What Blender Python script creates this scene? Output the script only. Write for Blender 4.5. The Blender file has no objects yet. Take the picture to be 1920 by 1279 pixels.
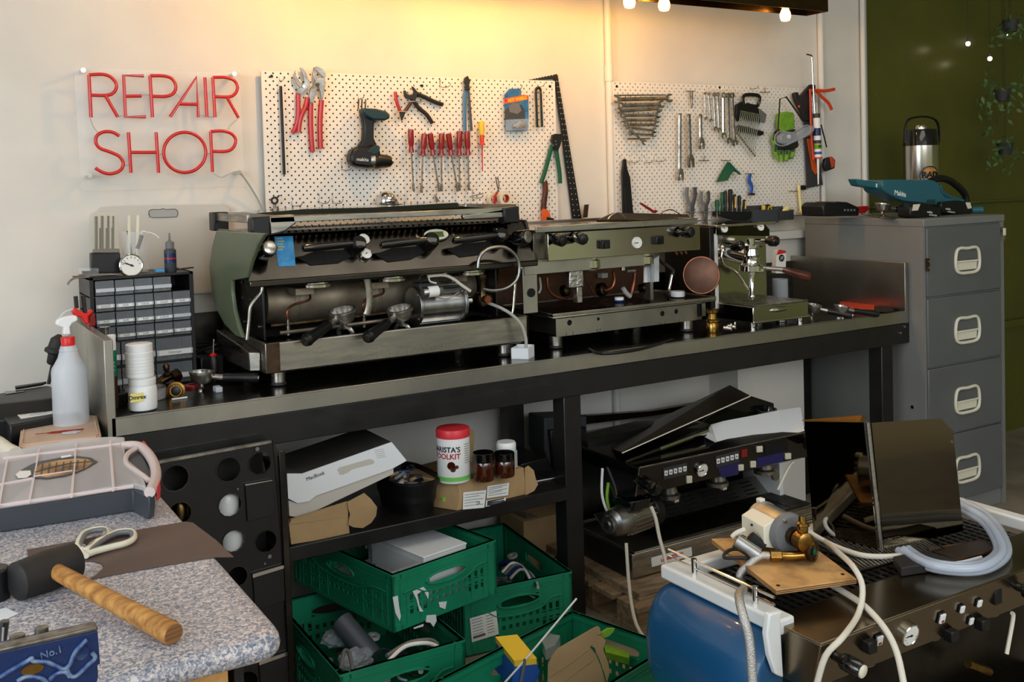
import bpy, bmesh, math, random
from mathutils import Vector as V, Matrix as MX
random.seed(7)
scn = bpy.context.scene
COL = scn.collection
YAW, PITCH, ROLL = [math.radians(v) for v in (31.1823, 2.1217, -1.5532)]
FPX, PX0, PY0 = 1897.5, 960.0, 414.57
_F = V((math.sin(YAW)*math.cos(PITCH), math.cos(YAW)*math.cos(PITCH), -math.sin(PITCH)))
_R = V((math.cos(YAW), -math.sin(YAW), 0)); _U = _R.cross(_F)
_R2 = _R*math.cos(ROLL)+_U*math.sin(ROLL); _U2 = -_R*math.sin(ROLL)+_U*math.cos(ROLL)
EYE = V((0, 0, 1.54))
cd = bpy.data.cameras.new('camera'); cam = bpy.data.objects.new('camera', cd); COL.objects.link(cam)
m = MX((( _R2.x, _U2.x, -_F.x, EYE.x), (_R2.y, _U2.y, -_F.y, EYE.y), (_R2.z, _U2.z, -_F.z, EYE.z), (0, 0, 0, 1)))
cam.matrix_world = m
cd.sensor_width = 36; cd.lens = FPX/1920*36; cd.shift_y = -(639.5-PY0)/1920; cd.clip_start = 0.02
scn.camera = cam
w = bpy.data.worlds.new('world'); scn.world = w; w.use_nodes = True
w.node_tree.nodes['Background'].inputs[0].default_value = (0.80, 0.90, 1.0, 1)
w.node_tree.nodes['Background'].inputs[1].default_value = 1.6
scn.view_settings.view_transform = 'Standard'; scn.view_settings.look = 'None'
scn.view_settings.gamma = 1; scn.view_settings.use_curve_mapping = False
scn.view_settings.exposure = 0.17
def area(name, loc, target, size, sizey, power, col):
    l = bpy.data.lights.new(name, 'AREA'); l.shape = 'RECTANGLE'; l.size = size; l.size_y = sizey; l.energy = power; l.color = col
    o = bpy.data.objects.new(name, l); COL.objects.link(o); o.location = loc
    o.rotation_euler = (V(target)-V(loc)).to_track_quat('-Z', 'Y').to_euler(); return o
area('window_light_left', (-2.6, 0.6, 2.0), (1.0, 3.3, 0.9), 2.2, 1.9, 56, (0.82, 0.91, 1.0))
area('window_light_back', (1.2, -1.9, 2.5), (2.2, 3.3, 0.9), 3.0, 1.4, 50, (0.93, 0.96, 1.0))
area('ceiling_light', (2.4, 1.3, 2.95), (2.4, 1.8, 0.0), 2.0, 1.0, 12, (1.0, 0.93, 0.82))
def ray(x, y): return _F + _R2*((x-PX0)/FPX) - _U2*((y-PY0)/FPX)
def pz(x, y, z): d = ray(x, y); return EYE + d*((z-EYE.z)/d.z)
def py(x, y, Y): d = ray(x, y); return EYE + d*((Y-EYE.y)/d.y)
def px(x, y, X): d = ray(x, y); return EYE + d*((X-EYE.x)/d.x)
def pd(x, y, P):                     # pixel at the same distance in front of the camera as point P
    d = ray(x, y); return EYE + d*((V(P)-EYE).dot(_F)/d.dot(_F))
def pw(n, P): return n/FPX*(V(P)-EYE).dot(_F)     # size of n pixels at P
def s2l(c): return tuple((v/255/12.92 if v/255 <= 0.04045 else ((v/255+0.055)/1.055)**2.4) for v in c)
MT = {}
def mat(name, col, rough=0.5, metal=0.0, col2=None, scale=12.0, mixw=(0.35, 0.65), bump=0.0, bscale=None, coat=0.0, emit=0.0, alpha=1.0, trans=0.0, stretch=None, rvar=0.0, ior=1.45):
    if name in MT: return MT[name]
    m = bpy.data.materials.new(name); m.use_nodes = True; nt = m.node_tree; b = nt.nodes['Principled BSDF']
    c = s2l(col)+(1,)
    b.inputs['Base Color'].default_value = c; b.inputs['Roughness'].default_value = rough; b.inputs['Metallic'].default_value = metal
    b.inputs['Coat Weight'].default_value = coat; b.inputs['Alpha'].default_value = alpha; b.inputs['Transmission Weight'].default_value = trans; b.inputs['IOR'].default_value = ior
    if emit: b.inputs['Emission Color'].default_value = c; b.inputs['Emission Strength'].default_value = emit
    if col2 or bump or rvar:
        tc = nt.nodes.new('ShaderNodeTexCoord'); mp = nt.nodes.new('ShaderNodeMapping'); nt.links.new(tc.outputs['Object'], mp.inputs[0])
        if stretch: mp.inputs['Scale'].default_value = stretch
        n = nt.nodes.new('ShaderNodeTexNoise'); n.inputs['Scale'].default_value = scale; n.inputs['Detail'].default_value = 5; nt.links.new(mp.outputs[0], n.inputs['Vector'])
        if col2:
            r = nt.nodes.new('ShaderNodeValToRGB'); r.color_ramp.elements[0].position = mixw[0]; r.color_ramp.elements[1].position = mixw[1]
            r.color_ramp.elements[0].color = c; r.color_ramp.elements[1].color = s2l(col2)+(1,)
            nt.links.new(n.outputs[0], r.inputs[0]); nt.links.new(r.outputs[0], b.inputs['Base Color'])
        if rvar:
            mr = nt.nodes.new('ShaderNodeMapRange'); mr.inputs[1].default_value = 0.3; mr.inputs[2].default_value = 0.7; mr.inputs[3].default_value = max(0, rough-rvar); mr.inputs[4].default_value = min(1, rough+rvar)
            nt.links.new(n.outputs[0], mr.inputs[0]); nt.links.new(mr.outputs[0], b.inputs['Roughness'])
        if bump:
            n2 = nt.nodes.new('ShaderNodeTexNoise'); n2.inputs['Scale'].default_value = bscale or scale*4; n2.inputs['Detail'].default_value = 4; nt.links.new(mp.outputs[0], n2.inputs['Vector'])
            bp = nt.nodes.new('ShaderNodeBump'); bp.inputs['Strength'].default_value = bump; bp.inputs['Distance'].default_value = 0.004
            nt.links.new(n2.outputs[0], bp.inputs['Height']); nt.links.new(bp.outputs[0], b.inputs['Normal'])
    MT[name] = m; return m
class G:
    """collects shapes for ONE mesh (world coordinates unless M is given)"""
    def __init__(s, M=None): s.b = bmesh.new(); s.M = M
    def _t(s, vs, M):
        if M is not None: bmesh.ops.transform(s.b, matrix=M, verts=vs)
        if s.M is not None: bmesh.ops.transform(s.b, matrix=s.M, verts=vs)
    def box(s, lo, hi, rot=None):
        lo, hi = V(lo), V(hi); c = (lo+hi)/2; d = hi-lo
        r = bmesh.ops.create_cube(s.b, size=1)
        M = MX.Translation(c) @ (rot.to_4x4() if rot else MX()) @ MX.Diagonal((abs(d.x), abs(d.y), abs(d.z), 1)); s._t(r['verts'], M); return s
    def cyl(s, p0, p1, r0, r1=None, n=20, caps=True):
        p0, p1 = V(p0), V(p1); r1 = r0 if r1 is None else r1; d = p1-p0; L = d.length
        if L < 1e-7: return s
        r = bmesh.ops.create_cone(s.b, segments=n, radius1=r0, radius2=max(r1, 1e-5), depth=L, cap_ends=caps)
        s._t(r['verts'], MX.Translation((p0+p1)/2) @ d.to_track_quat('Z', 'Y').to_matrix().to_4x4()); return s
    def sph(s, c, r, sc=(1, 1, 1), n=16, rot=None):
        q = bmesh.ops.create_uvsphere(s.b, u_segments=n, v_segments=max(6, n//2), radius=r)
        s._t(q['verts'], MX.Translation(V(c)) @ (rot.to_4x4() if rot else MX()) @ MX.Diagonal((sc[0], sc[1], sc[2], 1))); return s
    def tube(s, pts, r, n=8, closed=False, sm=4, flat=1.0):
        pts = [V(p) for p in pts]
        if sm > 1 and len(pts) > 2: pts = spline(pts, sm, closed)
        N = len(pts); rings = []; up = None
        for i, p in enumerate(pts):
            a = pts[(i-1) % N] if (closed or i > 0) else p; c = pts[(i+1) % N] if (closed or i < N-1) else p
            t = (c-a).normalized() if (c-a).length > 1e-9 else V((0, 0, 1))
            if up is None:
                up = t.cross(V((0, 1, 0)))
                up = up.normalized() if up.length > 0.2 else t.orthogonal().normalized()
            up = (up - t*up.dot(t)); up = up.normalized() if up.length > 1e-6 else t.orthogonal().normalized()
            sd = t.cross(up); rr = r[min(len(r)-1, int(i*len(r)/N))] if isinstance(r, (list, tuple)) else r
            rings.append([s.b.verts.new(p + up*(rr*math.cos(2*math.pi*k/n)) + sd*(rr*flat*math.sin(2*math.pi*k/n))) for k in range(n)])
        for i in range(N if closed else N-1):
            A, B = rings[i], rings[(i+1) % N]
            for k in range(n): s.b.faces.new((A[k], A[(k+1) % n], B[(k+1) % n], B[k]))
        if not closed: s.b.faces.new(rings[0][::-1]); s.b.faces.new(rings[-1])
        if s.M is not None: bmesh.ops.transform(s.b, matrix=s.M, verts=[v for q in rings for v in q])
        return s
    def lathe(s, prof, c, ax=(0, 0, 1), n=28, cap=True):
        M = MX.Translation(V(c)) @ V(ax).to_track_quat('Z', 'Y').to_matrix().to_4x4(); rings = []
        for r, z in prof: rings.append([s.b.verts.new(M @ V((max(r, 1e-5)*math.cos(2*math.pi*k/n), max(r, 1e-5)*math.sin(2*math.pi*k/n), z))) for k in range(n)])
        for A, B in zip(rings, rings[1:]):
            for k in range(n): s.b.faces.new((A[k], A[(k+1) % n], B[(k+1) % n], B[k]))
        if cap: s.b.faces.new(rings[0][::-1]); s.b.faces.new(rings[-1])
        if s.M is not None: bmesh.ops.transform(s.b, matrix=s.M, verts=[v for q in rings for v in q])
        return s
    def prism(s, pts, vec):
        pts = [V(p) for p in pts]; vec = V(vec)
        A = [s.b.verts.new(p) for p in pts]; B = [s.b.verts.new(p+vec) for p in pts]; n = len(pts)
        s.b.faces.new(A[::-1]); s.b.faces.new(B)
        for k in range(n): s.b.faces.new((A[k], A[(k+1) % n], B[(k+1) % n], B[k]))
        if s.M is not None: bmesh.ops.transform(s.b, matrix=s.M, verts=A+B)
        return s
    def quad(s, a, b, c, d, t=0.002):
        a, b, c, d = V(a), V(b), V(c), V(d); nn = (b-a).cross(c-a).normalized(); return s.prism([a, b, c, d], nn*t)
    def pp(s, pts, Y, t, r=0):        # polygon seen on the vertical plane Y, extruded towards the wall by t
        q = [py(x, y, Y) for x, y in pts]
        if r: q = spline(q, r, True)
        return s.prism(q, (0, t, 0))
    def loft(s, rings, cap=True):
        R = [[s.b.verts.new(V(p)) for p in r] for r in rings]; n = len(R[0])
        for A, B in zip(R, R[1:]):
            for k in range(n): s.b.faces.new((A[k], A[(k+1) % n], B[(k+1) % n], B[k]))
        if cap: s.b.faces.new(R[0][::-1]); s.b.faces.new(R[-1])
        if s.M is not None: bmesh.ops.transform(s.b, matrix=s.M, verts=[v for q in R for v in q])
        return s
    def obj(s, name, m, parent=None, bev=0.0, kind=None, label=None, seg=2, ang=40):
        bmesh.ops.recalc_face_normals(s.b, faces=s.b.faces)
        loc = parent['_w'] if parent is not None else None
        o_loc = V(loc) if loc is not None else V((0, 0, 0))
        if parent is None:
            xs = [v.co for v in s.b.verts]; o_loc = V((sum(v.x for v in xs)/len(xs), sum(v.y for v in xs)/len(xs), min(v.z for v in xs)))
        bmesh.ops.translate(s.b, vec=-o_loc, verts=s.b.verts)
        me = bpy.data.meshes.new(name); s.b.to_mesh(me); s.b.free()
        me.polygons.foreach_set('use_smooth', [True]*len(me.polygons)); me.set_sharp_from_angle(angle=math.radians(ang))
        me.materials.append(MT[m] if isinstance(m, str) else m)
        o = bpy.data.objects.new(name, me); COL.objects.link(o); o['_w'] = tuple(o_loc)
        if parent is not None:
            o.parent = parent
            if parent.type == 'EMPTY' and '_root' in parent: pass
        else: o.location = o_loc
        if bev:
            md = o.modifiers.new('bevel', 'BEVEL'); md.width = bev; md.segments = seg; md.limit_method = 'ANGLE'; md.angle_limit = math.radians(35); md.use_clamp_overlap = True
        if kind: o['kind'] = kind
        if label: o['label'] = label
        return o
def spline(p, k, closed=False):
    out = []; N = len(p)
    for i in range(N if closed else N-1):
        a, b, c, d = (p[(i-1) % N], p[i], p[(i+1) % N], p[(i+2) % N]) if closed else (p[max(i-1, 0)], p[i], p[i+1], p[min(i+2, N-1)])
        for j in range(k):
            t = j/k; out.append(0.5*((2*b)+(c-a)*t+(2*a-5*b+4*c-d)*t*t+(3*b-a-3*c+d)*t**3))
    if not closed: out.append(p[-1])
    return out
def thing(name, label, cat, loc, group=None):
    o = bpy.data.objects.new(name, None); o.empty_display_size = 0.02; COL.objects.link(o); o.location = V(loc); o['_w'] = tuple(loc); o['label'] = label; o['category'] = cat
    if group: o['group'] = group
    return o
def tag(o, label, cat, group=None):
    o['label'] = label; o['category'] = cat
    if group: o['group'] = group
    return o
def dup(r, delta, label=None, group=None):
    def cp(o, par):
        c = o.copy(); COL.objects.link(c)
        if par is not None: c.parent = par
        for k in kids.get(o.name, []): cp(k, c)
        return c
    kids = {}
    for o in bpy.data.objects:
        if o.parent: kids.setdefault(o.parent.name, []).append(o)
    c = cp(r, None); c.location = r.location + V(delta)
    if label: c['label'] = label
    if group: c['group'] = group
    return c
def text(name, s, size, M, m, parent, ext=0.0004, ali='CENTER', sx=1.0, label=None, bold=0.0, shear=0.0):
    cu = bpy.data.curves.new(name, 'FONT'); cu.body = s; cu.size = size; cu.extrude = ext; cu.align_x = ali; cu.align_y = 'CENTER'; cu.offset = bold; cu.resolution_u = 3; cu.shear = shear
    to = bpy.data.objects.new(name, cu); COL.objects.link(to); bpy.context.view_layer.update()
    me = bpy.data.meshes.new_from_object(to.evaluated_get(bpy.context.evaluated_depsgraph_get())); bpy.data.objects.remove(to); bpy.data.curves.remove(cu)
    me.name = name; w0 = V(parent['_w'])
    me.transform(MX.Translation(-w0) @ M @ MX.Diagonal((sx, 1, 1, 1))); me.materials.clear(); me.materials.append(MT[m])
    o = bpy.data.objects.new(name, me); COL.objects.link(o); o.parent = parent; o['_w'] = tuple(w0)
    if label: o['label'] = label
    return o
def frame(o, x, y):           # matrix: local x -> x dir, local y -> y dir at o
    x = V(x).normalized(); y = (V(y)-x*V(y).dot(x)).normalized(); z = x.cross(y)
    return MX(((x.x, y.x, z.x, o[0]), (x.y, y.y, z.y, o[1]), (x.z, y.z, z.z, o[2]), (0, 0, 0, 1)))
FW = lambda p: frame(p, (1, 0, 0), (0, 0, 1))     # facing -Y
def rz(a): return MX.Rotation(math.radians(a), 3, 'Z')
mat('wall_paint', (232, 226, 214), 0.75, bump=0.10, bscale=60, col2=(222, 216, 206), scale=3)
mat('ceiling_paint', (225, 222, 214), 0.9)
mat('green_wall', (92, 90, 34), 0.3, col2=(80, 82, 34), scale=2, rvar=0.06)
mat('lime_wall', (150, 154, 100), 0.7)
mat('reflector_tan', (170, 156, 126), 0.9)
mat('reflector_olive', (184, 182, 140), 0.9, col2=(136, 138, 104), scale=1.2, bump=0.5)
mat('concrete', (152, 140, 122), 0.6, col2=(126, 116, 102), scale=6, bump=0.2)
mat('white_trim', (226, 222, 212), 0.45)
mat('grey_trim', (168, 168, 164), 0.45)
mat('steel', (190, 185, 174), 0.32, 1.0, col2=(146, 141, 132), scale=9, rvar=0.10, stretch=(1, 1, 6))
mat('steel_lip', (196, 192, 182), 0.36, 1.0, col2=(150, 146, 136), scale=3, rvar=0.10)
mat('steel_worn', (112, 106, 98), 0.33, 1.0, col2=(66, 62, 58), scale=7, rvar=0.14, bump=0.05)
mat('steel_dark', (88, 84, 78), 0.28, 1.0, col2=(50, 48, 45), scale=5, rvar=0.12)
mat('boiler', (178, 164, 142), 0.55, 0.75, col2=(110, 98, 82), scale=7, rvar=0.12, bump=0.1)
mat('mirror', (190, 186, 172), 0.12, 1.0, rvar=0.04, scale=5)
mat('chrome', (215, 213, 208), 0.09, 1.0)
mat('chrome_used', (196, 192, 184), 0.28, 0.9, col2=(130, 124, 114), scale=25, rvar=0.1)
mat('tool_steel', (150, 145, 136), 0.42, 0.85, col2=(104, 96, 84), scale=45, rvar=0.1)
mat('rusty', (96, 74, 52), 0.5, 0.8, col2=(54, 44, 36), scale=18)
mat('black_metal', (22, 20, 19), 0.42, 0.0, coat=0.15, rvar=0.1, bump=0.05)
mat('black_gloss', (10, 10, 10), 0.12, coat=0.6)
mat('black_mirror', (78, 74, 68), 0.16, 1.0, rvar=0.05, scale=4, col2=(52, 50, 46))
mat('black_plastic', (18, 18, 19), 0.38)
mat('black_rubber', (26, 25, 25), 0.62, col2=(44, 40, 38), scale=14)
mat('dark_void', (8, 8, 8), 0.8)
mat('dark_grey', (58, 58, 60), 0.5)
mat('mid_grey', (110, 112, 114), 0.5)
mat('slate', (64, 68, 74), 0.45)
mat('cabinet_grey', (124, 125, 121), 0.42, col2=(118, 119, 116), scale=3, bump=0.03)
mat('cabinet_front', (98, 100, 99), 0.42, col2=(92, 94, 94), scale=3)
mat('cream', (226, 220, 198), 0.35)
mat('white_plastic', (238, 238, 236), 0.35)
mat('white_paper', (228, 230, 232), 0.7)
mat('label_white', (236, 236, 232), 0.6)
mat('milky', (222, 226, 232), 0.35, alpha=0.62)
mat('milky_box', (236, 232, 236), 0.3, alpha=0.5)
mat('clear', (235, 238, 240), 0.08, alpha=0.16)
mat('clear_grey', (190, 198, 205), 0.18, alpha=0.42)
mat('clear_tube', (205, 216, 232), 0.12, alpha=0.55, coat=0.3)
mat('perspex', (236, 238, 238), 0.05, alpha=0.10)
mat('neon_red', (200, 20, 16), 0.25, coat=0.4, emit=0.04)
mat('red_plastic', (176, 26, 24), 0.3, coat=0.3)
mat('dark_red', (140, 22, 22), 0.25, coat=0.5)
mat('bright_red', (214, 34, 30), 0.35)
mat('orange', (226, 96, 36), 0.4)
mat('orange_red', (214, 66, 34), 0.4)
mat('yellow', (236, 200, 60), 0.4)
mat('pale_yellow', (238, 226, 150), 0.6)
mat('green_handle', (18, 84, 58), 0.4)
mat('lime', (126, 172, 44), 0.6, col2=(100, 150, 40), scale=30)
mat('crate_green', (28, 140, 102), 0.42, col2=(22, 124, 90), scale=6)
mat('olive_paint', (94, 104, 80), 0.38, coat=0.25)
mat('blue_paint', (20, 76, 118), 0.35, coat=0.3, bump=0.02, bscale=300)
mat('blue_sticker', (38, 140, 208), 0.4, col2=(70, 160, 215), scale=60)
mat('blue_deep', (16, 40, 88), 0.4, coat=0.2, bump=0.3, bscale=80)
mat('blue_mid', (40, 86, 170), 0.4)
mat('teal', (42, 98, 112), 0.35, coat=0.15)
mat('teal_dark', (20, 52, 58), 0.42)
mat('brass', (176, 136, 66), 0.28, 1.0, col2=(120, 88, 44), scale=30, rvar=0.1)
mat('brass_dark', (112, 92, 66), 0.36, 1.0, col2=(66, 52, 38), scale=30, rvar=0.1)
mat('copper', (150, 88, 60), 0.35, 0.9, col2=(96, 60, 44), scale=30)
mat('copper_plate', (112, 78, 60), 0.42, 0.7, col2=(88, 62, 50), scale=14)
mat('alu', (186, 186, 184), 0.34, 1.0, col2=(150, 150, 148), scale=20)
mat('wood_handle', (202, 148, 78), 0.5, col2=(150, 98, 44), scale=5, stretch=(2, 14, 14), bump=0.1)
mat('wood_dark', (98, 42, 26), 0.25, coat=0.6, col2=(66, 28, 18), scale=6, stretch=(1, 10, 10))
mat('plywood', (206, 160, 100), 0.55, col2=(104, 74, 50), scale=11, mixw=(0.42, 0.72), bump=0.05)
mat('ply_edge', (160, 112, 62), 0.6, col2=(108, 70, 38), scale=3, stretch=(1, 1, 90))
mat('pallet_wood', (158, 134, 104), 0.7, col2=(120, 98, 74), scale=6, stretch=(2, 8, 8), bump=0.2)
mat('chipboard', (206, 156, 92), 0.6, col2=(190, 140, 80), scale=80)
mat('kraft', (176, 146, 104), 0.75, col2=(160, 130, 92), scale=8, bump=0.04)
mat('brown_paper', (98, 80, 72), 0.55, col2=(88, 72, 66), scale=6)
mat('amber', (60, 22, 8), 0.08, coat=0.8)
mat('dial', (236, 234, 226), 0.4)
mat('glass_dark', (20, 24, 22), 0.05, coat=0.5)
mat('white_enamel', (226, 228, 226), 0.28, coat=0.3)
mat('leaf', (62, 92, 48), 0.5, col2=(90, 118, 66), scale=8)
mat('bulb_glass', (255, 214, 140), 0.1, emit=3.0, alpha=0.5)
mat('filament', (255, 196, 110), 0.4, emit=60.0)
mat('small_glow', (255, 240, 200), 0.4, emit=8.0)
mat('bronze', (96, 78, 48), 0.3, 1.0, col2=(70, 56, 34), scale=6, rvar=0.08)
mat('lcd', (74, 96, 30), 0.3)
mat('braid', (196, 194, 190), 0.35, 0.8, bump=0.6, bscale=420)
mat('cable_cream', (214, 208, 192), 0.5)
mat('hose_grey', (166, 164, 156), 0.4)
mat('foil', (200, 198, 192), 0.25, 1.0, bump=1.0, bscale=90)
# the setting
YW = 3.55
XC = 4.30
def struct(name, g, m, parent=None, **k): return g.obj(name, m, parent, kind='structure', **k)
struct('floor', G().box((-3.2, -3.0, -0.1), (8.0, 4.2, 0)), 'concrete')
struct('wall_back', G().box((-3.2, YW, 0), (XC, YW+0.15, 3.1)), 'wall_paint')
struct('wall_right', G().box((XC, YW+0.02, 0), (8.0, YW+0.15, 3.1)), 'green_wall')
struct('wall_left', G().box((-3.3, -3.0, 0), (-3.2, 4.2, 0.9)).box((-3.3, -3.0, 2.9), (-3.2, 4.2, 3.1)).box((-3.3, 1.8, 0.9), (-3.2, 4.2, 2.9)), 'wall_paint')
struct('wall_front', G().box((-3.3, -3.1, 0), (2.5, -3.0, 0.5)).box((-3.3, -3.1, 2.8), (8.0, -3.0, 3.1)).box((-3.3, -3.1, 0.5), (-1.8, -3.0, 2.8)).box((2.2, -3.1, 0.5), (2.5, -3.0, 2.8)).box((6.6, -3.1, 0.5), (8.0, -3.0, 2.8)), 'wall_paint')
struct('ground_reflector', G().box((-14, -16, -0.3), (20, -3.1, -0.02)), 'reflector_tan')  # unseen ground added outside for the low steel faces to reflect
struct('green_reflector', G().box((-14, -9.2, -0.1), (20, -8.4, 2.3)), 'reflector_olive')  # unseen block added outside so the steel reflects green
struct('wall_far', G().box((7.9, -3.0, 0), (8.0, 4.2, 3.1)), 'lime_wall')
struct('ceiling', G().box((-3.3, -3.1, 3.1), (8.0, 4.2, 3.2)), 'ceiling_paint')
# vertical conduits on the wall
p = py(1139, 200, YW); struct('trim_1', G().cyl((p.x, YW-0.016, 0), (p.x, YW-0.016, 3.1), 0.0155).cyl((p.x, YW-0.016, 1.97), (p.x, YW-0.016, 2.04), 0.0185), 'white_trim')
p = py(1536, 200, YW); struct('trim_2', G().cyl((p.x, YW-0.016, 0), (p.x, YW-0.016, 3.1), 0.0155), 'white_trim')
p = py(1613.5, 200, YW); struct('trim_3', G().cyl((p.x, YW-0.02, 0), (p.x, YW-0.02, 3.1), 0.013), 'white_trim')
p = py(1620.5, 200, YW); struct('trim_4', G().cyl((p.x, YW-0.012, 0), (p.x, YW-0.012, 3.1), 0.008), 'grey_trim')
struct('trim_5', G().box((2.5, YW-0.05, 1.235), (XC, YW, 1.275)).box((2.5, YW-0.012, 1.105), (XC, YW, 1.235)), 'white_trim', bev=0.003)
# olive wall: lower ledge and seam
struct('baseboard_right', G().box((XC, YW-0.01, 0.62), (8.0, YW+0.02, 0.66)).box((XC, YW-0.01, 1.36), (8.0, YW+0.02, 1.37)), 'green_wall')
# plaster-coloured column behind the end of the bench
struct('wall_pier', G().box((3.20, 3.36, 0), (3.62, YW, 0.93)), 'wall_paint')

# workbench
BZ = 0.935; BX0, BX1, BY0 = 0.465, 3.735, 2.875; BYB = 3.535
bench = thing('workbench', 'long stainless steel topped workbench on a black timber frame along the wall', 'workbench', (2.1, 3.2, 0))
G().box((BX0, BY0+0.002, BZ-0.012), (BX1, BYB, BZ)).obj('worktop', 'steel_dark', bench)
G().box((BX0, BY0, BZ-0.048), (BX1, BY0+0.004, BZ+0.002)).box((BX0, BY0, BZ-0.001), (BX1, BY0+0.012, BZ+0.003)).obj('front_lip', 'steel_lip', bench, bev=0.001)
G().box((BX0-0.012, BY0, BZ-0.05), (BX0+0.012, BYB, BZ+0.215)).obj('side_upstand', 'steel_lip', bench, bev=0.002)
G().box((BX1-0.004, BY0, BZ-0.05), (BX1+0.014, BYB, BZ+0.215)).obj('side_upstand', 'steel_lip', bench, bev=0.002)
G().box((BX0, BYB-0.012, BZ-0.02), (BX1, BYB, BZ+0.19)).obj('back_upstand', 'steel_dark', bench, bev=0.002)
G().box((BX0+0.03, BY0+0.006, 0.796), (BX1+0.035, BY0+0.055, 0.886)).obj('front_beam', 'black_metal', bench, bev=0.003)
G().box((BX0+0.03, BYB-0.07, 0.796), (BX1+0.02, BYB-0.02, 0.886)).obj('back_beam', 'black_metal', bench, bev=0.003)
for x in (BX0+0.05, 1.95, 3.66): G().box((x, BY0+0.055, 0.80), (x+0.045, BYB-0.07, 0.886)).obj('cross_beam', 'black_metal', bench, bev=0.003)
for x, y in ((0.50, 2.90), (1.935, 2.885), (3.585, 2.885), (0.52, 3.44), (2.03, 3.42), (3.665, 3.42)):
    G().box((x, y, 0), (x+0.072 if x > 0.6 else x+0.05, y+0.07, 0.80)).obj('leg', 'black_metal', bench, bev=0.003)
sg = G().box((0.90, 2.862, 0.445), (1.935, 3.42, 0.49)); sg.box((1.935, 2.955, 0.43), (1.99, 3.42, 0.49)); sg.obj('shelf', 'black_metal', bench, bev=0.003)
for x, z in ((3.728, 0.87), (3.70, 0.845)): G().cyl((x, BY0+0.001, z), (x, BY0+0.008, z), 0.005, n=10).obj('bolt', 'chrome', bench)

# trough lamp
LY = 3.10; c = py(1553, 22, LY)
lamp = thing('trough_lamp', 'long bronze metal trough lamp hanging over the bench with bare bulbs', 'lamp', (c.x-1.3, LY+0.06, c.z))
x0, x1, zb = c.x-2.55, c.x, c.z
G().box((x0, LY, zb), (x1, LY+0.004, zb+0.11)).box((x0, LY+0.12, zb), (x1, LY+0.124, zb+0.11)).box((x0, LY, zb+0.106), (x1, LY+0.124, zb+0.11)).box((x0, LY, zb), (x0+0.004, LY+0.12, zb+0.11)).box((x1-0.004, LY, zb), (x1, LY+0.12, zb+0.11)).obj('trough', 'bronze', lamp, bev=0.001)
for k, bx in enumerate([py(x, 0, LY+0.06).x for x in (1472, 1245, 1180, 960, 640, 300)]):
    pp_ = V((bx, LY+0.06, zb-0.012))
    bo = G().lathe([(0.004, -0.034), (0.018, -0.030), (0.0235, -0.015), (0.023, 0.0), (0.014, 0.022), (0.011, 0.034)], pp_, n=16).obj('bulb', 'bulb_glass', lamp)
    bo.visible_shadow = True
    G().cyl(pp_+V((-0.006, 0, -0.012)), pp_+V((-0.006, 0, 0.012)), 0.0022, n=6).cyl(pp_+V((0.006, 0, -0.012)), pp_+V((0.006, 0, 0.012)), 0.0022, n=6).obj('filament', 'filament', bo)
    G().cyl(pp_+V((0, 0, 0.034)), pp_+V((0, 0, 0.115)), 0.013, n=12).obj('socket', 'black_plastic', lamp)
    l = bpy.data.lights.new('bulb_light', 'POINT'); l.energy = (1.5, 8, 8, 21, 18, 0.6)[k]; l.color = (1.0, 0.50, 0.10); l.shadow_soft_size = 0.012
    lo = bpy.data.objects.new('bulb_light', l); COL.objects.link(lo); lo.location = pp_+V((0, 0, 0.004))
for bx in (x0+0.3, x1-0.3): G().cyl((bx, LY+0.06, zb+0.11), (bx, LY+0.06, 3.1), 0.003, n=8).obj('suspension_wire', 'black_plastic', lamp)

# neon sign
NY = YW-0.055
sign = thing('neon_sign', 'red tube sign reading REPAIR SHOP on a clear acrylic panel', 'sign', py(300, 345, NY))
pan = [(150, 127), (447, 137), (457, 345), (161, 335)]
G().pp([(153, 127), (446, 137), (449, 140), (460, 348), (165, 358), (152, 356), (139, 136)], NY+0.012, 0.004).obj('acrylic_panel', 'perspex', sign, bev=0.0005)
def stroke(pts, nm, sm=5):
    return G().tube([py(x, y, NY) for x, y in pts], 0.0058, 10, sm=sm).obj('letter_tube', 'neon_red', sign)
SC = lambda L: [(x/3.84, 80+y/3.84) for x, y in L]
def multi(*ls):
    g = G()
    for L, sm in ls: g.tube([py(x, y, NY) for x, y in SC(L)], 0.0056, 10, sm=sm)
    return g.obj('letter_tube', 'neon_red', sign)
multi(([(656, 538), (640, 232)], 1), ([(640, 232), (740, 228), (800, 250), (838, 300), (825, 352), (775, 378), (652, 378)], 5), ([(760, 382), (848, 535)], 1))
multi(([(1035, 240), (890, 236), (904, 535), (1050, 534)], 1), ([(900, 386), (1018, 384)], 1))
multi(([(1098, 538), (1080, 238)], 1), ([(1080, 238), (1180, 240), (1240, 262), (1266, 315), (1250, 362), (1200, 386), (1090, 386)], 5))
multi(([(1225, 535), (1415, 248), (1428, 538)], 1), ([(1290, 442), (1425, 444)], 1))
multi(([(1475, 250), (1490, 536)], 1))
multi(([(1548, 538), (1532, 250)], 1), ([(1532, 250), (1620, 250), (1685, 272), (1710, 318), (1695, 365), (1650, 390), (1540, 388)], 5), ([(1636, 396), (1718, 542)], 1))
multi(([(860, 672), (810, 645), (750, 642), (700, 668), (690, 715), (720, 760), (800, 790), (860, 820), (888, 870), (865, 920), (800, 944), (740, 934), (686, 902)], 4))
multi(([(925, 645), (943, 938)], 1), ([(1124, 645), (1142, 938)], 1), ([(935, 790), (1132, 790)], 1))
cx, cy = 1330, 790
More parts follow.
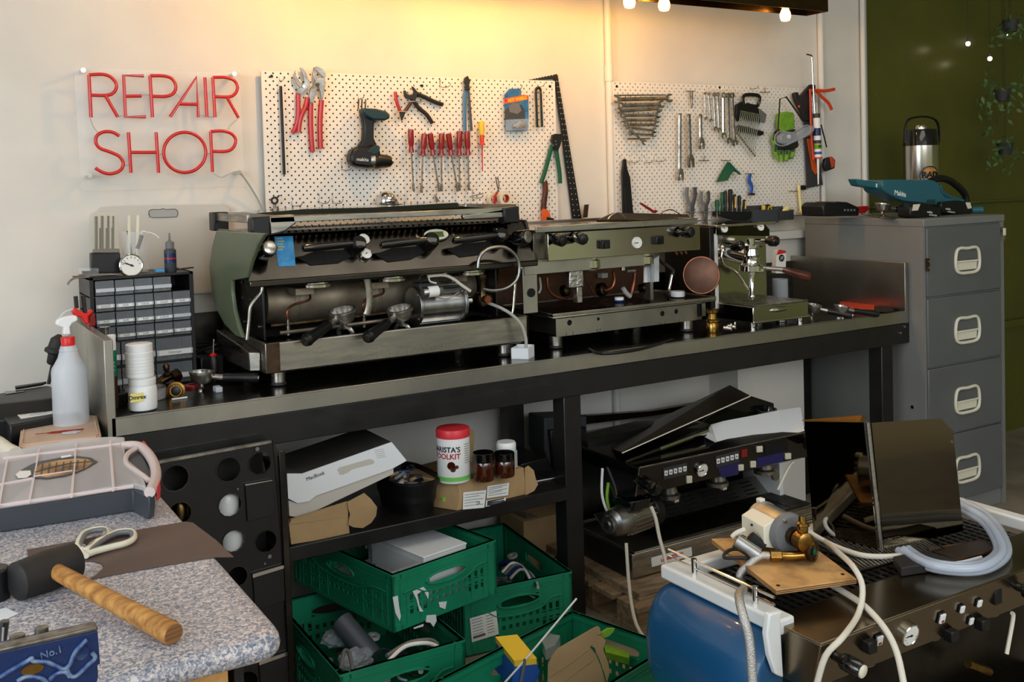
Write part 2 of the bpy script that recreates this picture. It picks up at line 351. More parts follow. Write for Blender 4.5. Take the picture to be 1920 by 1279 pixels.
G().tube([py(x, y, NY) for x, y in SC([(cx+152*math.cos(a*math.pi/10), cy+145*math.sin(a*math.pi/10)) for a in range(20)])], 0.0056, 10, closed=True, sm=2).obj('letter_tube', 'neon_red', sign)
multi(([(1530, 932), (1516, 640)], 1), ([(1516, 640), (1600, 636), (1665, 655), (1697, 700), (1680, 755), (1630, 782), (1522, 782)], 5))
for x, y in ((600, 198), (1688, 225), (648, 960), (1722, 935)):
    q = py(*SC([(x, y)])[0], NY); G().cyl(q, (q.x, YW, q.z), 0.0075, n=14).obj('standoff_screw', 'chrome', sign)
for L in ([(650, 545), (670, 600), (705, 648)], [(1705, 555), (1655, 600), (1645, 625)], [(1020, 378), (1050, 374), (1080, 382)], [(1535, 940), (1590, 970), (1650, 945), (1690, 928), (1722, 928)], [(850, 535), (880, 525)], [(1450, 520), (1480, 530), (1530, 535)], [(890, 882), (925, 884)], [(1150, 800), (1175, 806)], [(1488, 800), (1518, 800)], [(1265, 365), (1295, 395)]):
    G().tube([py(x, y, NY+0.004) for x, y in SC(L)], 0.0013, 6).obj('joining_wire', 'grey_trim', sign)
G().tube([py(451, 325, NY+0.01), py(466, 345, NY+0.02), py(484, 375, NY+0.03), py(497, 402, NY+0.03)], 0.0035, 6).obj('power_cable', 'grey_trim', sign)

# pegboards
PBY = YW-0.03          # front face of the boards
def pegboard(label, x0, x1, z0, z1, p=0.0275):
    t = thing('pegboard', label, 'pegboard', ((x0+x1)/2, PBY+0.004, z0))
    nx = int((x1-x0)/p); nz = int((z1-z0)/(p/2)); pxw = (x1-x0)/nx; ph = (z1-z0)/nz; r = 0.0036
    vs = []; fs = []
    for j in range(nz):
        zc = z0+(j+0.5)*ph; off = 0 if j % 2 else pxw/2
        n = nx if not off else nx-1
        if off:
            for a, b in ((x0, x0+pxw/2), (x1-pxw/2, x1)):
                i = len(vs); vs += [(a, PBY, zc-ph/2), (b, PBY, zc-ph/2), (b, PBY, zc+ph/2), (a, PBY, zc+ph/2)]; fs.append((i, i+1, i+2, i+3))
        for k in range(n):
            a = x0+off+k*pxw; b = a+pxw; cx = (a+b)/2; i = len(vs)
            vs += [(a, PBY, zc-ph/2), (cx, PBY, zc-ph/2), (b, PBY, zc-ph/2), (b, PBY, zc), (b, PBY, zc+ph/2), (cx, PBY, zc+ph/2), (a, PBY, zc+ph/2), (a, PBY, zc)]
            an = [-135, -90, -45, 0, 45, 90, 135, 180]
            vs += [(cx+r*math.cos(math.radians(q)), PBY, zc+r*math.sin(math.radians(q))) for q in an]
            vs += [(cx+r*math.cos(math.radians(q)), PBY+0.005, zc+r*math.sin(math.radians(q))) for q in an]
            for q in range(8):
                q2 = (q+1) % 8; fs.append((i+q, i+q2, i+8+q2, i+8+q)); fs.append((i+8+q, i+8+q2, i+16+q2, i+16+q))
    me = bpy.data.meshes.new('board'); w0 = V(t['_w']); me.from_pydata([tuple(V(v)-w0) for v in vs], [], fs); me.materials.append(MT['peg_white'])
    o = bpy.data.objects.new('board', me); COL.objects.link(o); o.parent = t; o['_w'] = tuple(w0)
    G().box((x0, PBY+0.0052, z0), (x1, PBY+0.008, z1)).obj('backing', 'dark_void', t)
    G().box((x0-0.001, PBY, z0-0.001), (x0, PBY+0.008, z1)).box((x1, PBY, z0), (x1+0.001, PBY+0.008, z1)).box((x0, PBY, z1), (x1, PBY+0.008, z1+0.001)).box((x0, PBY, z0-0.001), (x1, PBY+0.008, z0)).obj('edge_band', 'peg_white', t)
    G().box((x0+0.02, PBY+0.008, z0+0.02), (x0+0.05, YW-0.002, z1-0.02)).obj('batten', 'white_trim', t)
    G().box((x1-0.05, PBY+0.008, z0+0.02), (x1-0.02, YW-0.002, z1-0.02)).obj('batten', 'white_trim', t)
    return t
mat('peg_white', (236, 230, 220), 0.45)
a = py(490.5, 132.5, PBY); b = py(1040, 152.5, PBY)
pb1 = pegboard('white pegboard left of the wall conduit holding pliers and red screwdrivers', a.x, b.x, 1.345, (a.z+b.z)/2)
a2 = py(1148.5, 153, PBY); b2 = py(1537, 400, PBY)
pb2 = pegboard('white pegboard right of the wall conduit holding the spanners', a2.x, b2.x, b2.z, a2.z)
for t, L in ((pb1, [(509, 143), (791, 161), (1031, 162)]), (pb2, [(1156, 162), (1349, 164), (1528, 392)])):
    for x, y in L:
        q = py(x, y, PBY); G().cyl(q+V((0, -0.002, 0)), q+V((0, 0.004, 0)), 0.0058, n=12).obj('screw', 'black_plastic', t)
# big green sided espresso machine
m1 = thing('espresso_machine', 'large three-group espresso machine with olive green curved side and black paddle handles', 'espresso machine', (1.4, 3.2, BZ))
AX0, AX1, AY = 0.93, 1.872, 3.0
def foot(x, y, t, z0=BZ, h=0.045, r=0.023):
    f = G().lathe([(r, 0.012), (r, h)], (x, y, z0)).obj('foot', 'steel', t)
    G().lathe([(r*0.8, 0), (r*1.05, 0.003), (r*0.95, 0.013)], (x, y, z0)).obj('foot_pad', 'black_rubber', f)
for x in (0.985, 1.80): 
    for y in (3.05, 3.40): foot(x, y, m1)
# tray: hollow box with a slatted grate
g = G().box((AX0, AY, 0.982), (AX1, AY+0.012, 1.076)).box((AX0, AY, 0.982), (AX0+0.012, 3.42, 1.076)).box((AX1-0.012, AY, 0.982), (AX1, 3.42, 1.076)).box((AX0, AY, 0.982), (AX1, 3.42, 0.992))
g.obj('drip_tray', 'steel', m1, bev=0.004)
G().box((AX0+0.003, AY-0.0015, 0.985), (AX0+0.045, AY, 1.074)).obj('worn_corner', 'rusty', m1)
g = G()
for k in range(26): x = AX0+0.03+k*0.034; g.box((x, AY+0.018, 1.062), (x+0.026, 3.20, 1.066))
for k in range(5): g.box((AX0+0.012, AY+0.02+k*0.04, 1.058), (AX1-0.012, AY+0.026+k*0.04, 1.062))
g.obj('drip_grate', 'steel_dark', m1, kind='stuff')
G().prism([(AX0-0.002, 3.045, 0.985), (AX0-0.002, 3.045, 1.045), (AX0-0.002, 3.41, 1.075), (AX0-0.002, 3.41, 0.985)], (-0.03, 0.02, 0)).obj('side_skirt', 'steel', m1, bev=0.004)
G().box((AX0, 3.38, 1.0), (AX1, 3.46, 1.40)).obj('rear_cover', 'black_metal', m1, bev=0.004)
text('engraved_name', 'la marzocco', 0.05, FW(py(770, 655, AY)+V((0, -0.0008, 0))), 'steel_lip', m1, ext=0.0001)
# front control panel
pb_, pt_ = 1.266, 1.402; PX0_, PX1_ = 0.885, 1.905
def panY(z): return 2.985+(z-pb_)/(pt_-pb_)*0.075
prof = [(0.885, 2.985, pb_), (0.885, panY(pt_), pt_), (0.885, 3.30, pt_+0.004), (0.885, 3.30, pt_-0.02), (0.885, 3.08, pb_+0.01), (0.885, 3.03, pb_)]
G().prism([V(q) for q in prof], (PX1_-PX0_, 0, 0)).obj('control_panel', 'black_mirror', m1, bev=0.003)
G().box((PX0_, 2.978, pb_-0.016), (PX1_, 3.03, pb_+0.004)).obj('panel_lip', 'steel_dark', m1, bev=0.004)
def onp(x, y, d=0.0):   # pixel on the sloped control panel
    n = V((0, -(pt_-pb_), 0.075)).normalized(); o = V((0, 2.985, pb_)); r = ray(x, y); t = (o-EYE).dot(n)/r.dot(n); return EYE+r*t + n*d
PN = V((0, -(pt_-pb_), 0.075)).normalized()
# olive side panels: big C shape
SXP = 0.872
arc = [(405, 432), (397, 462), (392, 500), (396, 545), (405, 580), (420, 608), (441, 630), (454, 634), (446, 612), (438, 580), (434, 548), (434, 526), (462, 521), (470, 492), (482, 460), (496, 438)]
q = [px(x, y, SXP) for x, y in arc]; q = [V((v.x, min(v.y, 3.44), v.z)) for v in q]
G().prism(q, (0.013, 0, 0)).obj('side_panel', 'olive_paint', m1, bev=0.004, seg=3)
G().prism([V((PX1_-0.005, y, z)) for y, z in ((2.985, 1.262), (3.055, 1.41), (3.30, 1.41), (3.36, 1.25), (3.30, 1.09), (3.25, 1.25))], (0.012, 0, 0)).obj('side_panel', 'black_metal', m1, bev=0.003)
sp = G().box((0.958, 3.10, 1.07), (0.966, 3.36, 1.27)).obj('inner_plate', 'black_metal', m1, bev=0.002)
for y, z in ((3.13, 1.24), (3.14, 1.11), (3.30, 1.24), (3.30, 1.19), (3.30, 1.11), (3.22, 1.19)):
    G().cyl((0.958, y, z), (0.953, y, z), 0.005, n=10).obj('screw', 'chrome_used', sp)
G().box((1.80, 3.10, 1.07), (1.808, 3.36, 1.27)).obj('inner_plate', 'black_metal', m1, bev=0.002)
# boiler and works
G().lathe([(0.02, -0.40), (0.07, -0.385), (0.078, -0.36), (0.078, 0.36), (0.07, 0.385), (0.02, 0.40)], (1.39, 3.26, 1.175), (1, 0, 0), 32).obj('boiler', 'boiler', m1)
for x in (1.09, 1.38, 1.66): G().lathe([(0.079, 0), (0.081, 0.002), (0.081, 0.016), (0.079, 0.018)], (x, 3.26, 1.175), (1, 0, 0), 32).obj('boiler_band', 'boiler', m1)
G().box((1.0, 3.36, 1.07), (1.80, 3.38, 1.27)).obj('back_plate', 'dark_void', m1)
for x, y in ((594, 524), (735, 515), (883, 503)):
    c = py(x, y, 3.06); c.z = 1.243
    gh = G().lathe([(0.030, 0.026), (0.036, 0.020), (0.046, 0.016), (0.046, 0.008), (0.041, 0.006), (0.041, -0.002), (0.047, -0.004), (0.047, -0.012), (0.036, -0.014), (0.034, -0.006)], c).obj('group_head', 'chrome', m1)
    G().box((c.x-0.06, c.y+0.03, 1.205), (c.x+0.0, 3.22, 1.225)).obj('group_arm', 'boiler', gh)
    a = V((c.x+0.01, 3.16, 1.20)); 
    G().tube([a, a+V((-0.005, -0.01, -0.02)), a+V((-0.06, -0.02, -0.03)), a+V((-0.085, -0.03, -0.045)), a+V((-0.085, -0.03, -0.075))], 0.004, 8).obj('copper_pipe', 'copper', m1)
    G().lathe([(0.006, 0), (0.006, 0.03), (0.004, 0.032), (0.004, 0.05)], a+V((-0.085, -0.03, -0.125))).obj('fitting', 'chrome_used', m1)
G().tube([V((1.0, 3.16, 1.105)), V((1.3, 3.15, 1.11)), V((1.6, 3.14, 1.12)), V((1.78, 3.14, 1.13))], 0.007, 8).obj('manifold_pipe', 'brass_dark', m1)
G().tube([V((1.02, 3.13, 1.085)), V((1.25, 3.12, 1.09)), V((1.6, 3.12, 1.1))], 0.006, 8).obj('manifold_pipe', 'boiler', m1)
G().tube([py(x, y, 3.04) for x, y in ((684, 515), (690, 530), (693, 555), (692, 575), (688, 590))], 0.011, 6, flat=0.25).obj('bracket_strip', 'chrome_used', m1)
G().box((1.04, 3.02, 1.245), (1.80, 3.06, 1.262)).obj('under_rail', 'steel', m1, bev=0.002)
# steam wands
G().tube([py(x, y, 3.0) for x, y in ((492, 528), (491, 545), (482, 558), (470, 575), (467, 600), (463, 637))], 0.0058, 10).obj('steam_wand', 'chrome_used', m1)
G().tube([py(x, y, 3.0) for x, y in ((978, 500), (968, 520), (965, 545), (962, 580), (957, 592))], 0.0055, 10).obj('steam_wand', 'chrome', m1)
# paddles
for i, ((x0_, y0_), (x1_, y1_)) in enumerate((((558, 478), (664, 468)), ((703, 472), (800, 461)), (((838, 463)), (931, 452)))):
    G().prism([onp(x, y, 0.001) for x, y in ((x0_, y0_+6), (x0_+24, y0_+20), (x1_-30, y1_+26), (x1_-6, y1_+14), (x1_, y1_), (x0_+30, y0_-6))], PN*0.0015).obj('paddle_recess', 'dark_void', m1)
    a, b = onp(x0_, y0_, 0.045), onp(x1_-6, y1_, 0.045)
    pdl = G().lathe([(0.004, -0.5), (0.011, -0.48), (0.0125, -0.40), (0.0135, -0.1), (0.012, 0.3), (0.010, 0.5)], (0, 0, 0), (0, 0, 1), 18)
    L = (b-a).length; M = MX.Translation((a+b)/2) @ (b-a).to_track_quat('Z', 'Y').to_matrix().to_4x4() @ MX.Diagonal((1, 1, L, 1)); bmesh.ops.transform(pdl.b, matrix=M, verts=pdl.b.verts)
    pdl = pdl.obj('paddle_handle', 'black_gloss', m1)
    c = onp(x1_, y1_, 0.0); G().lathe([(0.027, 0), (0.028, 0.02), (0.027, 0.045), (0.022, 0.056), (0.01, 0.059)], c, PN).obj('paddle_hub', 'black_gloss', pdl)
# gauges
def gauge(g, c, n, r, t, name='pressure_gauge', up=V((0, 0, 1)), dep=0.014, hands=((120, 0.8),), rim='chrome'):
    n = V(n).normalized(); o = G().lathe([(r, -0.0), (r, dep), (r*0.93, dep+0.002), (r*0.86, dep)], c, n, 24).obj(name, rim, t)
    o2 = G().cyl(V(c)+n*(dep-0.001), V(c)+n*(dep+0.0005), r*0.88, n=24).obj('dial', 'dial', o)
    fr = frame(V(c)+n*(dep+0.001), up.cross(n), up)
    hg = G(fr)
    for a, L in hands: hg.box((-r*0.04, -r*0.18, 0), (r*0.04, r*L, 0.0006)) if a == 0 else hg.prism([MX.Rotation(math.radians(a), 3, 'Z') @ V(v) for v in ((-r*0.05, -r*0.2, 0), (r*0.05, -r*0.2, 0), (r*0.02, r*L, 0), (-r*0.02, r*L, 0))], (0, 0, 0.0006))
    hg.cyl((0, 0, 0), (0, 0, 0.001), r*0.1, n=10)
    hg.obj('needle', 'black_plastic', o)
    tg = G(fr)
    for k in range(11):
        a = math.radians(-135+27*k); tg.prism([MX.Rotation(a, 3, 'Z') @ V(v) for v in ((-r*0.02, r*0.62, -0.0004), (r*0.02, r*0.62, -0.0004), (r*0.02, r*0.78, -0.0004), (-r*0.02, r*0.78, -0.0004))], (0, 0, 0.0003))
    tg.obj('dial_marking', 'dark_grey', o, kind='stuff')
    return o
gauge(None, onp(680, 452, 0.001), PN, 0.0205, m1, hands=((140, 0.7),))
gauge(None, onp(684, 479, 0.001), PN, 0.0195, m1, hands=((120, 0.7),))
# oval display
c = onp(816.5, 441.5, 0.0); fr = frame(c, (1, 0, 0), PN.cross(V((1, 0, 0))))
def oval(a, b, z0, z1, n=28): return [V((a*math.cos(2*math.pi*k/n), b*math.sin(2*math.pi*k/n), z0)) for k in range(n)], V((0, 0, z1-z0))
ob = G(fr).prism(*oval(0.052, 0.026, 0, 0.006)).obj('display_bezel', 'black_gloss', m1, bev=0.002)
G(fr).prism(*oval(0.045, 0.020, 0.005, 0.0075)).obj('display_ring', 'cream', ob)
G(fr).box((-0.027, -0.010, 0.006), (0.027, 0.010, 0.0085)).obj('display_screen', 'lcd', ob)
for dx in (-0.068, 0.066): G(fr).cyl((dx, 0, 0), (dx, 0, 0.003), 0.006, n=12).obj('led', 'chrome', m1)
# steam knobs
def knob(a, b, r, t, cap='chrome_used', name='steam_knob', body='black_gloss'):
    a, b = V(a), V(b); d = (b-a).normalized(); L = (b-a).length
    o = G().lathe([(r*0.55, 0), (r*0.6, L*0.2), (r*0.95, L*0.3), (r, L*0.5), (r, L*0.93), (r*0.9, L)], a, d, 24).obj(name, body, t)
    for k in range(8):
        an = math.pi/4*k; fr = frame(a, d.orthogonal(), d.cross(d.orthogonal())); e = fr.to_3x3() @ V((math.cos(an), math.sin(an), 0))
        G().cyl(a+d*L*0.35+e*r*0.96, a+d*L*0.93+e*r*0.96, r*0.10, n=6).obj('grip_rib', body, o)
    G().lathe([(r*0.78, 0), (r*0.78, 0.004), (r*0.6, 0.006)], a+d*L*0.995, d, 24).obj('knob_cap', cap, o)
    return o
KD = V((-0.12, -0.93, 0.12)).normalized()
knob(onp(490, 477, 0), onp(490, 477, 0)+V((0.06,-0.93,0.30)).normalized()*0.075, 0.026, m1)
knob(onp(958, 448, 0), onp(958, 448, 0)+V((0.25, -0.9, 0.1)).normalized()*0.08, 0.026, m1)
for q0 in (492, 962): pass
sw = G().prism([onp(x, y, 0) for x, y in ((923, 428), (944, 427), (946, 446), (926, 447))], PN*0.004).obj('rocker_switch', 'black_plastic', m1)
G().prism([onp(x, y, 0.004) for x, y in ((929, 431), (940, 430), (943, 442), (933, 443))], PN*0.003).obj('switch_key', 'white_plastic', sw)
G().prism([onp(x, y, 0.0005) for x, y in ((514, 444), (549, 443), (554, 499), (522, 500))], PN*0.0008).obj('blue_sticker', 'blue_sticker', m1, label='blue sticker with faint pale print')
stk = m1
for k in range(5):
    M = frame(onp(519, 448+k*5.2, 0.0016), onp(549, 447+k*5.2, 0.0016)-onp(519, 448+k*5.2, 0.0016), PN.cross(V((1, 0, 0))))
    G(M).box((0.0, -0.0012, 0), (0.018+0.006*(k % 2), 0.0012, 0.0003)).obj('sticker_print', 'yellow', m1, kind='stuff')
# cup rail
RZ0, RZ1 = 1.432, 1.468
rb = G().box((0.945, 3.0, RZ0+0.008), (1.835, 3.012, RZ0+0.026)).obj('cup_rail', 'steel', m1, bev=0.002)
G().prism([py(x, y, 3.0) for x, y in ((505, 405), (552, 402), (556, 418), (535, 434), (507, 441))], (0, 0.03, 0)).obj('rail_corner', 'steel', m1, bev=0.004)
G().prism([py(x, y, 2.985) for x, y in ((472, 408), (507, 404), (508, 443), (480, 444), (473, 438))], (0, 0.05, 0)).obj('rail_end_cap', 'black_plastic', m1, bev=0.005)
G().prism([py(x, y, 2.99) for x, y in ((944, 390), (973, 386), (976, 418), (947, 419))], (0, 0.05, 0)).obj('rail_end_cap', 'black_plastic', m1, bev=0.005)
G().prism([py(x, y, 3.0) for x, y in ((868, 404), (944, 392), (946, 408), (870, 412))], (0, 0.02, 0)).obj('rail_corner', 'steel', m1, bev=0.003)
G().box((0.895, 3.02, 1.443), (0.905, 3.40, 1.468)).box((0.895, 3.02, 1.412), (0.903, 3.38, 1.418)).obj('side_rail', 'steel', m1, bev=0.002)
G().box((0.885, 3.36, 1.41), (0.935, 3.42, 1.472)).obj('rail_end_cap', 'black_plastic', m1, bev=0.004)
G().box((0.93, 3.40, 1.443), (1.85, 3.41, 1.468)).box((1.855, 3.03, 1.443), (1.865, 3.40, 1.468)).obj('back_rail', 'steel', m1, bev=0.002)
g = G()
for k in range(40):
    x = 0.96+k*0.0222
    g.box((x, 3.015, 1.408), (x+0.014, 3.05, 1.414)); g.box((x+0.007, 3.012, 1.420), (x+0.021, 3.03, 1.426))
g.obj('vent_slat', 'steel_dark', m1, kind='stuff')
G().box((0.92, 3.05, 1.404), (1.85, 3.40, 1.412)).obj('cup_tray', 'steel_dark', m1)
# sheets lying in the cup tray
o = G().prism([py(x, y, 3.10)+V((0, 0, 0)) for x, y in ((478, 400), (570, 392), (700, 389), (858, 380), (862, 389), (700, 398), (520, 404))], (0, 0.16, 0.004)).obj('metal_sheet', 'black_gloss', None)
tag(o, 'loose glossy black panel lying on top of the green sided machine', 'sheet')
o = G().prism([py(x, y, 3.04) for x, y in ((572, 409), (846, 401), (846, 405), (574, 414))], (0, 0.02, 0)).obj('steel_strip', 'cream', None)
tag(o, 'pale bright metal strip laid along the cup rail of the green sided machine', 'strip')
o = G().prism([py(x, y, 3.2) for x, y in ((738, 372+10), (820, 384), (940, 392), (944, 400), (860, 402), (740, 396))], (0, 0.12, 0.002)).obj('metal_sheet', 'black_mirror', None)
tag(o, 'dark folded metal sheet behind the bright strip atop the green sided machine', 'sheet')

# pump motor resting on the tray
pm = thing('pump_motor', 'grey finned electric pump motor with brass pump head on the drip tray', 'motor', (1.55, 3.1, 1.068))
a, b = py(779, 574, 3.075), py(860, 566, 3.075); cz = (a.z+b.z)/2; a.z = b.z = cz; a.y = b.y = 3.078
fr = 0.064
body = G().cyl(a, b, fr*0.80, n=32).obj('motor_body', 'alu', pm)
for k in range(22):
    an = 2*math.pi*k/22; e = V((0, math.cos(an), math.sin(an)))
    if math.sin(an) > 0.62: continue
    gg = G(MX.Translation((0, a.y, cz)) @ MX.Rotation(an, 4, 'X')); gg.box((a.x+0.004, -0.0026, fr*0.78), (b.x-0.004, 0.0026, fr)); gg.obj('cooling_fin', 'alu', body)
for x in (a.x-0.008, b.x-0.004):
    o = G().cyl((x, a.y, cz), (x+0.012, a.y, cz), fr*1.02, n=32).obj('end_plate', 'alu', pm, bev=0.002)
    for an in (45, 135, 225, 315): G().cyl((x-0.003, a.y+fr*0.9*math.cos(math.radians(an)), cz+fr*0.9*math.sin(math.radians(an))), (x+0.015, a.y+fr*0.9*math.cos(math.radians(an)), cz+fr*0.9*math.sin(math.radians(an))), 0.004, n=8).obj('bolt', 'chrome_used', o)
q0, q1 = py(792, 549, 3.01), py(834, 544, 3.01)
cp = G().lathe([(0.016, 0), (0.018, 0.003), (0.018, 0.068), (0.015, 0.072)], q0, q1-q0, 22).obj('capacitor', 'alu', pm)
G().lathe([(0.0183, 0.018), (0.0184, 0.019), (0.0184, 0.055), (0.0183, 0.056)], q0, q1-q0, 22, cap=False).obj('capacitor_label', 'label_white', cp)
G().box((a.x+0.005, a.y-0.03, cz+fr*0.86), (a.x+0.07, a.y+0.03, cz+fr*0.86+0.022)).obj('terminal_box', 'dark_grey', pm, bev=0.003)
G().box((a.x-0.012, a.y-0.05, 1.066), (b.x+0.02, a.y+0.05, 1.072)).obj('mounting_plate', 'black_metal', pm)
G().lathe([(0.028, 0), (0.028, 0.01), (0.016, 0.014), (0.016, 0.04)], b+V((0.008, 0, 0)), (1, 0, 0)).obj('coupling', 'chrome', pm)
hc = py(905, 566, 3.078)
hd = G().lathe([(0.02, -0.03), (0.026, -0.026), (0.03, 0.0), (0.03, 0.02), (0.022, 0.03)], (hc.x, a.y, cz), (1, 0, 0)).obj('pump_head', 'brass_dark', pm)
G().lathe([(0.013, -0.03), (0.016, -0.02), (0.016, 0.0), (0.013, 0.012), (0.013, 0.06), (0.016, 0.064), (0.016, 0.078), (0.011, 0.08), (0.011, 0.11)], (hc.x-0.01, a.y-0.02, cz+0.01)).obj('pump_fitting', 'brass_dark', hd)
G().lathe([(0.013, 0), (0.013, 0.035)], (hc.x-0.01, a.y-0.02, cz+0.005), (0, -1, 0)).obj('adjusting_cap', 'copper', hd)
for L, r, n_, mm in (([(896, 502), (900, 480), (918, 466), (945, 464), (966, 478), (974, 502), (968, 525), (950, 540), (925, 545), (905, 542)], 0.006, 'water_hose', 'alu'), ([(802, 518), (832, 516), (850, 523), (866, 535), (882, 546)], 0.0055, 'mains_cable', 'cable_cream'), ([(832, 514), (850, 502), (875, 495), (893, 500)], 0.004, 'mains_cable', 'cable_cream'), ([(818, 558), (840, 560), (860, 548)], 0.0016, 'wire', 'alu'), ([(790, 512), (786, 525), (792, 533)], 0.003, 'wire', 'black_plastic'), ([(804, 515), (806, 527), (818, 531)], 0.003, 'wire', 'cable_cream')):
    G().tube([py(x, y, 2.955 if n_ == 'water_hose' else 3.01) for x, y in L], r, 10, sm=5).obj(n_, mm, pm)
G().tube([py(915, 568, 3.05), py(940, 578, 2.99), py(962, 592, 2.965), py(978, 610, 2.955), py(986, 635, 2.95), py(986, 652, 2.95)], 0.0058, 10).obj('outlet_hose', 'hose_grey', pm)
# white tray the hose ends in
wb = thing('paper_tray', 'small open white card box on the bench under a hose end', 'box', py(983, 672, 2.95))
M = MX.Translation(V((pz(985, 672, BZ).x, 2.975, BZ))) @ MX.Rotation(math.radians(40), 4, 'Z')
G(M).box((-0.032, -0.032, 0), (0.032, 0.032, 0.002)).box((-0.032, -0.032, 0), (0.032, -0.030, 0.042)).box((0.030, -0.032, 0), (0.032, 0.032, 0.042)).box((-0.032, -0.032, 0), (-0.030, 0.032, 0.038)).box((-0.032, 0.030, 0), (0.032, 0.032, 0.038)).obj('card_box', 'white_paper', wb)

# portafilters
def portafilter(label, c, ang, tilt=0, s=1.0, handle='black_plastic', group=None, hl=0.115, spout=True):
    M = MX.Translation(V(c)) @ MX.Rotation(math.radians(ang), 4, 'Z') @ MX.Rotation(math.radians(tilt), 4, 'Y') @ MX.Scale(s, 4)
    t = thing('portafilter', label, 'portafilter', c, group)
    G(M).lathe([(0.012, -0.03), (0.026, -0.026), (0.032, -0.012), (0.034, 0.0), (0.036, 0.001), (0.036, 0.006), (0.031, 0.006), (0.030, -0.002), (0.026, -0.016), (0.0, -0.018)], (0, 0, 0), n=30).obj('basket_holder', 'chrome_used', t)
    for sx in (1, -1): G(M).box((-0.006, sx*0.034-0.005, 0.0), (0.006, sx*0.034+0.005, 0.004)).obj('lug', 'chrome_used', t)
    G(M).cyl((0.03, 0, -0.01), (0.062, 0, -0.012), 0.008, 0.0095).obj('neck', 'chrome_used', t)
    h = G(M).lathe([(0.011, 0), (0.013, 0.01), (0.012, 0.03), (0.0135, 0.06), (0.016, 0.09), (0.017, hl-0.01), (0.014, hl)], (0.06, 0, -0.012), (1, 0, -0.02), 20).obj('handle', handle, t)
    G(M).cyl((0.06+hl, 0, -0.0145), (0.063+hl, 0, -0.0146), 0.010, n=16).obj('handle_badge', 'chrome', h)
    if spout:
        G(M).cyl((0, 0, -0.045), (0, 0, -0.028), 0.008, n=14).obj('spout_stem', 'chrome_used', t)
        for sx in (1, -1): G(M).tube([V((0, 0, -0.042)), V((0, sx*0.012, -0.044)), V((0, sx*0.02, -0.052)), V((0, sx*0.022, -0.062))], 0.006, 8).obj('spout', 'chrome_used', t)
    return t
portafilter('black handled portafilter on the drip tray left of the finned motor, nearer the side', py(641, 585, 3.05), 212, 14, 1.25, hl=0.10)
portafilter('black handled portafilter on the drip tray right beside the finned motor', py(749, 581, 3.045), 212, 14, 1.25, hl=0.10)
# second machine: stripped two-group
m2 = thing('espresso_machine', 'stripped two-group stainless espresso machine in the middle of the bench, standing on round steel feet', 'espresso machine', (2.36, 3.2, BZ))
CX0, CX1, CY = 2.005, 2.718, 3.03
for x, y in ((2.03, 3.07), (2.655, 3.07), (2.03, 3.40), (2.655, 3.40)): foot(x, y, m2, h=0.048, r=0.025)
g = G().box((CX0, CY, 0.983), (CX0+0.006, 3.46, 1.052)).box((CX1-0.006, CY, 0.983), (CX1, 3.46, 1.052)).box((CX0, CY, 0.983), (CX1, 3.46, 0.989))
# front face with holes: strips left between cut-outs
zt, zb2 = 1.052, 0.983
def plate_holes(g, x0, x1, z0, z1, y, t, holes):
    """plate on plane y with round holes (x, z, r)"""
    b = bmesh.new(); xs = [x0]
    for hx, hz, r in sorted(holes): xs += [hx-r*1.5, hx+r*1.5]
    xs.append(x1)
    for i in range(0, len(xs), 2): g.box((xs[i], y, z0), (xs[i+1], y+t, z1))
    for hx, hz, r in holes:
        a, c = hx-r*1.5, hx+r*1.5; N = 24; out = []
        for k in range(N):
            an = 2*math.pi*k/N; dx, dz = math.cos(an), math.sin(an)
            s1 = min((1.5*r)/abs(dx) if abs(dx) > 1e-6 else 9, ((z1-hz) if dz > 0 else (hz-z0))/abs(dz) if abs(dz) > 1e-6 else 9)
            out.append((hx+dx*s1, hz+dz*s1, hx+dx*r, hz+dz*r))
        rows = [[g.b.verts.new((o[0], y, o[1])) for o in out], [g.b.verts.new((o[2], y, o[3])) for o in out], [g.b.verts.new((o[2], y+t, o[3])) for o in out], [g.b.verts.new((o[0], y+t, o[1])) for o in out]]
        for A, B in zip(rows, rows[1:]):
            for k in range(N): g.b.faces.new((A[k], A[(k+1) % N], B[(k+1) % N], B[k]))
        for zz in (z0, z1):
            for xx in (a, c):
                p_ = min(out, key=lambda o: (o[0]-xx)**2+(o[1]-zz)**2)
                g.prism([(xx, y, zz), (p_[0], y, zz if abs(p_[1]-zz) < 1e-6 else p_[1]), (xx if abs(p_[0]-xx) < 1e-6 else p_[0], y, p_[1])], (0, t, 0)) if abs(p_[0]-xx) > 1e-5 and abs(p_[1]-zz) > 1e-5 else None
hl_ = [py(1067, 605, CY), py(1121, 598, CY), py(1241, 588, CY), py(1267, 584, CY)]
plate_holes(g, CX0, CX1-0.045, zb2, zt-0.004, CY-0.003, 0.003, [(hl_[0].x, hl_[0].z, 0.0105), (hl_[1].x, hl_[1].z, 0.006), (hl_[2].x, hl_[2].z, 0.0105), (hl_[3].x, hl_[3].z, 0.0095)])
h = [py(1283, 568, CY), py(1304, 590, CY)]
g.box((CX1-0.045, CY-0.003, zb2), (CX1, CY, zb2+0.012)).box((CX1-0.045, CY-0.003, zt-0.006), (CX1, CY, zt)).box((CX1-0.02, CY-0.003, zb2), (CX1, CY, zt))
g.obj('base_tray', 'steel_lip', m2)
G().box((CX0+0.02, CY+0.004, zb2+0.004), (CX1-0.02, CY+0.01, zt-0.004)).obj('tray_inside', 'dark_void', m2)
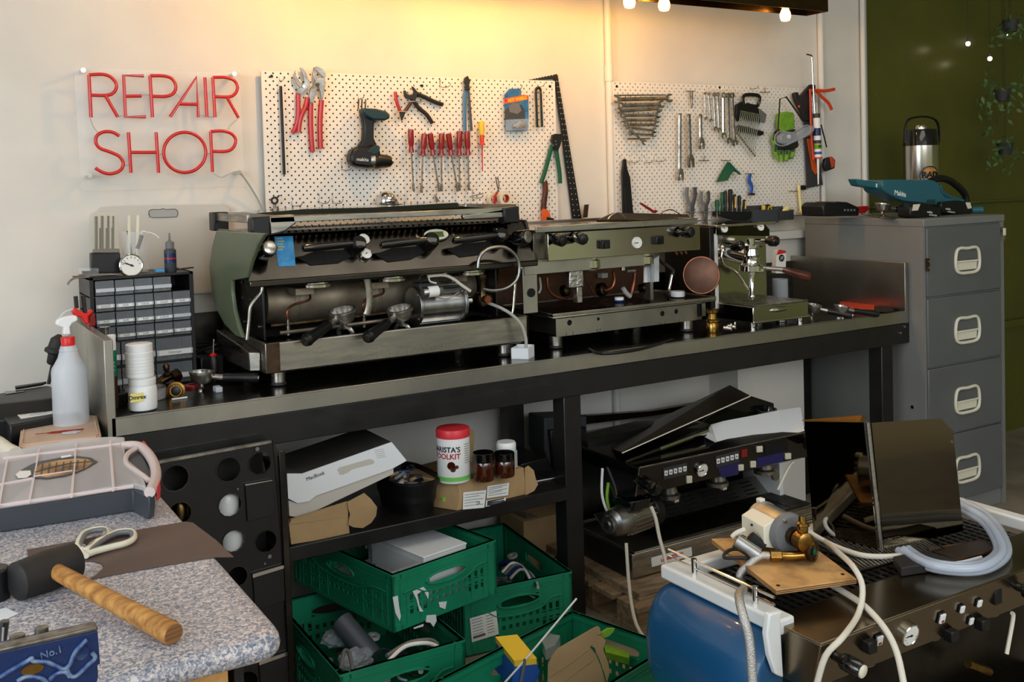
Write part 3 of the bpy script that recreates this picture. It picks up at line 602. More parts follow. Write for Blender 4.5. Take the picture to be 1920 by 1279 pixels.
# drip tray on the base
tz = 1.062
g = G().box((1.965, 2.985, tz), (CX1+0.02, 2.993, tz+0.012)).box((1.965, 2.985, tz), (1.973, 3.36, tz+0.012)).box((CX1+0.012, 2.985, tz), (CX1+0.02, 3.36, tz+0.012)).box((1.965, 3.352, tz), (CX1+0.02, 3.36, tz+0.012)).box((1.965, 2.985, tz-0.006), (CX1+0.02, 3.36, tz))
g.obj('drip_tray', 'steel', m2, bev=0.002)
g = G()
for k in range(36): x = 1.985+k*0.0202; g.box((x, 3.0, tz+0.003), (x+0.012, 3.34, tz+0.008))
g.obj('drip_grate', 'steel_dark', m2, kind='stuff')
# back and side panels
G().box((1.90, 3.44, 1.05), (2.74, 3.46, 1.36)).obj('back_panel', 'copper_plate', m2)
g = G().box((1.875, 3.035, 1.078), (1.935, 3.04, 1.26))
g.obj('side_bracket', 'steel_lip', m2, bev=0.001)
q = py(996, 549, 3.034); G().cyl(q, q+V((0, -0.003, 0)), 0.016, n=14).obj('bracket_hole', 'dark_void', m2)
G().box((1.88, 3.03, 1.215), (2.42, 3.05, 1.268)).obj('lower_crosspiece', 'steel_lip', m2, bev=0.001)
# front control box (mirror steel)
zc0, zc1 = 1.262, 1.362
G().box((1.952, 2.985, zc0), (2.66, 3.40, zc1)).obj('control_box', 'mirror', m2, bev=0.002)
G().box((1.90, 3.0, 1.27), (1.953, 3.40, 1.366)).obj('left_cover', 'steel_worn', m2, bev=0.002)
G().box((1.89, 2.97, 1.366), (2.63, 3.42, 1.376)).box((1.89, 2.965, 1.366), (2.63, 2.972, 1.388)).box((2.625, 2.965, 1.366), (2.63, 3.42, 1.388)).box((1.89, 3.415, 1.366), (2.63, 3.42, 1.388)).obj('top_tray', 'steel', m2, bev=0.002)
for (ax, ay), (bx_, by_) in (((1028, 447), (1060, 452)), ((1073, 444), (1098, 449)), ((1268, 436), (1300, 435))):
    k = knob(py(ax+8, ay, 2.985), py(bx_-4, by_, 2.925), 0.021, m2, cap='black_plastic')
    q = py(bx_-4, by_, 2.924)
    text('knob_mark', 'e', 0.022, frame(q+V((0.0, -0.002, 0.0)), (1, 0, 0), (0, 0, 1)), 'white_plastic', k)
for (x, y) in ((1131, 458), (1232, 450)):
    q = py(x, y, 2.985); o = G().box((q.x-0.018, 2.965, q.z-0.016), (q.x+0.018, 2.986, q.z+0.016)).obj('rocker_switch', 'black_plastic', m2, bev=0.003)
    G().box((q.x-0.010, 2.960, q.z-0.012), (q.x+0.010, 2.966, q.z+0.006)).obj('switch_key', 'black_gloss', o)
q = py(1194, 455, 2.985); gauge(None, q, (0, -1, 0), 0.0215, m2, dep=0.004, hands=((90, 0.9), (100, 0.6)), rim='dial')
# groups and guts
for x, y in ((1107, 494), (1207, 487)):
    c = py(x, y, 3.06); gh = G().lathe([(0.034, -0.018), (0.038, -0.014), (0.038, 0.012), (0.032, 0.016), (0.032, 0.04)], c, n=26).obj('group_head', 'chrome', m2)
    G().lathe([(0.026, -0.026), (0.030, -0.018)], c).obj('shower_screen', 'chrome_used', gh)
q = py(1081, 527, 3.08); G().prism([py(x, y, 3.05) for x, y in ((1068, 508), (1094, 506), (1095, 538), (1068, 541))], (0, 0.03, 0)).obj('foil_wrap', 'foil', m2, bev=0.004)
G().box((q.x-0.012, 3.06, q.z-0.08), (q.x+0.012, 3.09, q.z-0.01)).obj('valve_block', 'chrome_used', m2, bev=0.003)
for L, r, mm, nn in (([(1026, 520), (1028, 540), (1040, 555), (1062, 561)], 0.006, 'copper', 'copper_pipe'), ([(1150, 508), (1152, 525), (1146, 540), (1132, 546)], 0.007, 'copper', 'copper_pipe'), ([(1190, 512), (1188, 530), (1183, 552)], 0.008, 'copper', 'copper_pipe'), ([(1096, 520), (1108, 540), (1118, 558)], 0.003, 'copper', 'thin_pipe'), ([(1012, 520), (1014, 540), (1010, 550)], 0.004, 'hose_grey', 'hose'), ([(1168, 540), (1175, 550), (1182, 556)], 0.009, 'hose_grey', 'hose'), ([(1234, 486), (1250, 500), (1262, 508)], 0.006, 'black_plastic', 'steam_arm')):
    G().tube([py(x, y, 3.12) for x, y in L], r, 8).obj(nn, mm, m2)
for x, y, r in ((1060, 545, 0.022), (1128, 543, 0.026), (1205, 540, 0.018)):
    c = py(x, y, 3.2); G().lathe([(r*0.5, -0.02), (r, -0.012), (r, 0.012), (r*0.5, 0.02)], c, (0.4, -1, 0.2)).obj('pipe_elbow', 'brass_dark', m2)
c = py(1168, 497, 3.05); G().cyl(c+V((0, 0, -0.02)), c+V((0, 0, 0.02)), 0.010, n=16).obj('nozzle', 'chrome', m2)
c = py(1182, 508, 3.05); G().cyl(c+V((-0.02, 0, 0)), c+V((0.02, 0, 0)), 0.009, n=16).obj('nozzle', 'chrome_used', m2)
G().prism([py(x, y, 3.10) for x, y in ((1208, 500), (1236, 478), (1236, 528), (1208, 530))], (0, 0.006, 0)).obj('level_bracket', 'white_enamel', m2, bev=0.001)
c = py(1221, 512, 3.09); G().lathe([(0.012, -0.035), (0.013, -0.03), (0.013, 0.035), (0.01, 0.04)], c).obj('sight_glass', 'clear_grey', m2)
G().box((2.50, 3.10, 1.07), (2.515, 3.13, 1.24)).obj('inner_post', 'steel_lip', m2)
c = py(1137, 517, 3.40); G().box((c.x-0.015, 3.41, c.z-0.01), (c.x+0.015, 3.44, c.z+0.01)).obj('small_label', 'label_white', m2)
G().tube([pz(1105, 655, BZ+0.006), pz(1130, 663, BZ+0.006), pz(1200, 655, BZ+0.006), pz(1260, 637, BZ+0.006)], 0.006, 8).obj('mains_cable', 'black_plastic', m2)
# things lying on the top tray of machine two
def loose(name, pts, Y, vec, m, label, cat, **k):
    return tag(G().prism([py(x, y, Y) for x, y in pts], vec).obj(name, m, None, **k), label, cat)
t = thing('tray_grille', 'thin slatted black grille lying on top of the stripped two-group machine', 'grille', py(1230, 415, 3.1))
a, b, c_, d = py(1120, 414, 2.99), py(1297, 412, 2.99), py(1290, 404, 3.35), py(1150, 401, 3.35)
for k in range(14):
    f = k/13; G().tube([a.lerp(d, f), b.lerp(c_, f)], 0.004, 5, sm=1).obj('slat', 'black_metal', t)
G().tube([a, b, c_, d], 0.005, 6, closed=True, sm=1).obj('rim_bar', 'steel_dark', t)
o = G().tube([py(1139, 413, 3.02), py(1146, 404, 3.02), py(1158, 399, 3.02), py(1168, 403, 3.02), py(1176, 413, 3.02)], 0.0028, 8).obj('arched_wire', 'chrome_used', None); tag(o, 'arched wire handle standing on the grille of the two-group machine', 'wire')
o = G().tube([py(x, y, 3.2) for x, y in ((1236, 403), (1248, 395), (1262, 394), (1277, 404))], 0.0022, 8).obj('bent_wire', 'brass', None); tag(o, 'thin curved brass wire loop atop the two-group machine by the grey handled snips', 'wire')
# cap, lid, spatula wand on the drip grate
c = pz(1161, 566, tz+0.009); t = thing('bottle_cap', 'small white screw cap with a blue base on the drip grate', 'cap', c)
G().lathe([(0.021, 0), (0.022, 0.002), (0.022, 0.007), (0.018, 0.008)], c).obj('cap_base', 'blue_deep', t); G().lathe([(0.018, 0.007), (0.018, 0.018), (0.015, 0.019)], c).obj('cap_top', 'white_plastic', t)
c = pz(1271, 556, tz+0.012); o = G().lathe([(0.027, 0), (0.028, 0.002), (0.028, 0.020), (0.026, 0.022), (0.001, 0.022)], c).obj('jar_lid', 'white_plastic', None); tag(o, 'plain white jar lid at the right corner of the drip grate', 'lid')
t = thing('steam_wand', 'loose bright steel steam wand propped upright on the drip grate by the white lid', 'steam wand', pz(1253, 559, tz+0.01))
G().tube([pz(1253, 559, tz+0.012), py(1254, 548, 3.04), py(1260, 515, 3.04)], 0.006, 10).obj('wand_tube', 'chrome', t); G().tube([py(1260, 516, 3.04), py(1262, 508, 3.04), py(1256, 502, 3.04), py(1246, 494, 3.04)], 0.0075, 8).obj('rubber_grip', 'black_rubber', t)

# third machine: chrome single group
m3 = thing('espresso_machine', 'small chrome single-group espresso machine with a wooden handled portafilter', 'espresso machine', (3.05, 3.1, BZ))
# tray drawer
a = py(1411, 617, 2.925); DX0, DX1, DY = 2.875, 3.185, 2.925
z0, z1 = 0.962, 1.028
for x, y in ((2.89, 2.945), (3.155, 2.945), (2.89, 3.18), (3.155, 3.18)): G().lathe([(0.013, 0), (0.013, 0.03)], (x, y, BZ)).obj('foot', 'chrome', m3)
G().box((DX0, DY, z0), (DX1, 3.22, z1-0.004)).obj('tray_drawer', 'mirror', m3, bev=0.003)
G().box((DX0-0.004, DY-0.006, z0-0.004), (DX1+0.004, DY+0.003, z0+0.005)).obj('drawer_lip', 'chrome', m3, bev=0.002)
g = G()
for k in range(24): x = DX0+0.008+k*0.0125; g.box((x, DY+0.012, z1-0.004), (x+0.009, 3.14, z1+0.001))
g.box((DX0, DY, z1-0.003), (DX1, DY+0.012, z1+0.002)); g.obj('drip_grate', 'chrome_used', m3, kind='stuff')
G().lathe([(0.001, -0.052), (0.008, -0.04), (0.0125, 0), (0.008, 0.04), (0.001, 0.052)], py(1460, 580, DY-0.002), (1, 0, 0), 16).obj('drawer_handle', 'chrome', m3)
# body
G().box((2.885, 3.14, 1.0), (3.17, 3.40, 1.345)).obj('body_shell', 'mirror', m3, bev=0.004)
G().box((2.865, 3.13, 1.0), (2.885, 3.14, 1.31)).obj('corner_strip', 'white_enamel', m3, bev=0.002)
G().box((2.84, 3.13, 1.0), (2.866, 3.42, 1.34)).obj('side_panel', 'black_metal', m3, bev=0.003)
tp = [py(x, y, 3.12) for x, y in ((1346, 441), (1346, 418), (1430, 416), (1443, 430), (1443, 443))]
G().prism(tp, (0, 0.006, 0)).obj('gauge_panel', 'black_mirror', m3, bev=0.001)
G().box((2.85, 3.10, 1.338), (3.19, 3.42, 1.348)).obj('cup_tray', 'chrome', m3, bev=0.002)
for x, y in ((1355, 429), (1423, 426)): gauge(None, py(x, y, 3.12), (-0.15, -1, 0.25), 0.0195, m3, dep=0.012, hands=((60, 0.75),))
# group: stacked lathes
gc = py(1408, 505, 3.0); gx = gc.x
grp = G().lathe([(r_*1.35, z_) for r_, z_ in ((0.030, -0.03), (0.036, -0.028), (0.036, -0.008), (0.030, -0.004), (0.026, 0.01), (0.028, 0.03), (0.024, 0.034), (0.022, 0.06), (0.026, 0.064), (0.026, 0.074), (0.014, 0.078), (0.014, 0.10), (0.006, 0.104))], (gx, 3.0, 1.19), n=28).obj('group_head', 'chrome', m3)
G().cyl((gx, 3.0, 1.215), (gx, 3.14, 1.235), 0.036, 0.040).obj('group_neck', 'chrome', grp)
G().lathe([(0.010, 0), (0.013, 0.004), (0.013, 0.02), (0.010, 0.024), (0.012, 0.10), (0.017, 0.102), (0.017, 0.112), (0.014, 0.114), (0.014, 0.13)], (gx-0.012, 2.985, 1.045), n=20).obj('exhaust_tube', 'chrome', m3)
G().tube([V((gx-0.05, 3.02, 1.262)), V((gx, 3.0, 1.268)), V((gx+0.06, 3.0, 1.262))], 0.009, 10).obj('lever_shaft', 'chrome', m3)
knob(py(1372, 464, 3.02), py(1390, 460, 2.96), 0.020, m3, cap='black_gloss', name='valve_knob')
knob(py(1436, 452, 3.03), py(1457, 452, 2.98), 0.021, m3, cap='black_gloss', name='valve_knob')
G().cyl(py(1360, 460, 3.08), py(1376, 464, 3.02), 0.009).obj('valve_stem', 'chrome', m3)
G().cyl(py(1418, 452, 3.08), py(1440, 452, 3.02), 0.009).obj('valve_stem', 'chrome', m3)
G().sph(py(1355, 470, 3.05), 0.013).obj('ball_joint', 'chrome', m3)
G().tube([py(x, y, 3.0) for x, y in ((1354, 472), (1353, 485), (1358, 497), (1372, 505), (1384, 515), (1394, 530), (1400, 538), (1403, 543))], 0.0055, 10).obj('steam_wand', 'chrome', m3)
# portafilter locked in
pfm = MX.Translation((gx+0.02, 2.985, 1.165))
G(pfm).lathe([(0.028, -0.012), (0.036, -0.006), (0.036, 0.006), (0.030, 0.008)], (0, 0, 0)).obj('portafilter_ring', 'chrome', m3)
a, b = py(1446, 501, 2.975), py(1466, 505, 2.95); G().cyl((gx+0.04, 2.985, a.z), b, 0.008, 0.010).obj('portafilter_neck', 'chrome', m3)
c = py(1522, 521, 2.90); h = G().lathe([(0.009, 0), (0.012, 0.01), (0.013, 0.04), (0.018, 0.095), (0.019, 0.115), (0.014, 0.125)], b, c-b, 20).obj('wooden_handle', 'wood_dark', m3, label='reddish dark wooden handle')
# leaning copper-coloured disc and wire basket behind the left side
dc = py(1316, 516, 2.98); dn = (EYE-dc).normalized().lerp(V((-1, 0, 0)), 0.35).normalized()
t = thing('metal_disc', 'round copper brown metal disc leaning upright left of the chrome single-group machine', 'disc', (dc.x, dc.y, BZ+0.04))
G().lathe([(0.066, 0), (0.071, 0.002), (0.072, 0.006), (0.066, 0.008)], dc, dn, 40).obj('disc', 'copper_plate', t)
G().lathe([(0.071, 0.0), (0.074, 0.003), (0.073, 0.009), (0.069, 0.009)], dc, dn, 40, cap=False).obj('disc_rim', 'copper', t)
t = thing('filter_basket', 'spiral brown wire and metal part lying behind the disc on the ledge', 'metal part', py(1300, 478, 3.28))
for k in range(9):
    c = py(1268+k*9, 477-k*0.8, 3.28); G().lathe([(0.006, -0.006), (0.011, 0), (0.006, 0.006)], c, (1, 0.1, 0.1), 12).obj('coil', 'rusty', t)
G().tube([py(x, y, 3.26) for x, y in ((1307, 468), (1325, 460), (1340, 456), (1340, 466), (1325, 474), (1310, 470))], 0.004, 6).obj('wire_frame', 'rusty', t)
# brass valve body in front
c = pz(1346, 625, BZ); t = thing('brass_valve', 'brass cylindrical valve body with two small chrome taps in front of the chrome machine', 'valve', c)
G().lathe([(0.024, 0), (0.025, 0.004), (0.025, 0.035), (0.022, 0.04), (0.027, 0.044), (0.027, 0.05), (0.018, 0.054), (0.016, 0.074), (0.023, 0.078), (0.024, 0.09), (0.014, 0.094)], c+V((0, 0.03, 0))).obj('valve_body', 'brass', t)
for dx, dy in ((0.010, -0.02), (0.05, 0.0)):
    q = c+V((dx, dy, 0.022)); o = G().cyl(q, q+V((0.022, -0.02, -0.004)), 0.010, n=14).cyl(q+V((0.008, -0.008, 0)), q+V((0.011, -0.011, -0.001)), 0.014, n=14).obj('tap', 'chrome', t)
    G().box(q+V((0.018, -0.024, -0.012)), q+V((0.026, -0.018, 0.018))).obj('tap_lever', 'chrome', o, bev=0.002)
# plastic bottle with red and black logo, clear cylinder behind
t = thing('cleaner_pack', 'white pack with a red top and round black logo behind the wooden handle', 'pack', (py(1465, 520, 3.3).x, 3.3, BZ))
q = [py(x, y, 3.28) for x, y in ((1457, 478), (1461, 468), (1473, 470), (1475, 480), (1473, 513), (1455, 513))]; G().prism(q, (0, 0.03, 0)).obj('pack', 'white_plastic', t, bev=0.003)
q = [py(x, y, 3.279) for x, y in ((1457, 478), (1461, 468), (1473, 470), (1474, 474))]; G().prism(q, (0, 0.003, 0)).obj('red_top', 'bright_red', t)
c = py(1466, 484, 3.277); G().cyl(c, c+V((0, 0.003, 0)), 0.016, n=24).obj('logo_disc', 'black_plastic', t); text('logo_text', 'JiT', 0.018, FW(c+V((0, -0.001, 0))), 'white_plastic', t)
c = V((py(1463, 550, 3.22).x, 3.22, BZ)); G_ = thing('plastic_cylinder', 'clear plastic cylinder beside the chrome machine under the wooden handle', 'container', c)
G().lathe([(0.034, 0), (0.035, 0.002), (0.035, 0.15), (0.033, 0.15), (0.033, 0.004)], c, cap=False).obj('shell', 'clear_grey', G_); G().cyl(c+V((0, 0, 0.004)), c+V((0, 0, 0.13)), 0.006).obj('inner_rod', 'chrome_used', G_)
portafilter('black handled portafilter near the wooden handle, its cup filled with loose chrome pieces', pz(1525, 573, BZ+0.055)+V((0, 0, 0.0)), -48, 10, 1.0, hl=0.10)
portafilter('slim black handled portafilter leaning against the right end upstand', pz(1578, 575, BZ+0.05), -18, 9, 0.95, hl=0.125)
for k, (x, y) in enumerate(((1516, 541), (1527, 538), (1535, 541))):
    c = py(x, y, 3.2); 
c = pz(1625, 577, BZ+0.008)
t = thing('cable_cutters', 'red handled cutting tool lying near the front right corner of the worktop', 'tool', c)
G().prism([pz(x, y, BZ+0.004) for x, y in ((1572, 578), (1575, 570), (1640, 575), (1638, 586), (1622, 585))], (0, 0, 0.012)).obj('red_grip', 'orange_red', t, bev=0.003)
G().prism([pz(x, y, BZ+0.004) for x, y in ((1622, 583), (1632, 577), (1672, 580), (1676, 585), (1660, 587), (1640, 586))], (0, 0, 0.008)).obj('black_jaw', 'black_plastic', t, bev=0.002)
o = G().box(pz(1573, 598, BZ), pz(1573, 598, BZ)+V((0.012, 0.01, 0.006))).obj('sticker_scrap', 'white_paper', None); tag(o, 'tiny white paper scrap on the bench edge at the right', 'paper')
o = G().lathe([(0.02, 0), (0.024, 0.002), (0.024, 0.012), (0.02, 0.014)], pz(1465, 603, BZ)).obj('steel_cup', 'chrome_used', None); tag(o, 'shallow steel cup under the chrome machine between its feet', 'cup')
# tools hanging on the pegboards
TY = PBY-0.014            # plane in which the tools hang
def wl(x, y, d=0.0): return py(x, y, TY-d)
def hook(t, x, y, L=0.045, up=0.012, m='chrome_used'):
    p = py(x, y, PBY); return G().tube([p+V((0, 0.001, 0.012)), p+V((0, -0.003, 0)), p+V((0, -L, 0)), p+V((0, -L-0.008, up))], 0.0016, 6, sm=2).obj('hook', m, t)
def empty_hook(x, y, label, r=0):
    p = py(x, y, PBY); o = G().tube([p+V((0, 0.001, 0.03)), p+V((0, -0.003, 0.026)), p+V((0, -0.003, 0)), p+V((0.02, -0.035, -0.002)), p+V((0.026, -0.042, 0.012))], 0.0016, 6, sm=2).obj('peg_hook', 'chrome_used', None)
    return tag(o, label, 'hook', 'empty pegboard hooks')
for (x, y), w_ in zip(((547, 385), (598, 380), (623, 380), (640, 318), (825, 163), (886, 370)), ('low on the left pegboard just right of the hose clip', 'left one of the pair low on the left pegboard', 'right one of the pair low on the left pegboard', 'just below left of the cordless drill', 'near the board top above the black channel pliers', 'right under the rightmost nut driver')): empty_hook(x, y, 'empty wire hook '+w_)
for (x, y), w_ in zip(((1162, 305), (1180, 304), (1207, 304), (1228, 302)), ('first', 'second', 'third', 'fourth')): empty_hook(x, y, w_+' from the left of the empty hooks under the spanner stack')
def handle2(g, pts, r, flat=0.7): g.tube([wl(x, y) for x, y in pts], r, 8, sm=3, flat=flat)
def bar(t, name, pts, r, m, flat=0.7, d=0.0, sm=3, n=8): return G().tube([wl(x, y, d) for x, y in pts], r, n, sm=sm, flat=flat).obj(name, m, t)
def plate(t, name, pts, th, m, d=0.0, bev=0.0012): return G().prism([wl(x, y, d) for x, y in pts], (0, -th, 0)).obj(name, m, t, bev=bev)
Z2 = lambda L: [(480+x/4, 100+y/4) for x, y in L]
Z3 = lambda L: [(720+x/3.997, 100+y/3.997) for x, y in L]
Z4 = lambda L: [(1130+x/4.41, 130+y/4.41) for x, y in L]
Z5 = lambda L: [(1320+x/3.76, 90+y/3.76) for x, y in L]
# black strip bar
t = thing('hacksaw_blade', 'long thin black bar hanging at the left edge of the left pegboard', 'bar', wl(532, 328)); bar(t, 'blade', Z2([(185, 245), (212, 910)]), 0.0055, 'black_plastic', 0.4, sm=1); hook(t, 524, 152)
# slip joint pliers pair
t = thing('slip_joint_pliers', 'smaller curved-jaw pliers with red dipped handles, left of the two near the drill', 'pliers', wl(560, 250))
plate(t, 'jaw', Z2([(322, 108), (345, 112), (372, 150), (386, 195), (402, 215), (398, 250), (360, 280), (345, 300), (318, 312), (302, 300), (306, 272), (340, 240), (362, 212), (352, 170), (334, 135)]), 0.008, 'chrome_used')
plate(t, 'jaw', Z2([(290, 130), (300, 170), (325, 215), (345, 235), (330, 262), (300, 230), (280, 190), (276, 165)]), 0.006, 'chrome_used', 0.003)
c = wl(*Z2([(356, 248)])[0], 0.009); G().cyl(c, c+V((0, -0.004, 0)), 0.006, n=12).obj('pivot', 'chrome', t)
bar(t, 'handle', Z2([(316, 300), (318, 420), (312, 500), (290, 570), (272, 598)]), 0.0085, 'red_plastic'); bar(t, 'handle', Z2([(385, 330), (372, 400), (340, 470), (326, 540), (322, 592)]), 0.0085, 'red_plastic', d=0.004)
t = thing('water_pump_pliers', 'larger water pump pliers with long red handles hanging left of the cordless drill', 'pliers', wl(600, 285))
plate(t, 'jaw', Z2([(428, 108), (450, 100), (490, 118), (514, 150), (516, 178), (498, 182), (462, 150), (440, 128), (436, 160), (450, 205), (436, 215), (422, 160)]), 0.010, 'chrome_used')
plate(t, 'jaw', Z2([(440, 200), (470, 180), (512, 185), (516, 235), (502, 300), (496, 345), (482, 345), (478, 290), (460, 250), (440, 300), (425, 372), (398, 372), (396, 300), (404, 262), (436, 228)]), 0.009, 'chrome_used', 0.003)
c = wl(*Z2([(460, 235)])[0], 0.012); G().cyl(c, c+V((0, -0.005, 0)), 0.007, n=12).obj('pivot', 'brass_dark', t)
bar(t, 'handle', Z2([(412, 375), (410, 500), (414, 620), (424, 740)]), 0.0098, 'red_plastic'); bar(t, 'handle', Z2([(492, 350), (482, 480), (482, 600), (486, 715)]), 0.0098, 'red_plastic')
# cordless drill, upside down
t = thing('cordless_drill', 'dark green and black cordless drill hung upside down', 'drill', wl(690, 318, 0.03))
plate(t, 'grip', Z2([(768, 425), (880, 432), (882, 460), (868, 500), (862, 560), (862, 640), (880, 680), (875, 730), (790, 740), (745, 700), (780, 650), (786, 560), (778, 490), (768, 470)]), 0.034, 'black_plastic', 0.0, bev=0.008)
plate(t, 'foot', Z2([(765, 418), (860, 422), (940, 440), (966, 470), (966, 494), (930, 510), (840, 505), (790, 480), (765, 450)]), 0.05, 'teal_dark', 0.0, bev=0.008)
plate(t, 'housing', Z2([(668, 770), (690, 725), (735, 700), (800, 705), (830, 690), (880, 690), (895, 750), (880, 850), (800, 862), (700, 850), (672, 820)]), 0.055, 'black_plastic', 0.0, bev=0.012)
plate(t, 'side_panel', Z2([(790, 745), (850, 690), (880, 700), (885, 745), (840, 760)]), 0.056, 'teal_dark', 0.001)
a, b = wl(*Z2([(850, 805)])[0], 0.028), wl(*Z2([(1025, 812)])[0], 0.028)
G().lathe([(0.030, -0.005), (0.032, 0.0), (0.032, 0.012), (0.029, 0.014)], a, b-a, 24).obj('gear_ring', 'chrome_used', t)
G().lathe([(0.029, 0.014), (0.030, 0.03), (0.026, 0.045), (0.024, 0.07), (0.020, 0.084), (0.012, 0.088)], a, b-a, 24).obj('chuck', 'black_plastic', t)
G().lathe([(0.012, 0), (0.012, 0.006)], a+(b-a).normalized()*0.086, b-a).obj('chuck_mouth', 'chrome_used', t)
text('maker_name', 'makita', 0.018, frame(wl(*Z2([(800, 797)])[0], 0.0562), (1, 0, -0.06), (0, 0, 1)), 'white_plastic', t)
for x in (770, 795, 822): bar(t, 'hanging_clip', Z2([(x, 345), (x-3, 420)]), 0.003, 'brass_dark', d=0.02)
hook(t, 672, 186)
# small cutters and black channel pliers
t = thing('side_cutters', 'small red handled cutters pointing down beside the black channel pliers', 'pliers', wl(753, 225))
bar(t, 'handle', Z3([(85, 288), (92, 350), (108, 400), (125, 438)]), 0.007, 'red_plastic'); bar(t, 'handle', Z3([(232, 285), (215, 345), (185, 395), (160, 435)]), 0.007, 'copper_plate')
plate(t, 'jaw', Z3([(112, 438), (160, 436), (150, 465), (134, 505), (128, 505), (118, 470)]), 0.006, 'black_metal'); bar(t, 'wire_bracket', Z3([(98, 436), (174, 436)]), 0.002, 'chrome_used', d=0.012)
t = thing('channel_pliers', 'black channel lock pliers spread open to the right of the small red cutters', 'pliers', wl(790, 225))
bar(t, 'handle', Z3([(240, 300), (310, 330), (370, 360), (440, 385)]), 0.0085, 'black_plastic'); bar(t, 'handle', Z3([(225, 360), (260, 410), (320, 460), (362, 525)]), 0.0085, 'black_plastic')
plate(t, 'jaw', Z3([(142, 280), (155, 278), (168, 305), (190, 315), (225, 300), (208, 270), (203, 248), (218, 255), (245, 290), (240, 330), (225, 365), (195, 345), (160, 340), (146, 315)]), 0.008, 'black_metal', 0.002)
bar(t, 'wire_bracket', Z3([(170, 362), (295, 360)]), 0.002, 'chrome_used', d=0.014)
# end cutters with blue handles
t = thing('nippers', 'slim pliers with long straight blue handles pointing down', 'pliers', wl(877, 245))
plate(t, 'jaw', Z3([(598, 185), (622, 170), (630, 190), (640, 205), (632, 240), (640, 275), (600, 278), (605, 240), (594, 215)]), 0.009, 'black_metal')
bar(t, 'handle', Z3([(610, 275), (606, 400), (608, 580)]), 0.0075, 'blue_handle' if 'blue_handle' in MT else mat('blue_handle', (62, 112, 158), 0.4), 0.5); bar(t, 'handle', Z3([(632, 275), (642, 400), (656, 582)]), 0.006, 'slate', 0.5)
# red nut drivers
DR = [((200, 568), (205, 745), (222, 1030), 1), ((303, 600), (290, 765), (281, 1045), 1), ((345, 598), (368, 765), (416, 1035), 1), ((432, 598), (430, 765), (432, 1035), 1), ((482, 598), (505, 765), (554, 1035), 1), ((566, 580), (563, 765), (567, 1030), 1), ((622, 582), (630, 765), (636, 1028), 1)]
PL = ['first from the left, hanging alone with the lowest handle end', 'second from the left, in the tight group', 'third from the left, shaft slanting right', 'fourth from the left, hanging straight', 'fifth from the left, shaft slanting right to the sixth', 'sixth from the left, shaft crossing the fifth', 'last on the right, beside the yellow one']
for k, (a, b, c, _) in enumerate(DR):
    pa, pb_, pc = [wl(*Z3([q])[0], 0.012) for q in (a, b, c)]
    t = thing('nut_driver', 'red handled nut driver '+PL[k], 'nut driver', pc, 'red handled nut drivers in a row')
    L = (pb_-pa).length; d = pb_-pa
    G().lathe([(0.006, 0), (0.0115, 0.003), (0.0115, L*0.62), (0.0085, L*0.72), (0.0085, L*0.78), (0.0105, L*0.9), (0.0105, L)], pa, d, 14).obj('handle', 'dark_red', t)
    G().cyl(pb_, pc, 0.0033, n=10).obj('shaft', 'tool_steel', t)
    e = (pc-pb_).normalized(); G().cyl(pc-e*0.03, pc, 0.0055, 0.006, n=6).obj('socket_tip', 'tool_steel', t)
o = G().tube([wl(x, y, 0.02) for x, y in Z3([(255, 715), (262, 765), (350, 770), (450, 770), (560, 768), (640, 765), (658, 735)])], 0.0016, 6).obj('tool_rail', 'chrome_used', None); tag(o, 'thin wire rail holding the row of red nut drivers', 'rail')
# insulated screwdriver
t = thing('insulated_screwdriver', 'yellow and red insulated screwdriver with a red blade', 'screwdriver', wl(905, 320))
pa, pb_, pc = [wl(*Z3([q])[0], 0.012) for q in ((728, 505), (736, 690), (738, 885))]
d = pb_-pa; L = d.length
G().lathe([(0.006, 0), (0.0115, 0.006), (0.012, L*0.4), (0.008, L*0.6)], pa, d, 14).obj('handle', 'yellow', t)
G().lathe([(0.0085, L*0.58), (0.0095, L*0.7), (0.008, L*0.9), (0.0125, L*0.94), (0.0125, L)], pa, d, 14).obj('grip_collar', 'orange_red', t)
G().cyl(pb_, pc, 0.0033, 0.0022, n=10).obj('blade', 'bright_red', t); bar(t, 'wire_bracket', Z3([(690, 705), (765, 702)]), 0.0018, 'chrome_used', d=0.02)
# toy car blister pack
t = thing('toy_car_pack', 'blister pack with a silver toy car on a blue card', 'toy pack', wl(968, 246))
plate(t, 'card', Z3([(902, 310), (938, 266), (1024, 264), (1028, 315), (1082, 315), (1082, 480), (1076, 580), (908, 584)]), 0.0015, 'card_blue' if 'card_blue' in MT else mat('card_blue', (64, 130, 176), 0.4, col2=(40, 90, 150), scale=30), 0.004, bev=0)
plate(t, 'picture_panel', Z3([(905, 500), (905, 430), (950, 385), (1030, 385), (1055, 430), (1058, 490)]), 0.0006, 'slate', 0.0056, bev=0)
plate(t, 'picture_panel', Z3([(935, 395), (960, 375), (1010, 372), (1030, 430), (1000, 455), (940, 440)]), 0.0005, 'mid_grey', 0.0063, bev=0)
plate(t, 'title_band', Z3([(903, 338), (960, 330), (1040, 312), (1082, 316), (1084, 342), (1010, 362), (903, 378)]), 0.0008, 'orange', 0.0056, bev=0)
text('title_text', 'HOT WHEELS', 0.0185, frame(wl(*Z3([(1000, 345)])[0], 0.0066), (1, 0, 0.16), (0, 0, 1)), 'yellow', t, sx=0.78, bold=0.0006)
q = wl(*Z3([(912, 354)])[0], 0.0065); G().cyl(q, q+V((0, -0.0008, 0)), 0.006, n=16).obj('round_badge', 'bright_red', t)
plate(t, 'blister', Z3([(908, 498), (1076, 492), (1074, 578), (910, 582)]), 0.022, 'clear', 0.006)
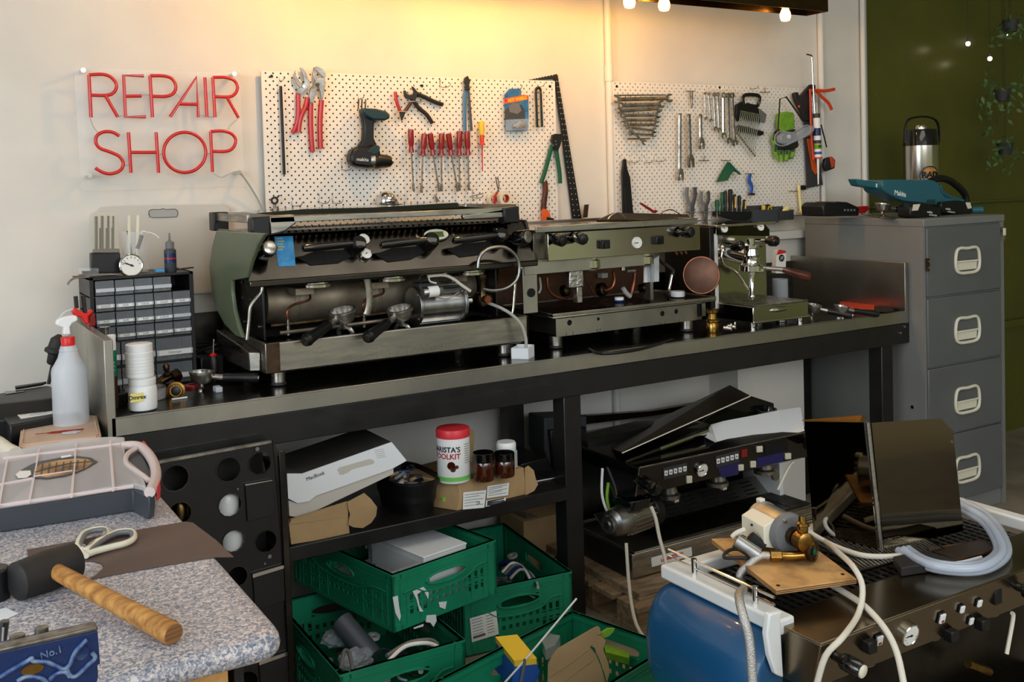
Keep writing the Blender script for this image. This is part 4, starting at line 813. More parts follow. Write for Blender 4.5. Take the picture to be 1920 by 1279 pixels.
car = plate(t, 'toy_car', Z3([(955, 552), (965, 535), (985, 520), (1000, 505), (1035, 508), (1058, 535), (1060, 555), (1040, 560), (975, 562)]), 0.012, 'chrome_used', 0.010, bev=0.002)
for x, y in ((975, 556), (1045, 550)):
    q = wl(*Z3([(x, y)])[0], 0.022); G().cyl(q, q+V((0, -0.002, 0)), 0.004, n=12).obj('wheel', 'black_plastic', car)
hook(t, 966, 168)
# black U clip
t = thing('u_clip', 'narrow black U shaped clip at the top right of the left pegboard', 'clip', wl(1008, 240)); bar(t, 'clip_bar', Z3([(1148, 555), (1142, 400), (1138, 300), (1142, 268), (1156, 258), (1170, 268), (1174, 300), (1178, 400), (1184, 552)]), 0.006, 'black_plastic', 0.5); bar(t, 'pin', Z3([(1140, 290), (1176, 292)]), 0.0025, 'chrome_used', d=0.005); hook(t, 1008, 163)
# steel square leaning behind the board
sq = thing('steel_square', 'tall black perforated metal angle leaning behind the left pegboard', 'metal angle', py(1080, 405, YW-0.035))
SY = YW-0.012
g = G().prism([py(x, y, SY) for x, y in Z3([(1040, 207), (1295, 155), (1302, 165), (1482, 1240), (1412, 1240), (1282, 215), (1270, 192)])], (0, 0.004, 0)).obj('angle_bar', 'black_metal', sq)
for a, b in (((1290, 190), (1428, 1235)), ((1302, 190), (1462, 1235))):
    for k in range(26):
        f = (k+0.5)/26; x, y = Z3([(a[0]+(b[0]-a[0])*f+2, a[1]+(b[1]-a[1])*f)])[0]; q = py(x, y, SY-0.0005); G().cyl(q, q+V((0, 0.001, 0)), 0.0019, n=6).obj('punched_hole', 'white_trim', sq)
for k in range(8):
    x, y = Z3([(1110+k*22, 194-k*4.2)])[0]; q = py(x, y, SY-0.0005); G().cyl(q, q+V((0, 0.001, 0)), 0.0019, n=6).obj('punched_hole', 'white_trim', sq)
# green wire strippers, brown hose scissors
t = thing('wire_strippers', 'dark green handled wire strippers at the right edge of the left pegboard', 'pliers', wl(1035, 345))
plate(t, 'jaw', Z3([(1252, 612), (1275, 604), (1318, 606), (1322, 640), (1312, 690), (1295, 730), (1272, 725), (1258, 690), (1246, 660)]), 0.012, 'black_metal')
bar(t, 'handle', Z3([(1258, 690), (1230, 800), (1205, 890), (1178, 972)]), 0.010, 'green_handle'); bar(t, 'handle', Z3([(1292, 728), (1305, 820), (1316, 900), (1320, 975)]), 0.010, 'green_handle')
for x, y in ((1266, 690), (1288, 682), (1285, 658)): q = wl(*Z3([(x, y)])[0], 0.013); G().cyl(q, q+V((0, -0.002, 0)), 0.003, n=8).obj('rivet', 'chrome', t)
t = thing('pruning_shears', 'brown handled shears with an orange lower end below the green strippers', 'shears', wl(1020, 410))
bar(t, 'handle', Z3([(1205, 960), (1210, 1030), (1200, 1110), (1195, 1180)]), 0.013, 'wood_dark'); plate(t, 'orange_end', Z3([(1180, 1165), (1212, 1170), (1230, 1200), (1240, 1255), (1178, 1255)]), 0.014, 'orange'); plate(t, 'black_catch', Z3([(1212, 1225), (1268, 1238), (1262, 1252), (1210, 1252)]), 0.010, 'black_plastic', 0.006)
t = thing('steel_ruler', 'short dull metal rule standing on its end beside the wall conduit', 'rule', py(1098, 405, YW-0.03)); G().prism([py(x, y, YW-0.03) for x, y in Z3([(1503, 1135), (1535, 1132), (1526, 1230), (1492, 1232)])], (0, 0.002, 0)).obj('blade', 'rusty', t)
# tape rolls and small scissors
t = thing('masking_tape', 'front roll of white masking tape hanging with red core showing', 'tape', wl(943, 388))
def roll(t, x, y, r, d, w, m='cream', core='red_plastic'):
    c = wl(x, y, d); fr = G().lathe([(r*0.55, 0), (r, 0), (r, w), (r*0.55, w), (r*0.55, 0)], c, (0.15, -1, 0), 28, cap=False).obj('tape_roll', m, t)
    G().lathe([(r*0.50, -0.001), (r*0.56, -0.001), (r*0.56, w+0.001), (r*0.50, w+0.001), (r*0.5, -0.001)], c, (0.15, -1, 0), 24, cap=False).obj('core', core, t)
roll(t, *Z3([(890, 1088)])[0], 0.030, 0.012, 0.02)
t = thing('masking_tape', 'paler tape roll half hidden behind the front roll and scissors', 'tape', wl(924, 390)); roll(t, *Z3([(812, 1095)])[0], 0.028, 0.0, 0.012)
t = thing('small_scissors', 'small scissors hanging open above the tape rolls with red grips', 'scissors', wl(930, 380, 0.03))
for p_ in ([(836, 925), (850, 1000), (862, 1040)], [(852, 925), (862, 1000), (846, 1040)]): bar(t, 'blade', Z3(p_), 0.003, 'tool_steel', d=0.034)
bar(t, 'grip', Z3([(850, 1040), (828, 1080), (832, 1120), (842, 1150)]), 0.005, 'red_plastic', d=0.034)
# odds along the bottom of the left board
c = wl(725, 375, 0.03); t = thing('steel_dome', 'polished steel rounded cup upside down at the bottom of the left pegboard', 'metal part', c)
G().lathe([(0.036, -0.02), (0.039, -0.012), (0.036, 0.008), (0.026, 0.024), (0.012, 0.032), (0.0, 0.033)], c, (0.1, -0.3, 1), 26).obj('dome', 'chrome', t); G().lathe([(0.012, 0), (0.008, 0.012)], c+V((0.012, -0.036, -0.004)), (0.3, -1, 0), 12).obj('dome_nipple', 'chrome_used', t)
t = thing('pipe_clip', 'small dark hose clip hooked at the bottom left corner of the pegboard', 'clip', wl(515, 385)); c = wl(515, 376, 0.008); G().tube([c+V((0.011*math.cos(a), 0, 0.011*math.sin(a))) for a in [k*math.pi/5 for k in range(10)]], 0.004, 6, closed=True, sm=1).obj('clip_ring', 'black_metal', t); bar(t, 'clip_screw', [(518, 372), (524, 366)], 0.003, 'black_metal'); bar(t, 'clip_tail', [(515, 382), (516, 393)], 0.006, 'chrome_used')
t = thing('scraper_blade', 'narrow pointed pale blade standing behind the machine left of the tape rolls', 'blade', wl(820, 382)); plate(t, 'blade', Z3([(372, 1055), (392, 1070), (432, 1130), (410, 1132), (392, 1120)]), 0.002, 'tool_steel')
t = thing('long_hook', 'longer bent wire hook between the nut drivers and the tape rolls', 'hook', wl(892, 372)); bar(t, 'hook_wire', Z3([(640, 1075), (690, 1062), (735, 1052), (742, 1042)]), 0.0022, 'chrome_used', d=0.02); bar(t, 'hook_stem', Z3([(662, 1065), (664, 1110)]), 0.002, 'chrome_used')

def spanner(t, a, b, r, m='chrome', ring=True, d=0.01, wr=1.0, op=True):
    a, b = wl(*a, d), wl(*b, d); e = (b-a).normalized(); s = e.cross(V((0, 1, 0))).normalized()
    G().tube([a+e*r*0.8, a.lerp(b, 0.5), b-e*r*0.8], r*0.56*wr, 8, sm=1, flat=0.5).obj('shank', m, t)
    if ring: G().lathe([(r*0.55, -0.004), (r*0.95, -0.004), (r*0.95, 0.004), (r*0.55, 0.004), (r*0.55, -0.004)], a, (0, -1, 0), 16, cap=False).obj('ring_end', m, t)
    else: jawend(t, a, -e, s, r, m)
    if op: jawend(t, b, e, s, r*1.15, m)
def jawend(t, c, e, s, r, m):
    e2 = (e+s*0.25).normalized(); s2 = e2.cross(V((0, 1, 0))).normalized()
    P = [(-0.9, 0.35), (-0.4, 0.85), (0.3, 1.05), (0.95, 0.8), (0.95, 0.45), (0.1, 0.42), (-0.12, 0.0), (0.1, -0.42), (0.95, -0.45), (0.95, -0.8), (0.3, -1.05), (-0.4, -0.85), (-0.9, -0.35)]
    G().prism([c+e2*(x*r)+s2*(y*r)+V((0, 0.003, 0)) for x, y in P], (0, -0.006, 0)).obj('open_end', m, t)
SP = [(((95, 215)), (520, 212), 3), ((120, 250), (545, 240), 11), ((150, 300), (480, 290), 10), ((140, 345), (465, 325), 9), ((165, 382), (455, 378), 8.5), ((180, 420), (445, 420), 8), ((195, 455), (440, 455), 7.5), ((210, 475), (425, 505), 7), ((225, 530), (420, 540), 6.5), ((230, 500), (340, 603), 6.5), ((205, 575), (390, 572), 3)]
for k, (a, b, r) in enumerate(SP):
    A, B = Z4([a])[0], Z4([b])[0]
    nm = ['top', 'second', 'third', 'fourth', 'fifth', 'sixth', 'seventh', 'eighth', 'ninth', 'slanting', 'bottom'][k]
    t = thing('double_spanner', ('the one spanner of the stack slanting down to the right' if k == 9 else f'horizontal spanner, {nm} of the tapering stack on the right pegboard'), 'spanner', wl((A[0]+B[0])/2, (A[1]+B[1])/2, 0.03), 'horizontal spanners stacked by size')
    d = 0.018 if k != 9 else 0.03
    if r < 5: bar(t, 'rod', [A, B], 0.0032, 'tool_steel', d=d, sm=1)
    else: spanner(t, A, B, r*0.00155, 'chrome_used', ring=(k % 2 == 0), d=d, wr=0.9)
for x in (215, 400): 
    o = G().tube([wl(x_, y_, 0.012) for x_, y_ in Z4([(x, 215), (x-8, 400), (x+14, 580)])], 0.0014, 5).obj('spanner_rack', 'chrome_used', None); tag(o, 'thin wire rack rod behind the spanner stack, '+('left' if x < 300 else 'right')+' of the two', 'rack')
# tapered punch and adjustable wrenches
t = thing('countersink', 'single dark tapered punch hanging alone near the top of the right pegboard', 'punch', wl(1297, 200)); pa, pb_ = wl(*Z4([(733, 185)])[0], 0.01), wl(*Z4([(737, 322)])[0], 0.01); G().lathe([(0.008, 0), (0.008, 0.004), (0.0035, (pb_-pa).length)], pa, pb_-pa, 12).obj('punch', 'tool_steel', t); bar(t, 'wire_bracket', Z4([(685, 180), (768, 180)]), 0.0018, 'tool_steel', d=0.01)
def adj(label, a, b, r, m='chrome_used'):
    A, B = Z4([a])[0], Z4([b])[0]; t = thing('adjustable_wrench', label, 'wrench', wl(*B, 0.02)); pa, pb_ = wl(*A, 0.014), wl(*B, 0.014); e = (pb_-pa).normalized(); s = e.cross(V((0, 1, 0)))
    G().tube([pa, pa.lerp(pb_, 0.5), pb_-e*r*1.5], r*0.56, 8, sm=1, flat=0.5).obj('shank', m, t)
    G().lathe([(r*0.25, -0.003), (r*0.5, -0.003), (r*0.5, 0.003), (r*0.25, 0.003), (r*0.25, -0.003)], pa, (0, -1, 0), 14, cap=False).obj('hanging_eye', m, t)
    P = [(-2.2, 0.4), (-1.2, 0.9), (-0.3, 1.0), (0.9, 0.9), (1.0, 0.55), (0.1, 0.35), (-0.2, 0.1), (-0.2, -0.2), (0.2, -0.3), (1.0, -0.35), (0.9, -0.8), (0.0, -1.1), (-0.9, -1.0), (-2.2, -0.4)]
    G().prism([pb_-e*r*0.3+e*(x*r)+s*(y*r) for x, y in P], (0, -0.009, 0)).obj('jaw', m, t, bev=0.001)
    G().cyl(pb_-e*r*0.9-s*r*0.2+V((0, -0.01, 0)), pb_-e*r*0.3-s*r*0.2+V((0, -0.01, 0)), r*0.25, n=10).obj('worm_screw', m, t)
adj('longest adjustable wrench, with a round black-streaked shank, left of three', (638, 378), (638, 900), 0.017)
adj('middle adjustable wrench of the three, with the broad dark head', (712, 385), (725, 790), 0.019, 'tool_steel')
adj('shortest adjustable wrench, right of three', (808, 385), (812, 640), 0.017)
# combination spanners in a row
CS = [((845, 200), (852, 405), 4.2), ((877, 203), (895, 420), 4.8), ((920, 208), (933, 488), 6), ((950, 208), (965, 500), 6.5), ((998, 215), (1000, 545), 9)]
CS = [(Z4([a])[0], Z4([b])[0], r) for a, b, r in CS]+[(Z5([(168, 335)])[0], Z5([(178, 650)])[0], 8), (Z5([(198, 335)])[0], Z5([(218, 665)])[0], 9)]
LB = ['smallest combination spanner at the left end of the hanging row', 'second smallest combination spanner of the hanging row', 'third combination spanner of the hanging row', 'fourth combination spanner of the hanging row', 'brightest wide combination spanner with its open jaw down', 'dark combination spanner behind the brightest one', 'largest dark combination spanner at the right of the row beside the black holder']
for k, (a, b, r) in enumerate(CS):
    t = thing('combination_spanner', LB[k], 'spanner', wl(*b, 0.02), 'combination spanners hanging in a row'); spanner(t, a, b, r*0.00155, 'chrome' if k == 4 else ('tool_steel' if k > 4 else 'chrome_used'), d=0.012+0.003*(k % 3))
    p = py(a[0], a[1]-8, PBY); G().tube([p+V((0, 0.001, 0.016)), p+V((0, -0.004, 0.012)), p+V((0, -0.010, -0.005)), p+V((0.006, -0.045, -0.004)), p+V((0.010, -0.05, 0.008))], 0.0022, 6).obj('hook', 'white_trim', t)
# spanner set in black holder
t = thing('spanner_set_holder', 'black plastic carry holder with a fan of small chrome spanners', 'tool holder', wl(*Z5([(320, 780)])[0]))
bar(t, 'carry_handle', Z5([(280, 400), (275, 350), (300, 330), (370, 332), (392, 350), (385, 395), (365, 412), (300, 398)]), 0.009, 'black_plastic', d=0.01); 
plate(t, 'holder_body', Z5([(218, 400), (250, 380), (285, 400), (380, 430), (428, 470), (415, 530), (300, 510), (250, 480), (230, 520), (212, 480)]), 0.014, 'black_plastic')
plate(t, 'holder_band', Z5([(232, 545), (300, 560), (404, 590), (405, 612), (380, 620), (230, 585)]), 0.016, 'black_plastic')
for k in range(11):
    a = (262+k*12.5, 448+k*2.5); b = (232+k*12.3, 600+k*16); 
    pa, pb_ = wl(*Z5([a])[0], 0.018), wl(*Z5([b])[0], 0.018)
    o = G().tube([pa, pb_], 0.0024, 6, sm=1, flat=0.7).obj('small_spanner', 'chrome', t)
    G().cyl(pb_+V((0, 0.003, 0)), pb_+V((0, -0.003, 0)), 0.0062, n=10).obj('spanner_head', 'chrome', o); G().cyl(pa+V((0, 0.003, 0)), pa+V((0, -0.003, 0)), 0.0058, n=10).obj('spanner_head', 'chrome', o)
hook(t, *Z5([(325, 290)])[0])
# safety goggles and glove
t = thing('work_glove', 'lime green and black work glove hanging under clear safety goggles', 'glove', wl(*Z5([(565, 810)])[0]))
g = plate(t, 'cuff', Z5([(500, 465), (560, 450), (605, 460), (612, 560), (600, 580), (520, 600), (500, 560)]), 0.03, 'lime', 0.004, bev=0.008)
plate(t, 'back_of_hand', Z5([(486, 590), (520, 570), (620, 575), (632, 640), (640, 700), (600, 720), (500, 720), (486, 660)]), 0.03, 'black_rubber', 0.002, bev=0.008)
for k, L in enumerate(([(505, 680), (500, 730), (515, 775)], [(545, 690), (540, 750), (545, 800)], [(585, 690), (582, 750), (575, 795)], [(622, 680), (628, 730), (612, 775)], [(495, 610), (488, 650), (500, 680)])): bar(t, 'finger', Z5(L), 0.0115, 'lime', 0.9, d=0.014); bar(t, 'knuckle_pad', Z5([L[0], L[1]]), 0.008, 'green_handle', 0.6, d=0.022)
t = thing('safety_goggles', 'clear plastic safety goggles hanging over the glove by a black strap', 'goggles', wl(*Z5([(620, 690)])[0], 0.05))
plate(t, 'lens', Z5([(500, 620), (540, 585), (620, 600), (680, 560), (735, 545), (750, 580), (715, 620), (640, 655), (560, 690), (505, 670)]), 0.035, 'clear_grey', 0.034, bev=0.01)
bar(t, 'lens_rim', Z5([(500, 620), (540, 585), (620, 600), (680, 560), (735, 545), (750, 580), (715, 620), (640, 655), (560, 690), (505, 670), (500, 620)]), 0.003, 'clear_grey', d=0.07, flat=1)
c = wl(*Z5([(597, 625)])[0], 0.07); G().lathe([(0.004, 0), (0.011, 0), (0.011, 0.005), (0.004, 0.006)], c, (0, -1, 0), 16).obj('vent_cap', 'milky', t)
bar(t, 'strap', Z5([(520, 610), (535, 360), (580, 345), (690, 500), (700, 520)]), 0.005, 'black_plastic', 0.35, d=0.05, sm=1)
# mastic gun
t = thing('sealant_gun', 'orange red caulking gun holding a white and blue sealant tube', 'sealant gun', wl(*Z5([(800, 960)])[0], 0.03))
a, b = wl(*Z5([(792, 462)])[0], 0.05), wl(*Z5([(804, 775)])[0], 0.05)
L = (b-a).length; tb = G().cyl(a, b, 0.0175, n=24).obj('sealant_tube', 'white_plastic', t)
e = (b-a).normalized()
for f0, f1, m in ((0.0, 0.10, 'dark_grey'), (0.33, 0.5, 'blue_deep'), (0.60, 0.68, 'dark_grey'), (0.69, 0.80, 'lime'), (0.86, 0.92, 'blue_mid')): G().cyl(a+e*L*f0, a+e*L*f1, 0.0178, n=24).obj('print_band', m, tb)
text('tube_print', '300', 0.016, frame(a+e*L*0.745+V((-0.004, -0.0182, 0)), (1, 0, 0), -e), 'black_plastic', tb)
G().cyl(b, wl(*Z5([(806, 962)])[0], 0.05), 0.007, 0.003, n=14).obj('nozzle', 'white_plastic', t)
G().cyl(b+V((0, 0, 0.004)), b+V((0, 0, -0.003)), 0.0205, n=24).obj('front_ring', 'orange_red', t)
bar(t, 'cradle_bar', Z5([(748, 290), (756, 600), (772, 790)]), 0.006, 'orange_red', d=0.045, sm=1)
bar(t, 'plunger_rod', Z5([(783, 462), (772, 280), (762, 60)]), 0.0035, 'chrome', d=0.05, sm=1); bar(t, 'rod_hook', Z5([(762, 62), (755, 52), (724, 45)]), 0.0035, 'black_metal', d=0.05)
bar(t, 'fixed_handle', Z5([(745, 300), (800, 300), (860, 302), (920, 290)]), 0.008, 'orange_red', d=0.04); bar(t, 'trigger', Z5([(800, 310), (830, 345), (875, 385), (900, 435)]), 0.009, 'orange_red', d=0.04)
# black and orange saw / second gun behind
t = thing('hand_saw', 'dark blade saw with an orange and black grip behind the sealant gun', 'saw', wl(*Z5([(780, 985)])[0]))
plate(t, 'blade', Z5([(700, 480), (760, 480), (838, 965), (722, 990)]), 0.002, 'dark_grey'); plate(t, 'orange_stripe', Z5([(720, 640), (750, 640), (795, 880), (780, 892), (760, 860)]), 0.006, 'orange', 0.003)
plate(t, 'upper_grip', Z5([(612, 320), (640, 312), (655, 350), (700, 300), (735, 258), (765, 262), (765, 300), (735, 340), (745, 520), (690, 510), (650, 420), (628, 380)]), 0.022, 'black_rubber', 0.002, bev=0.005); q = wl(*Z5([(668, 412)])[0], 0.025); G().cyl(q, q+V((0, -0.003, 0)), 0.006, n=14).obj('orange_button', 'orange', t)
plate(t, 'lower_grip', Z5([(835, 780), (880, 765), (905, 790), (900, 850), (840, 872), (825, 830)]), 0.022, 'black_rubber', 0.02, bev=0.006); plate(t, 'grip_inlay', Z5([(862, 770), (885, 768), (900, 800), (895, 840), (875, 850)]), 0.023, 'orange_red', 0.021, bev=0.004); bar(t, 'black_rod', Z5([(825, 540), (865, 700)]), 0.004, 'black_plastic', d=0.03)
# hex keys, brush, syringe
t = thing('hex_key_set', 'fan of green hex keys in the lower middle of the right pegboard', 'hex keys', wl(*Z5([(150, 950)])[0]))
for k in range(8):
    a = (168+k*5, 805+k*8); b = (90+k*10, 945-k*2); c = (a[0]+22+k*4, a[1]+28)
    bar(t, 'hex_key', Z5([b, a, c]), 0.003+0.0004*k, 'green_handle', 0.8, d=0.008+0.003*k, sm=2)
bar(t, 'wire_bracket', Z5([(120, 793), (190, 795)]), 0.0018, 'tool_steel', d=0.01)
t = thing('blue_brush', 'small blue handled brush hanging from a cross hook', 'brush', wl(*Z5([(330, 1040)])[0])); bar(t, 'brush_handle', Z5([(325, 890), (318, 930), (335, 975), (330, 1025)]), 0.010, 'blue_mid', 0.7, d=0.01); plate(t, 'bristles', Z5([(312, 1020), (350, 1022), (348, 1040), (310, 1038)]), 0.01, 'copper_plate', 0.004); bar(t, 'wire_bracket', Z5([(288, 886), (355, 886)]), 0.0018, 'tool_steel', d=0.02)
t = thing('syringe', 'pale yellow plastic syringe hanging near the right lower corner of the board', 'syringe', wl(*Z5([(685, 1160)])[0])); a, b = wl(*Z5([(668, 970)])[0], 0.012), wl(*Z5([(684, 1150)])[0], 0.012); G().cyl(a, b, 0.007, n=16).obj('barrel', 'pale_yellow', t); G().cyl(wl(*Z5([(670, 925)])[0], 0.012), a, 0.002, n=8).obj('tip', 'cream', t); G().cyl(b, b+(b-a).normalized()*0.006, 0.014, n=16).obj('flange', 'yellow', t); plate(t, 'black_flag', Z5([(680, 968), (718, 968), (718, 1000), (682, 1000)]), 0.003, 'black_plastic', 0.004)
bar(t, 'wire_bracket', Z5([(598, 1010), (660, 1012)]), 0.0018, 'tool_steel', d=0.01)
for x, y in ((840, 755), (430, 312)):
    X, Y_ = (Z4 if x == 840 else Z5)([(x, y)])[0]; o = G().tube([wl(X-10, Y_, 0.006), wl(X+9, Y_, 0.006)], 0.002, 6, sm=1).tube([wl(X, Y_-9, 0.0), wl(X, Y_, 0.006)], 0.002, 6, sm=1).obj('cross_hook', 'tool_steel', None); tag(o, 'empty cross shaped hook '+('below the shortest adjustable wrench' if x == 840 else 'to the right of the black spanner holder'), 'hook')
# plastic bags of bits hanging at the goggles
o = plate(thing('plastic_bag', 'clear plastic bag with a pale card hanging left of the glove', 'bag', wl(*Z5([(440, 700)])[0])), 'bag_film', Z5([(380, 378), (520, 372), (505, 470), (470, 600), (395, 570)]), 0.004, 'clear', 0.012)
# side cutters below, black pliers, screwdriver rack, bins
for k, (x0_, lab) in enumerate(((730, 'wider grey and black handled snips pushed into the rack right of the red strip'), (845, 'narrower grey handled snips left of the screwdriver rack'))):
    t = thing('grey_snips', lab, 'pliers', wl(*Z4([(x0_, 1250)])[0])); w = 45 if k == 0 else 40; top = 975 if k == 0 else 1008
    for sx, m in ((-1, 'mid_grey'), (1, 'slate')): bar(t, 'handle', Z4([(x0_+sx*w*0.7, top), (x0_+sx*w*0.75, top+70), (x0_+sx*w*0.3, 1130), (x0_+sx*w*0.4, 1175)]), 0.010-0.001*k, m, d=0.014)
    bar(t, 'rack_clip', Z4([(x0_-45, 1182), (x0_+42, 1182)]), 0.003, 'chrome_used', d=0.02)
    plate(t, 'jaw', Z4([(x0_-18, 1180), (x0_+20, 1180), (x0_+14, 1215), (x0_+4, 1290), (x0_-8, 1290), (x0_-16, 1215)]), 0.01, 'tool_steel', 0.006)
t = thing('black_pliers', 'long black hose pliers standing at the left edge of the right pegboard', 'pliers', wl(1172, 400))
plate(t, 'arm', Z4([(165, 745), (180, 740), (190, 820), (215, 900), (240, 1190), (190, 1190), (175, 1000), (150, 860)]), 0.012, 'black_plastic'); plate(t, 'arm', Z4([(150, 850), (165, 900), (180, 1190), (158, 1190)]), 0.010, 'black_metal', 0.012)
o = G().prism([py(x, y, 3.3) for x, y in Z4([(305, 1108), (325, 1104), (430, 1170), (440, 1160), (455, 1175), (440, 1190), (420, 1188)])], (0, 0.006, 0)).obj('red_strip', 'dark_red', None); tag(o, 'short dark red plastic strip leaning up behind the two-group machine', 'strip')
rk = thing('screwdriver_rack', 'black curved rack holding dark green and black screwdrivers', 'tool rack', wl(*Z5([(190, 1210)])[0], 0.02))
plate(rk, 'rack', Z5([(55, 1150), (318, 1152), (316, 1180), (215, 1215), (160, 1215), (57, 1185)]), 0.05, 'black_plastic', 0.0, bev=0.004)
SD = [((92, 1070), 18, 'green_handle', 'green knobbed screwdriver at the left end of the rack'), ((128, 1015), 14, 'green_handle', 'tall green screwdriver, second in the rack'), ((150, 1005), 13, 'black_plastic', 'black screwdriver behind the tall green one'), ((185, 995), 18, 'black_rubber', 'tallest black screwdriver in the middle of the rack'), ((215, 1030), 13, 'black_plastic', 'black screwdriver with a yellow stripe in the rack'), ((248, 1040), 15, 'black_plastic', 'black screwdriver right of the yellow striped one'), ((285, 1068), 14, 'black_rubber', 'short screwdriver with a yellow stripe at the right end of the rack')]
for k, ((x, y), r, m, lab) in enumerate(SD):
    a, b = wl(*Z5([(x, y)])[0], 0.035-0.01*(k % 2)), wl(*Z5([(x+(x-190)*0.0, 1150)])[0], 0.035-0.01*(k % 2)); L = (b-a).length; R = r*0.00062
    t = thing('screwdriver', lab, 'screwdriver', b, 'screwdrivers standing in the rack')
    h = G().lathe([(R*0.5, 0), (R, 0.005), (R, L*0.5), (R*0.75, L*0.75), (R*0.95, L*0.95), (R*0.8, L)], a, b-a, 12).obj('handle', m, t); G().cyl(b, b+(b-a).normalized()*0.03, 0.003, n=8).obj('shaft', 'tool_steel', t)
    if k in (4, 6): G().cyl(a+(b-a)*0.15+V((0, -R*0.75, 0)), a+(b-a)*0.8+V((0, -R*0.75, 0)), R*0.4, n=8).obj('yellow_stripe', 'yellow', t)
for k, (x0_, x1_, lab) in enumerate(((342, 525, 'left grey plastic bin hooked under the right pegboard'), (527, 632, 'right grey plastic bin hooked under the right pegboard'))):
    y0_, y1_ = (1145, 1230) if k == 0 else (1150, 1210)
    a, b = py(*Z5([(x0_, y0_)])[0], PBY-0.07), py(*Z5([(x1_, y1_)])[0], PBY-0.07); t = thing('parts_bin', lab, 'bin', (a.x, PBY-0.04, b.z), 'grey hanging bins'); X0, X1, Z0, Z1 = a.x, b.x, b.z, a.z
    G().box((X0, PBY-0.072, Z0), (X1, PBY-0.069, Z1)).box((X0, PBY-0.072, Z0), (X0+0.002, PBY-0.002, Z1+0.004)).box((X1-0.002, PBY-0.072, Z0), (X1, PBY-0.002, Z1+0.004)).box((X0, PBY-0.072, Z0), (X1, PBY-0.002, Z0+0.002)).box((X0, PBY-0.004, Z0), (X1, PBY-0.002, Z1+0.02)).obj('bin_shell', 'slate', t, bev=0.001)
c = py(*Z5([(445, 1142)])[0], PBY-0.04); t = thing('tape_measure', 'yellow and black tape measure sitting in the left grey bin', 'tape measure', c)
G().lathe([(0.006, -0.014), (0.024, -0.014), (0.027, -0.010), (0.027, 0.010), (0.024, 0.014), (0.006, 0.014)], c, (0.3, -1, 0.1), 22).obj('case', 'black_plastic', t); G().lathe([(0.012, 0.013), (0.019, 0.013), (0.019, 0.016), (0.012, 0.016), (0.012, 0.013)], c, (0.3, -1, 0.1), 22, cap=False).obj('yellow_ring', 'yellow', t); G().box(c+V((-0.028, -0.01, -0.004)), c+V((-0.018, 0.01, 0.022))).obj('yellow_side', 'yellow', t, bev=0.003)
c = py(*Z5([(580, 1140)])[0], PBY-0.035); o = G().sph(c, 0.022, (1.3, 0.6, 0.6), rot=MX.Rotation(-0.4, 3, 'Y')).obj('cloth_wad', 'pale_yellow', None); tag(o, 'pale yellow rounded wad in the right grey bin', 'wad')
# filing cabinet
FX0, FX1, FY0, FY1, FZ = 3.763, 4.285, 2.80, 3.47, 1.339
FX1 = py(1883, 401, FY0).x
fc = thing('filing_cabinet', 'tall grey four-drawer steel filing cabinet at the right end of the bench', 'filing cabinet', ((FX0+FX1)/2, 3.13, 0))
G().box((FX0, FY0+0.012, 0), (FX1, FY1, FZ-0.03)).obj('carcass', 'cabinet_grey', fc, bev=0.003)
G().box((FX0-0.003, FY0, FZ-0.034), (FX1+0.003, FY1, FZ)).obj('top_rim', 'cabinet_grey', fc, bev=0.004)
for x in (FX0, FX1-0.03): G().box((x, FY0+0.004, 0.0), (x+(0.012 if x == FX0 else 0.03), FY0+0.014, FZ-0.034)).obj('front_stile', 'cabinet_grey', fc)
for k in range(4):
    z1 = FZ-0.040-k*0.307; z0 = z1-0.299
    d = G().box((FX0+0.014, FY0-0.004, z0), (FX1-0.034, FY0+0.02, z1)).obj('drawer', 'cabinet_front', fc, bev=0.004)
    q = py(1811, (488, 618, 749, 878)[k], FY0); hx, hz = q.x, q.z; w, h = 0.078, 0.048
    P = [(hx-w*0.95, hz+h), (hx, hz+h*1.12), (hx+w*0.95, hz+h), (hx+w, hz-h*0.85), (hx, hz-h*1.15), (hx-w, hz-h*0.85)]
    hd = G().tube([V((a, FY0-0.009, b)) for a, b in P], 0.007, 8, closed=True, sm=5).obj('handle', 'cream', d)
    G().box((hx-w*0.95, FY0-0.013, hz-h*0.15), (hx+w*0.95, FY0-0.005, hz+h*0.02)).obj('handle_bar', 'cream', hd, bev=0.002)
    G().prism([(hx-w*0.9, FY0-0.007, hz-h*0.1), (hx+w*0.9, FY0-0.007, hz-h*0.1), (hx+w*0.85, FY0-0.007, hz-h*0.85), (hx-w*0.85, FY0-0.007, hz-h*0.85)], (0, 0.003, 0)).obj('finger_pull', 'cream', hd)
    G().box((hx-w*0.85, FY0-0.0065, hz+h*0.1), (hx+w*0.85, FY0-0.0045, hz+h*0.85)).obj('card_slot', 'cabinet_front', hd)
a = px(1738, 497, FX0); G().box((FX0+0.006, FY0-0.010, a.z-0.028), (FX0+0.022, FY0-0.002, a.z+0.028)).obj('hinge_plate', 'rusty', fc)
for z in (0.014, -0.014): G().cyl((FX0+0.014, FY0-0.010, a.z+z), (FX0+0.014, FY0-0.013, a.z+z), 0.004, n=8).obj('screw', 'chrome', fc)
q = py(1877, 430, FY0); G().cyl(q+V((0, 0.01, 0)), q+V((0, -0.012, 0)), 0.010, n=14).obj('lock', 'chrome_used', fc)
ky = thing('key', 'small cream tagged key hanging from the cabinet lock', 'key', q+V((0, -0.02, -0.04))); G().box(q+V((-0.009, -0.018, -0.028)), q+V((0.011, -0.014, 0.006))).obj('key_tag', 'cream', ky, bev=0.003); G().box(q+V((-0.003, -0.017, -0.055)), q+V((0.003, -0.015, -0.028))).obj('key_blade', 'chrome_used', ky)
q = px(1712, 763, FX0); G().cyl(q, q+V((-0.006, 0, 0)), 0.008, n=10).obj('side_bolt', 'chrome', fc)
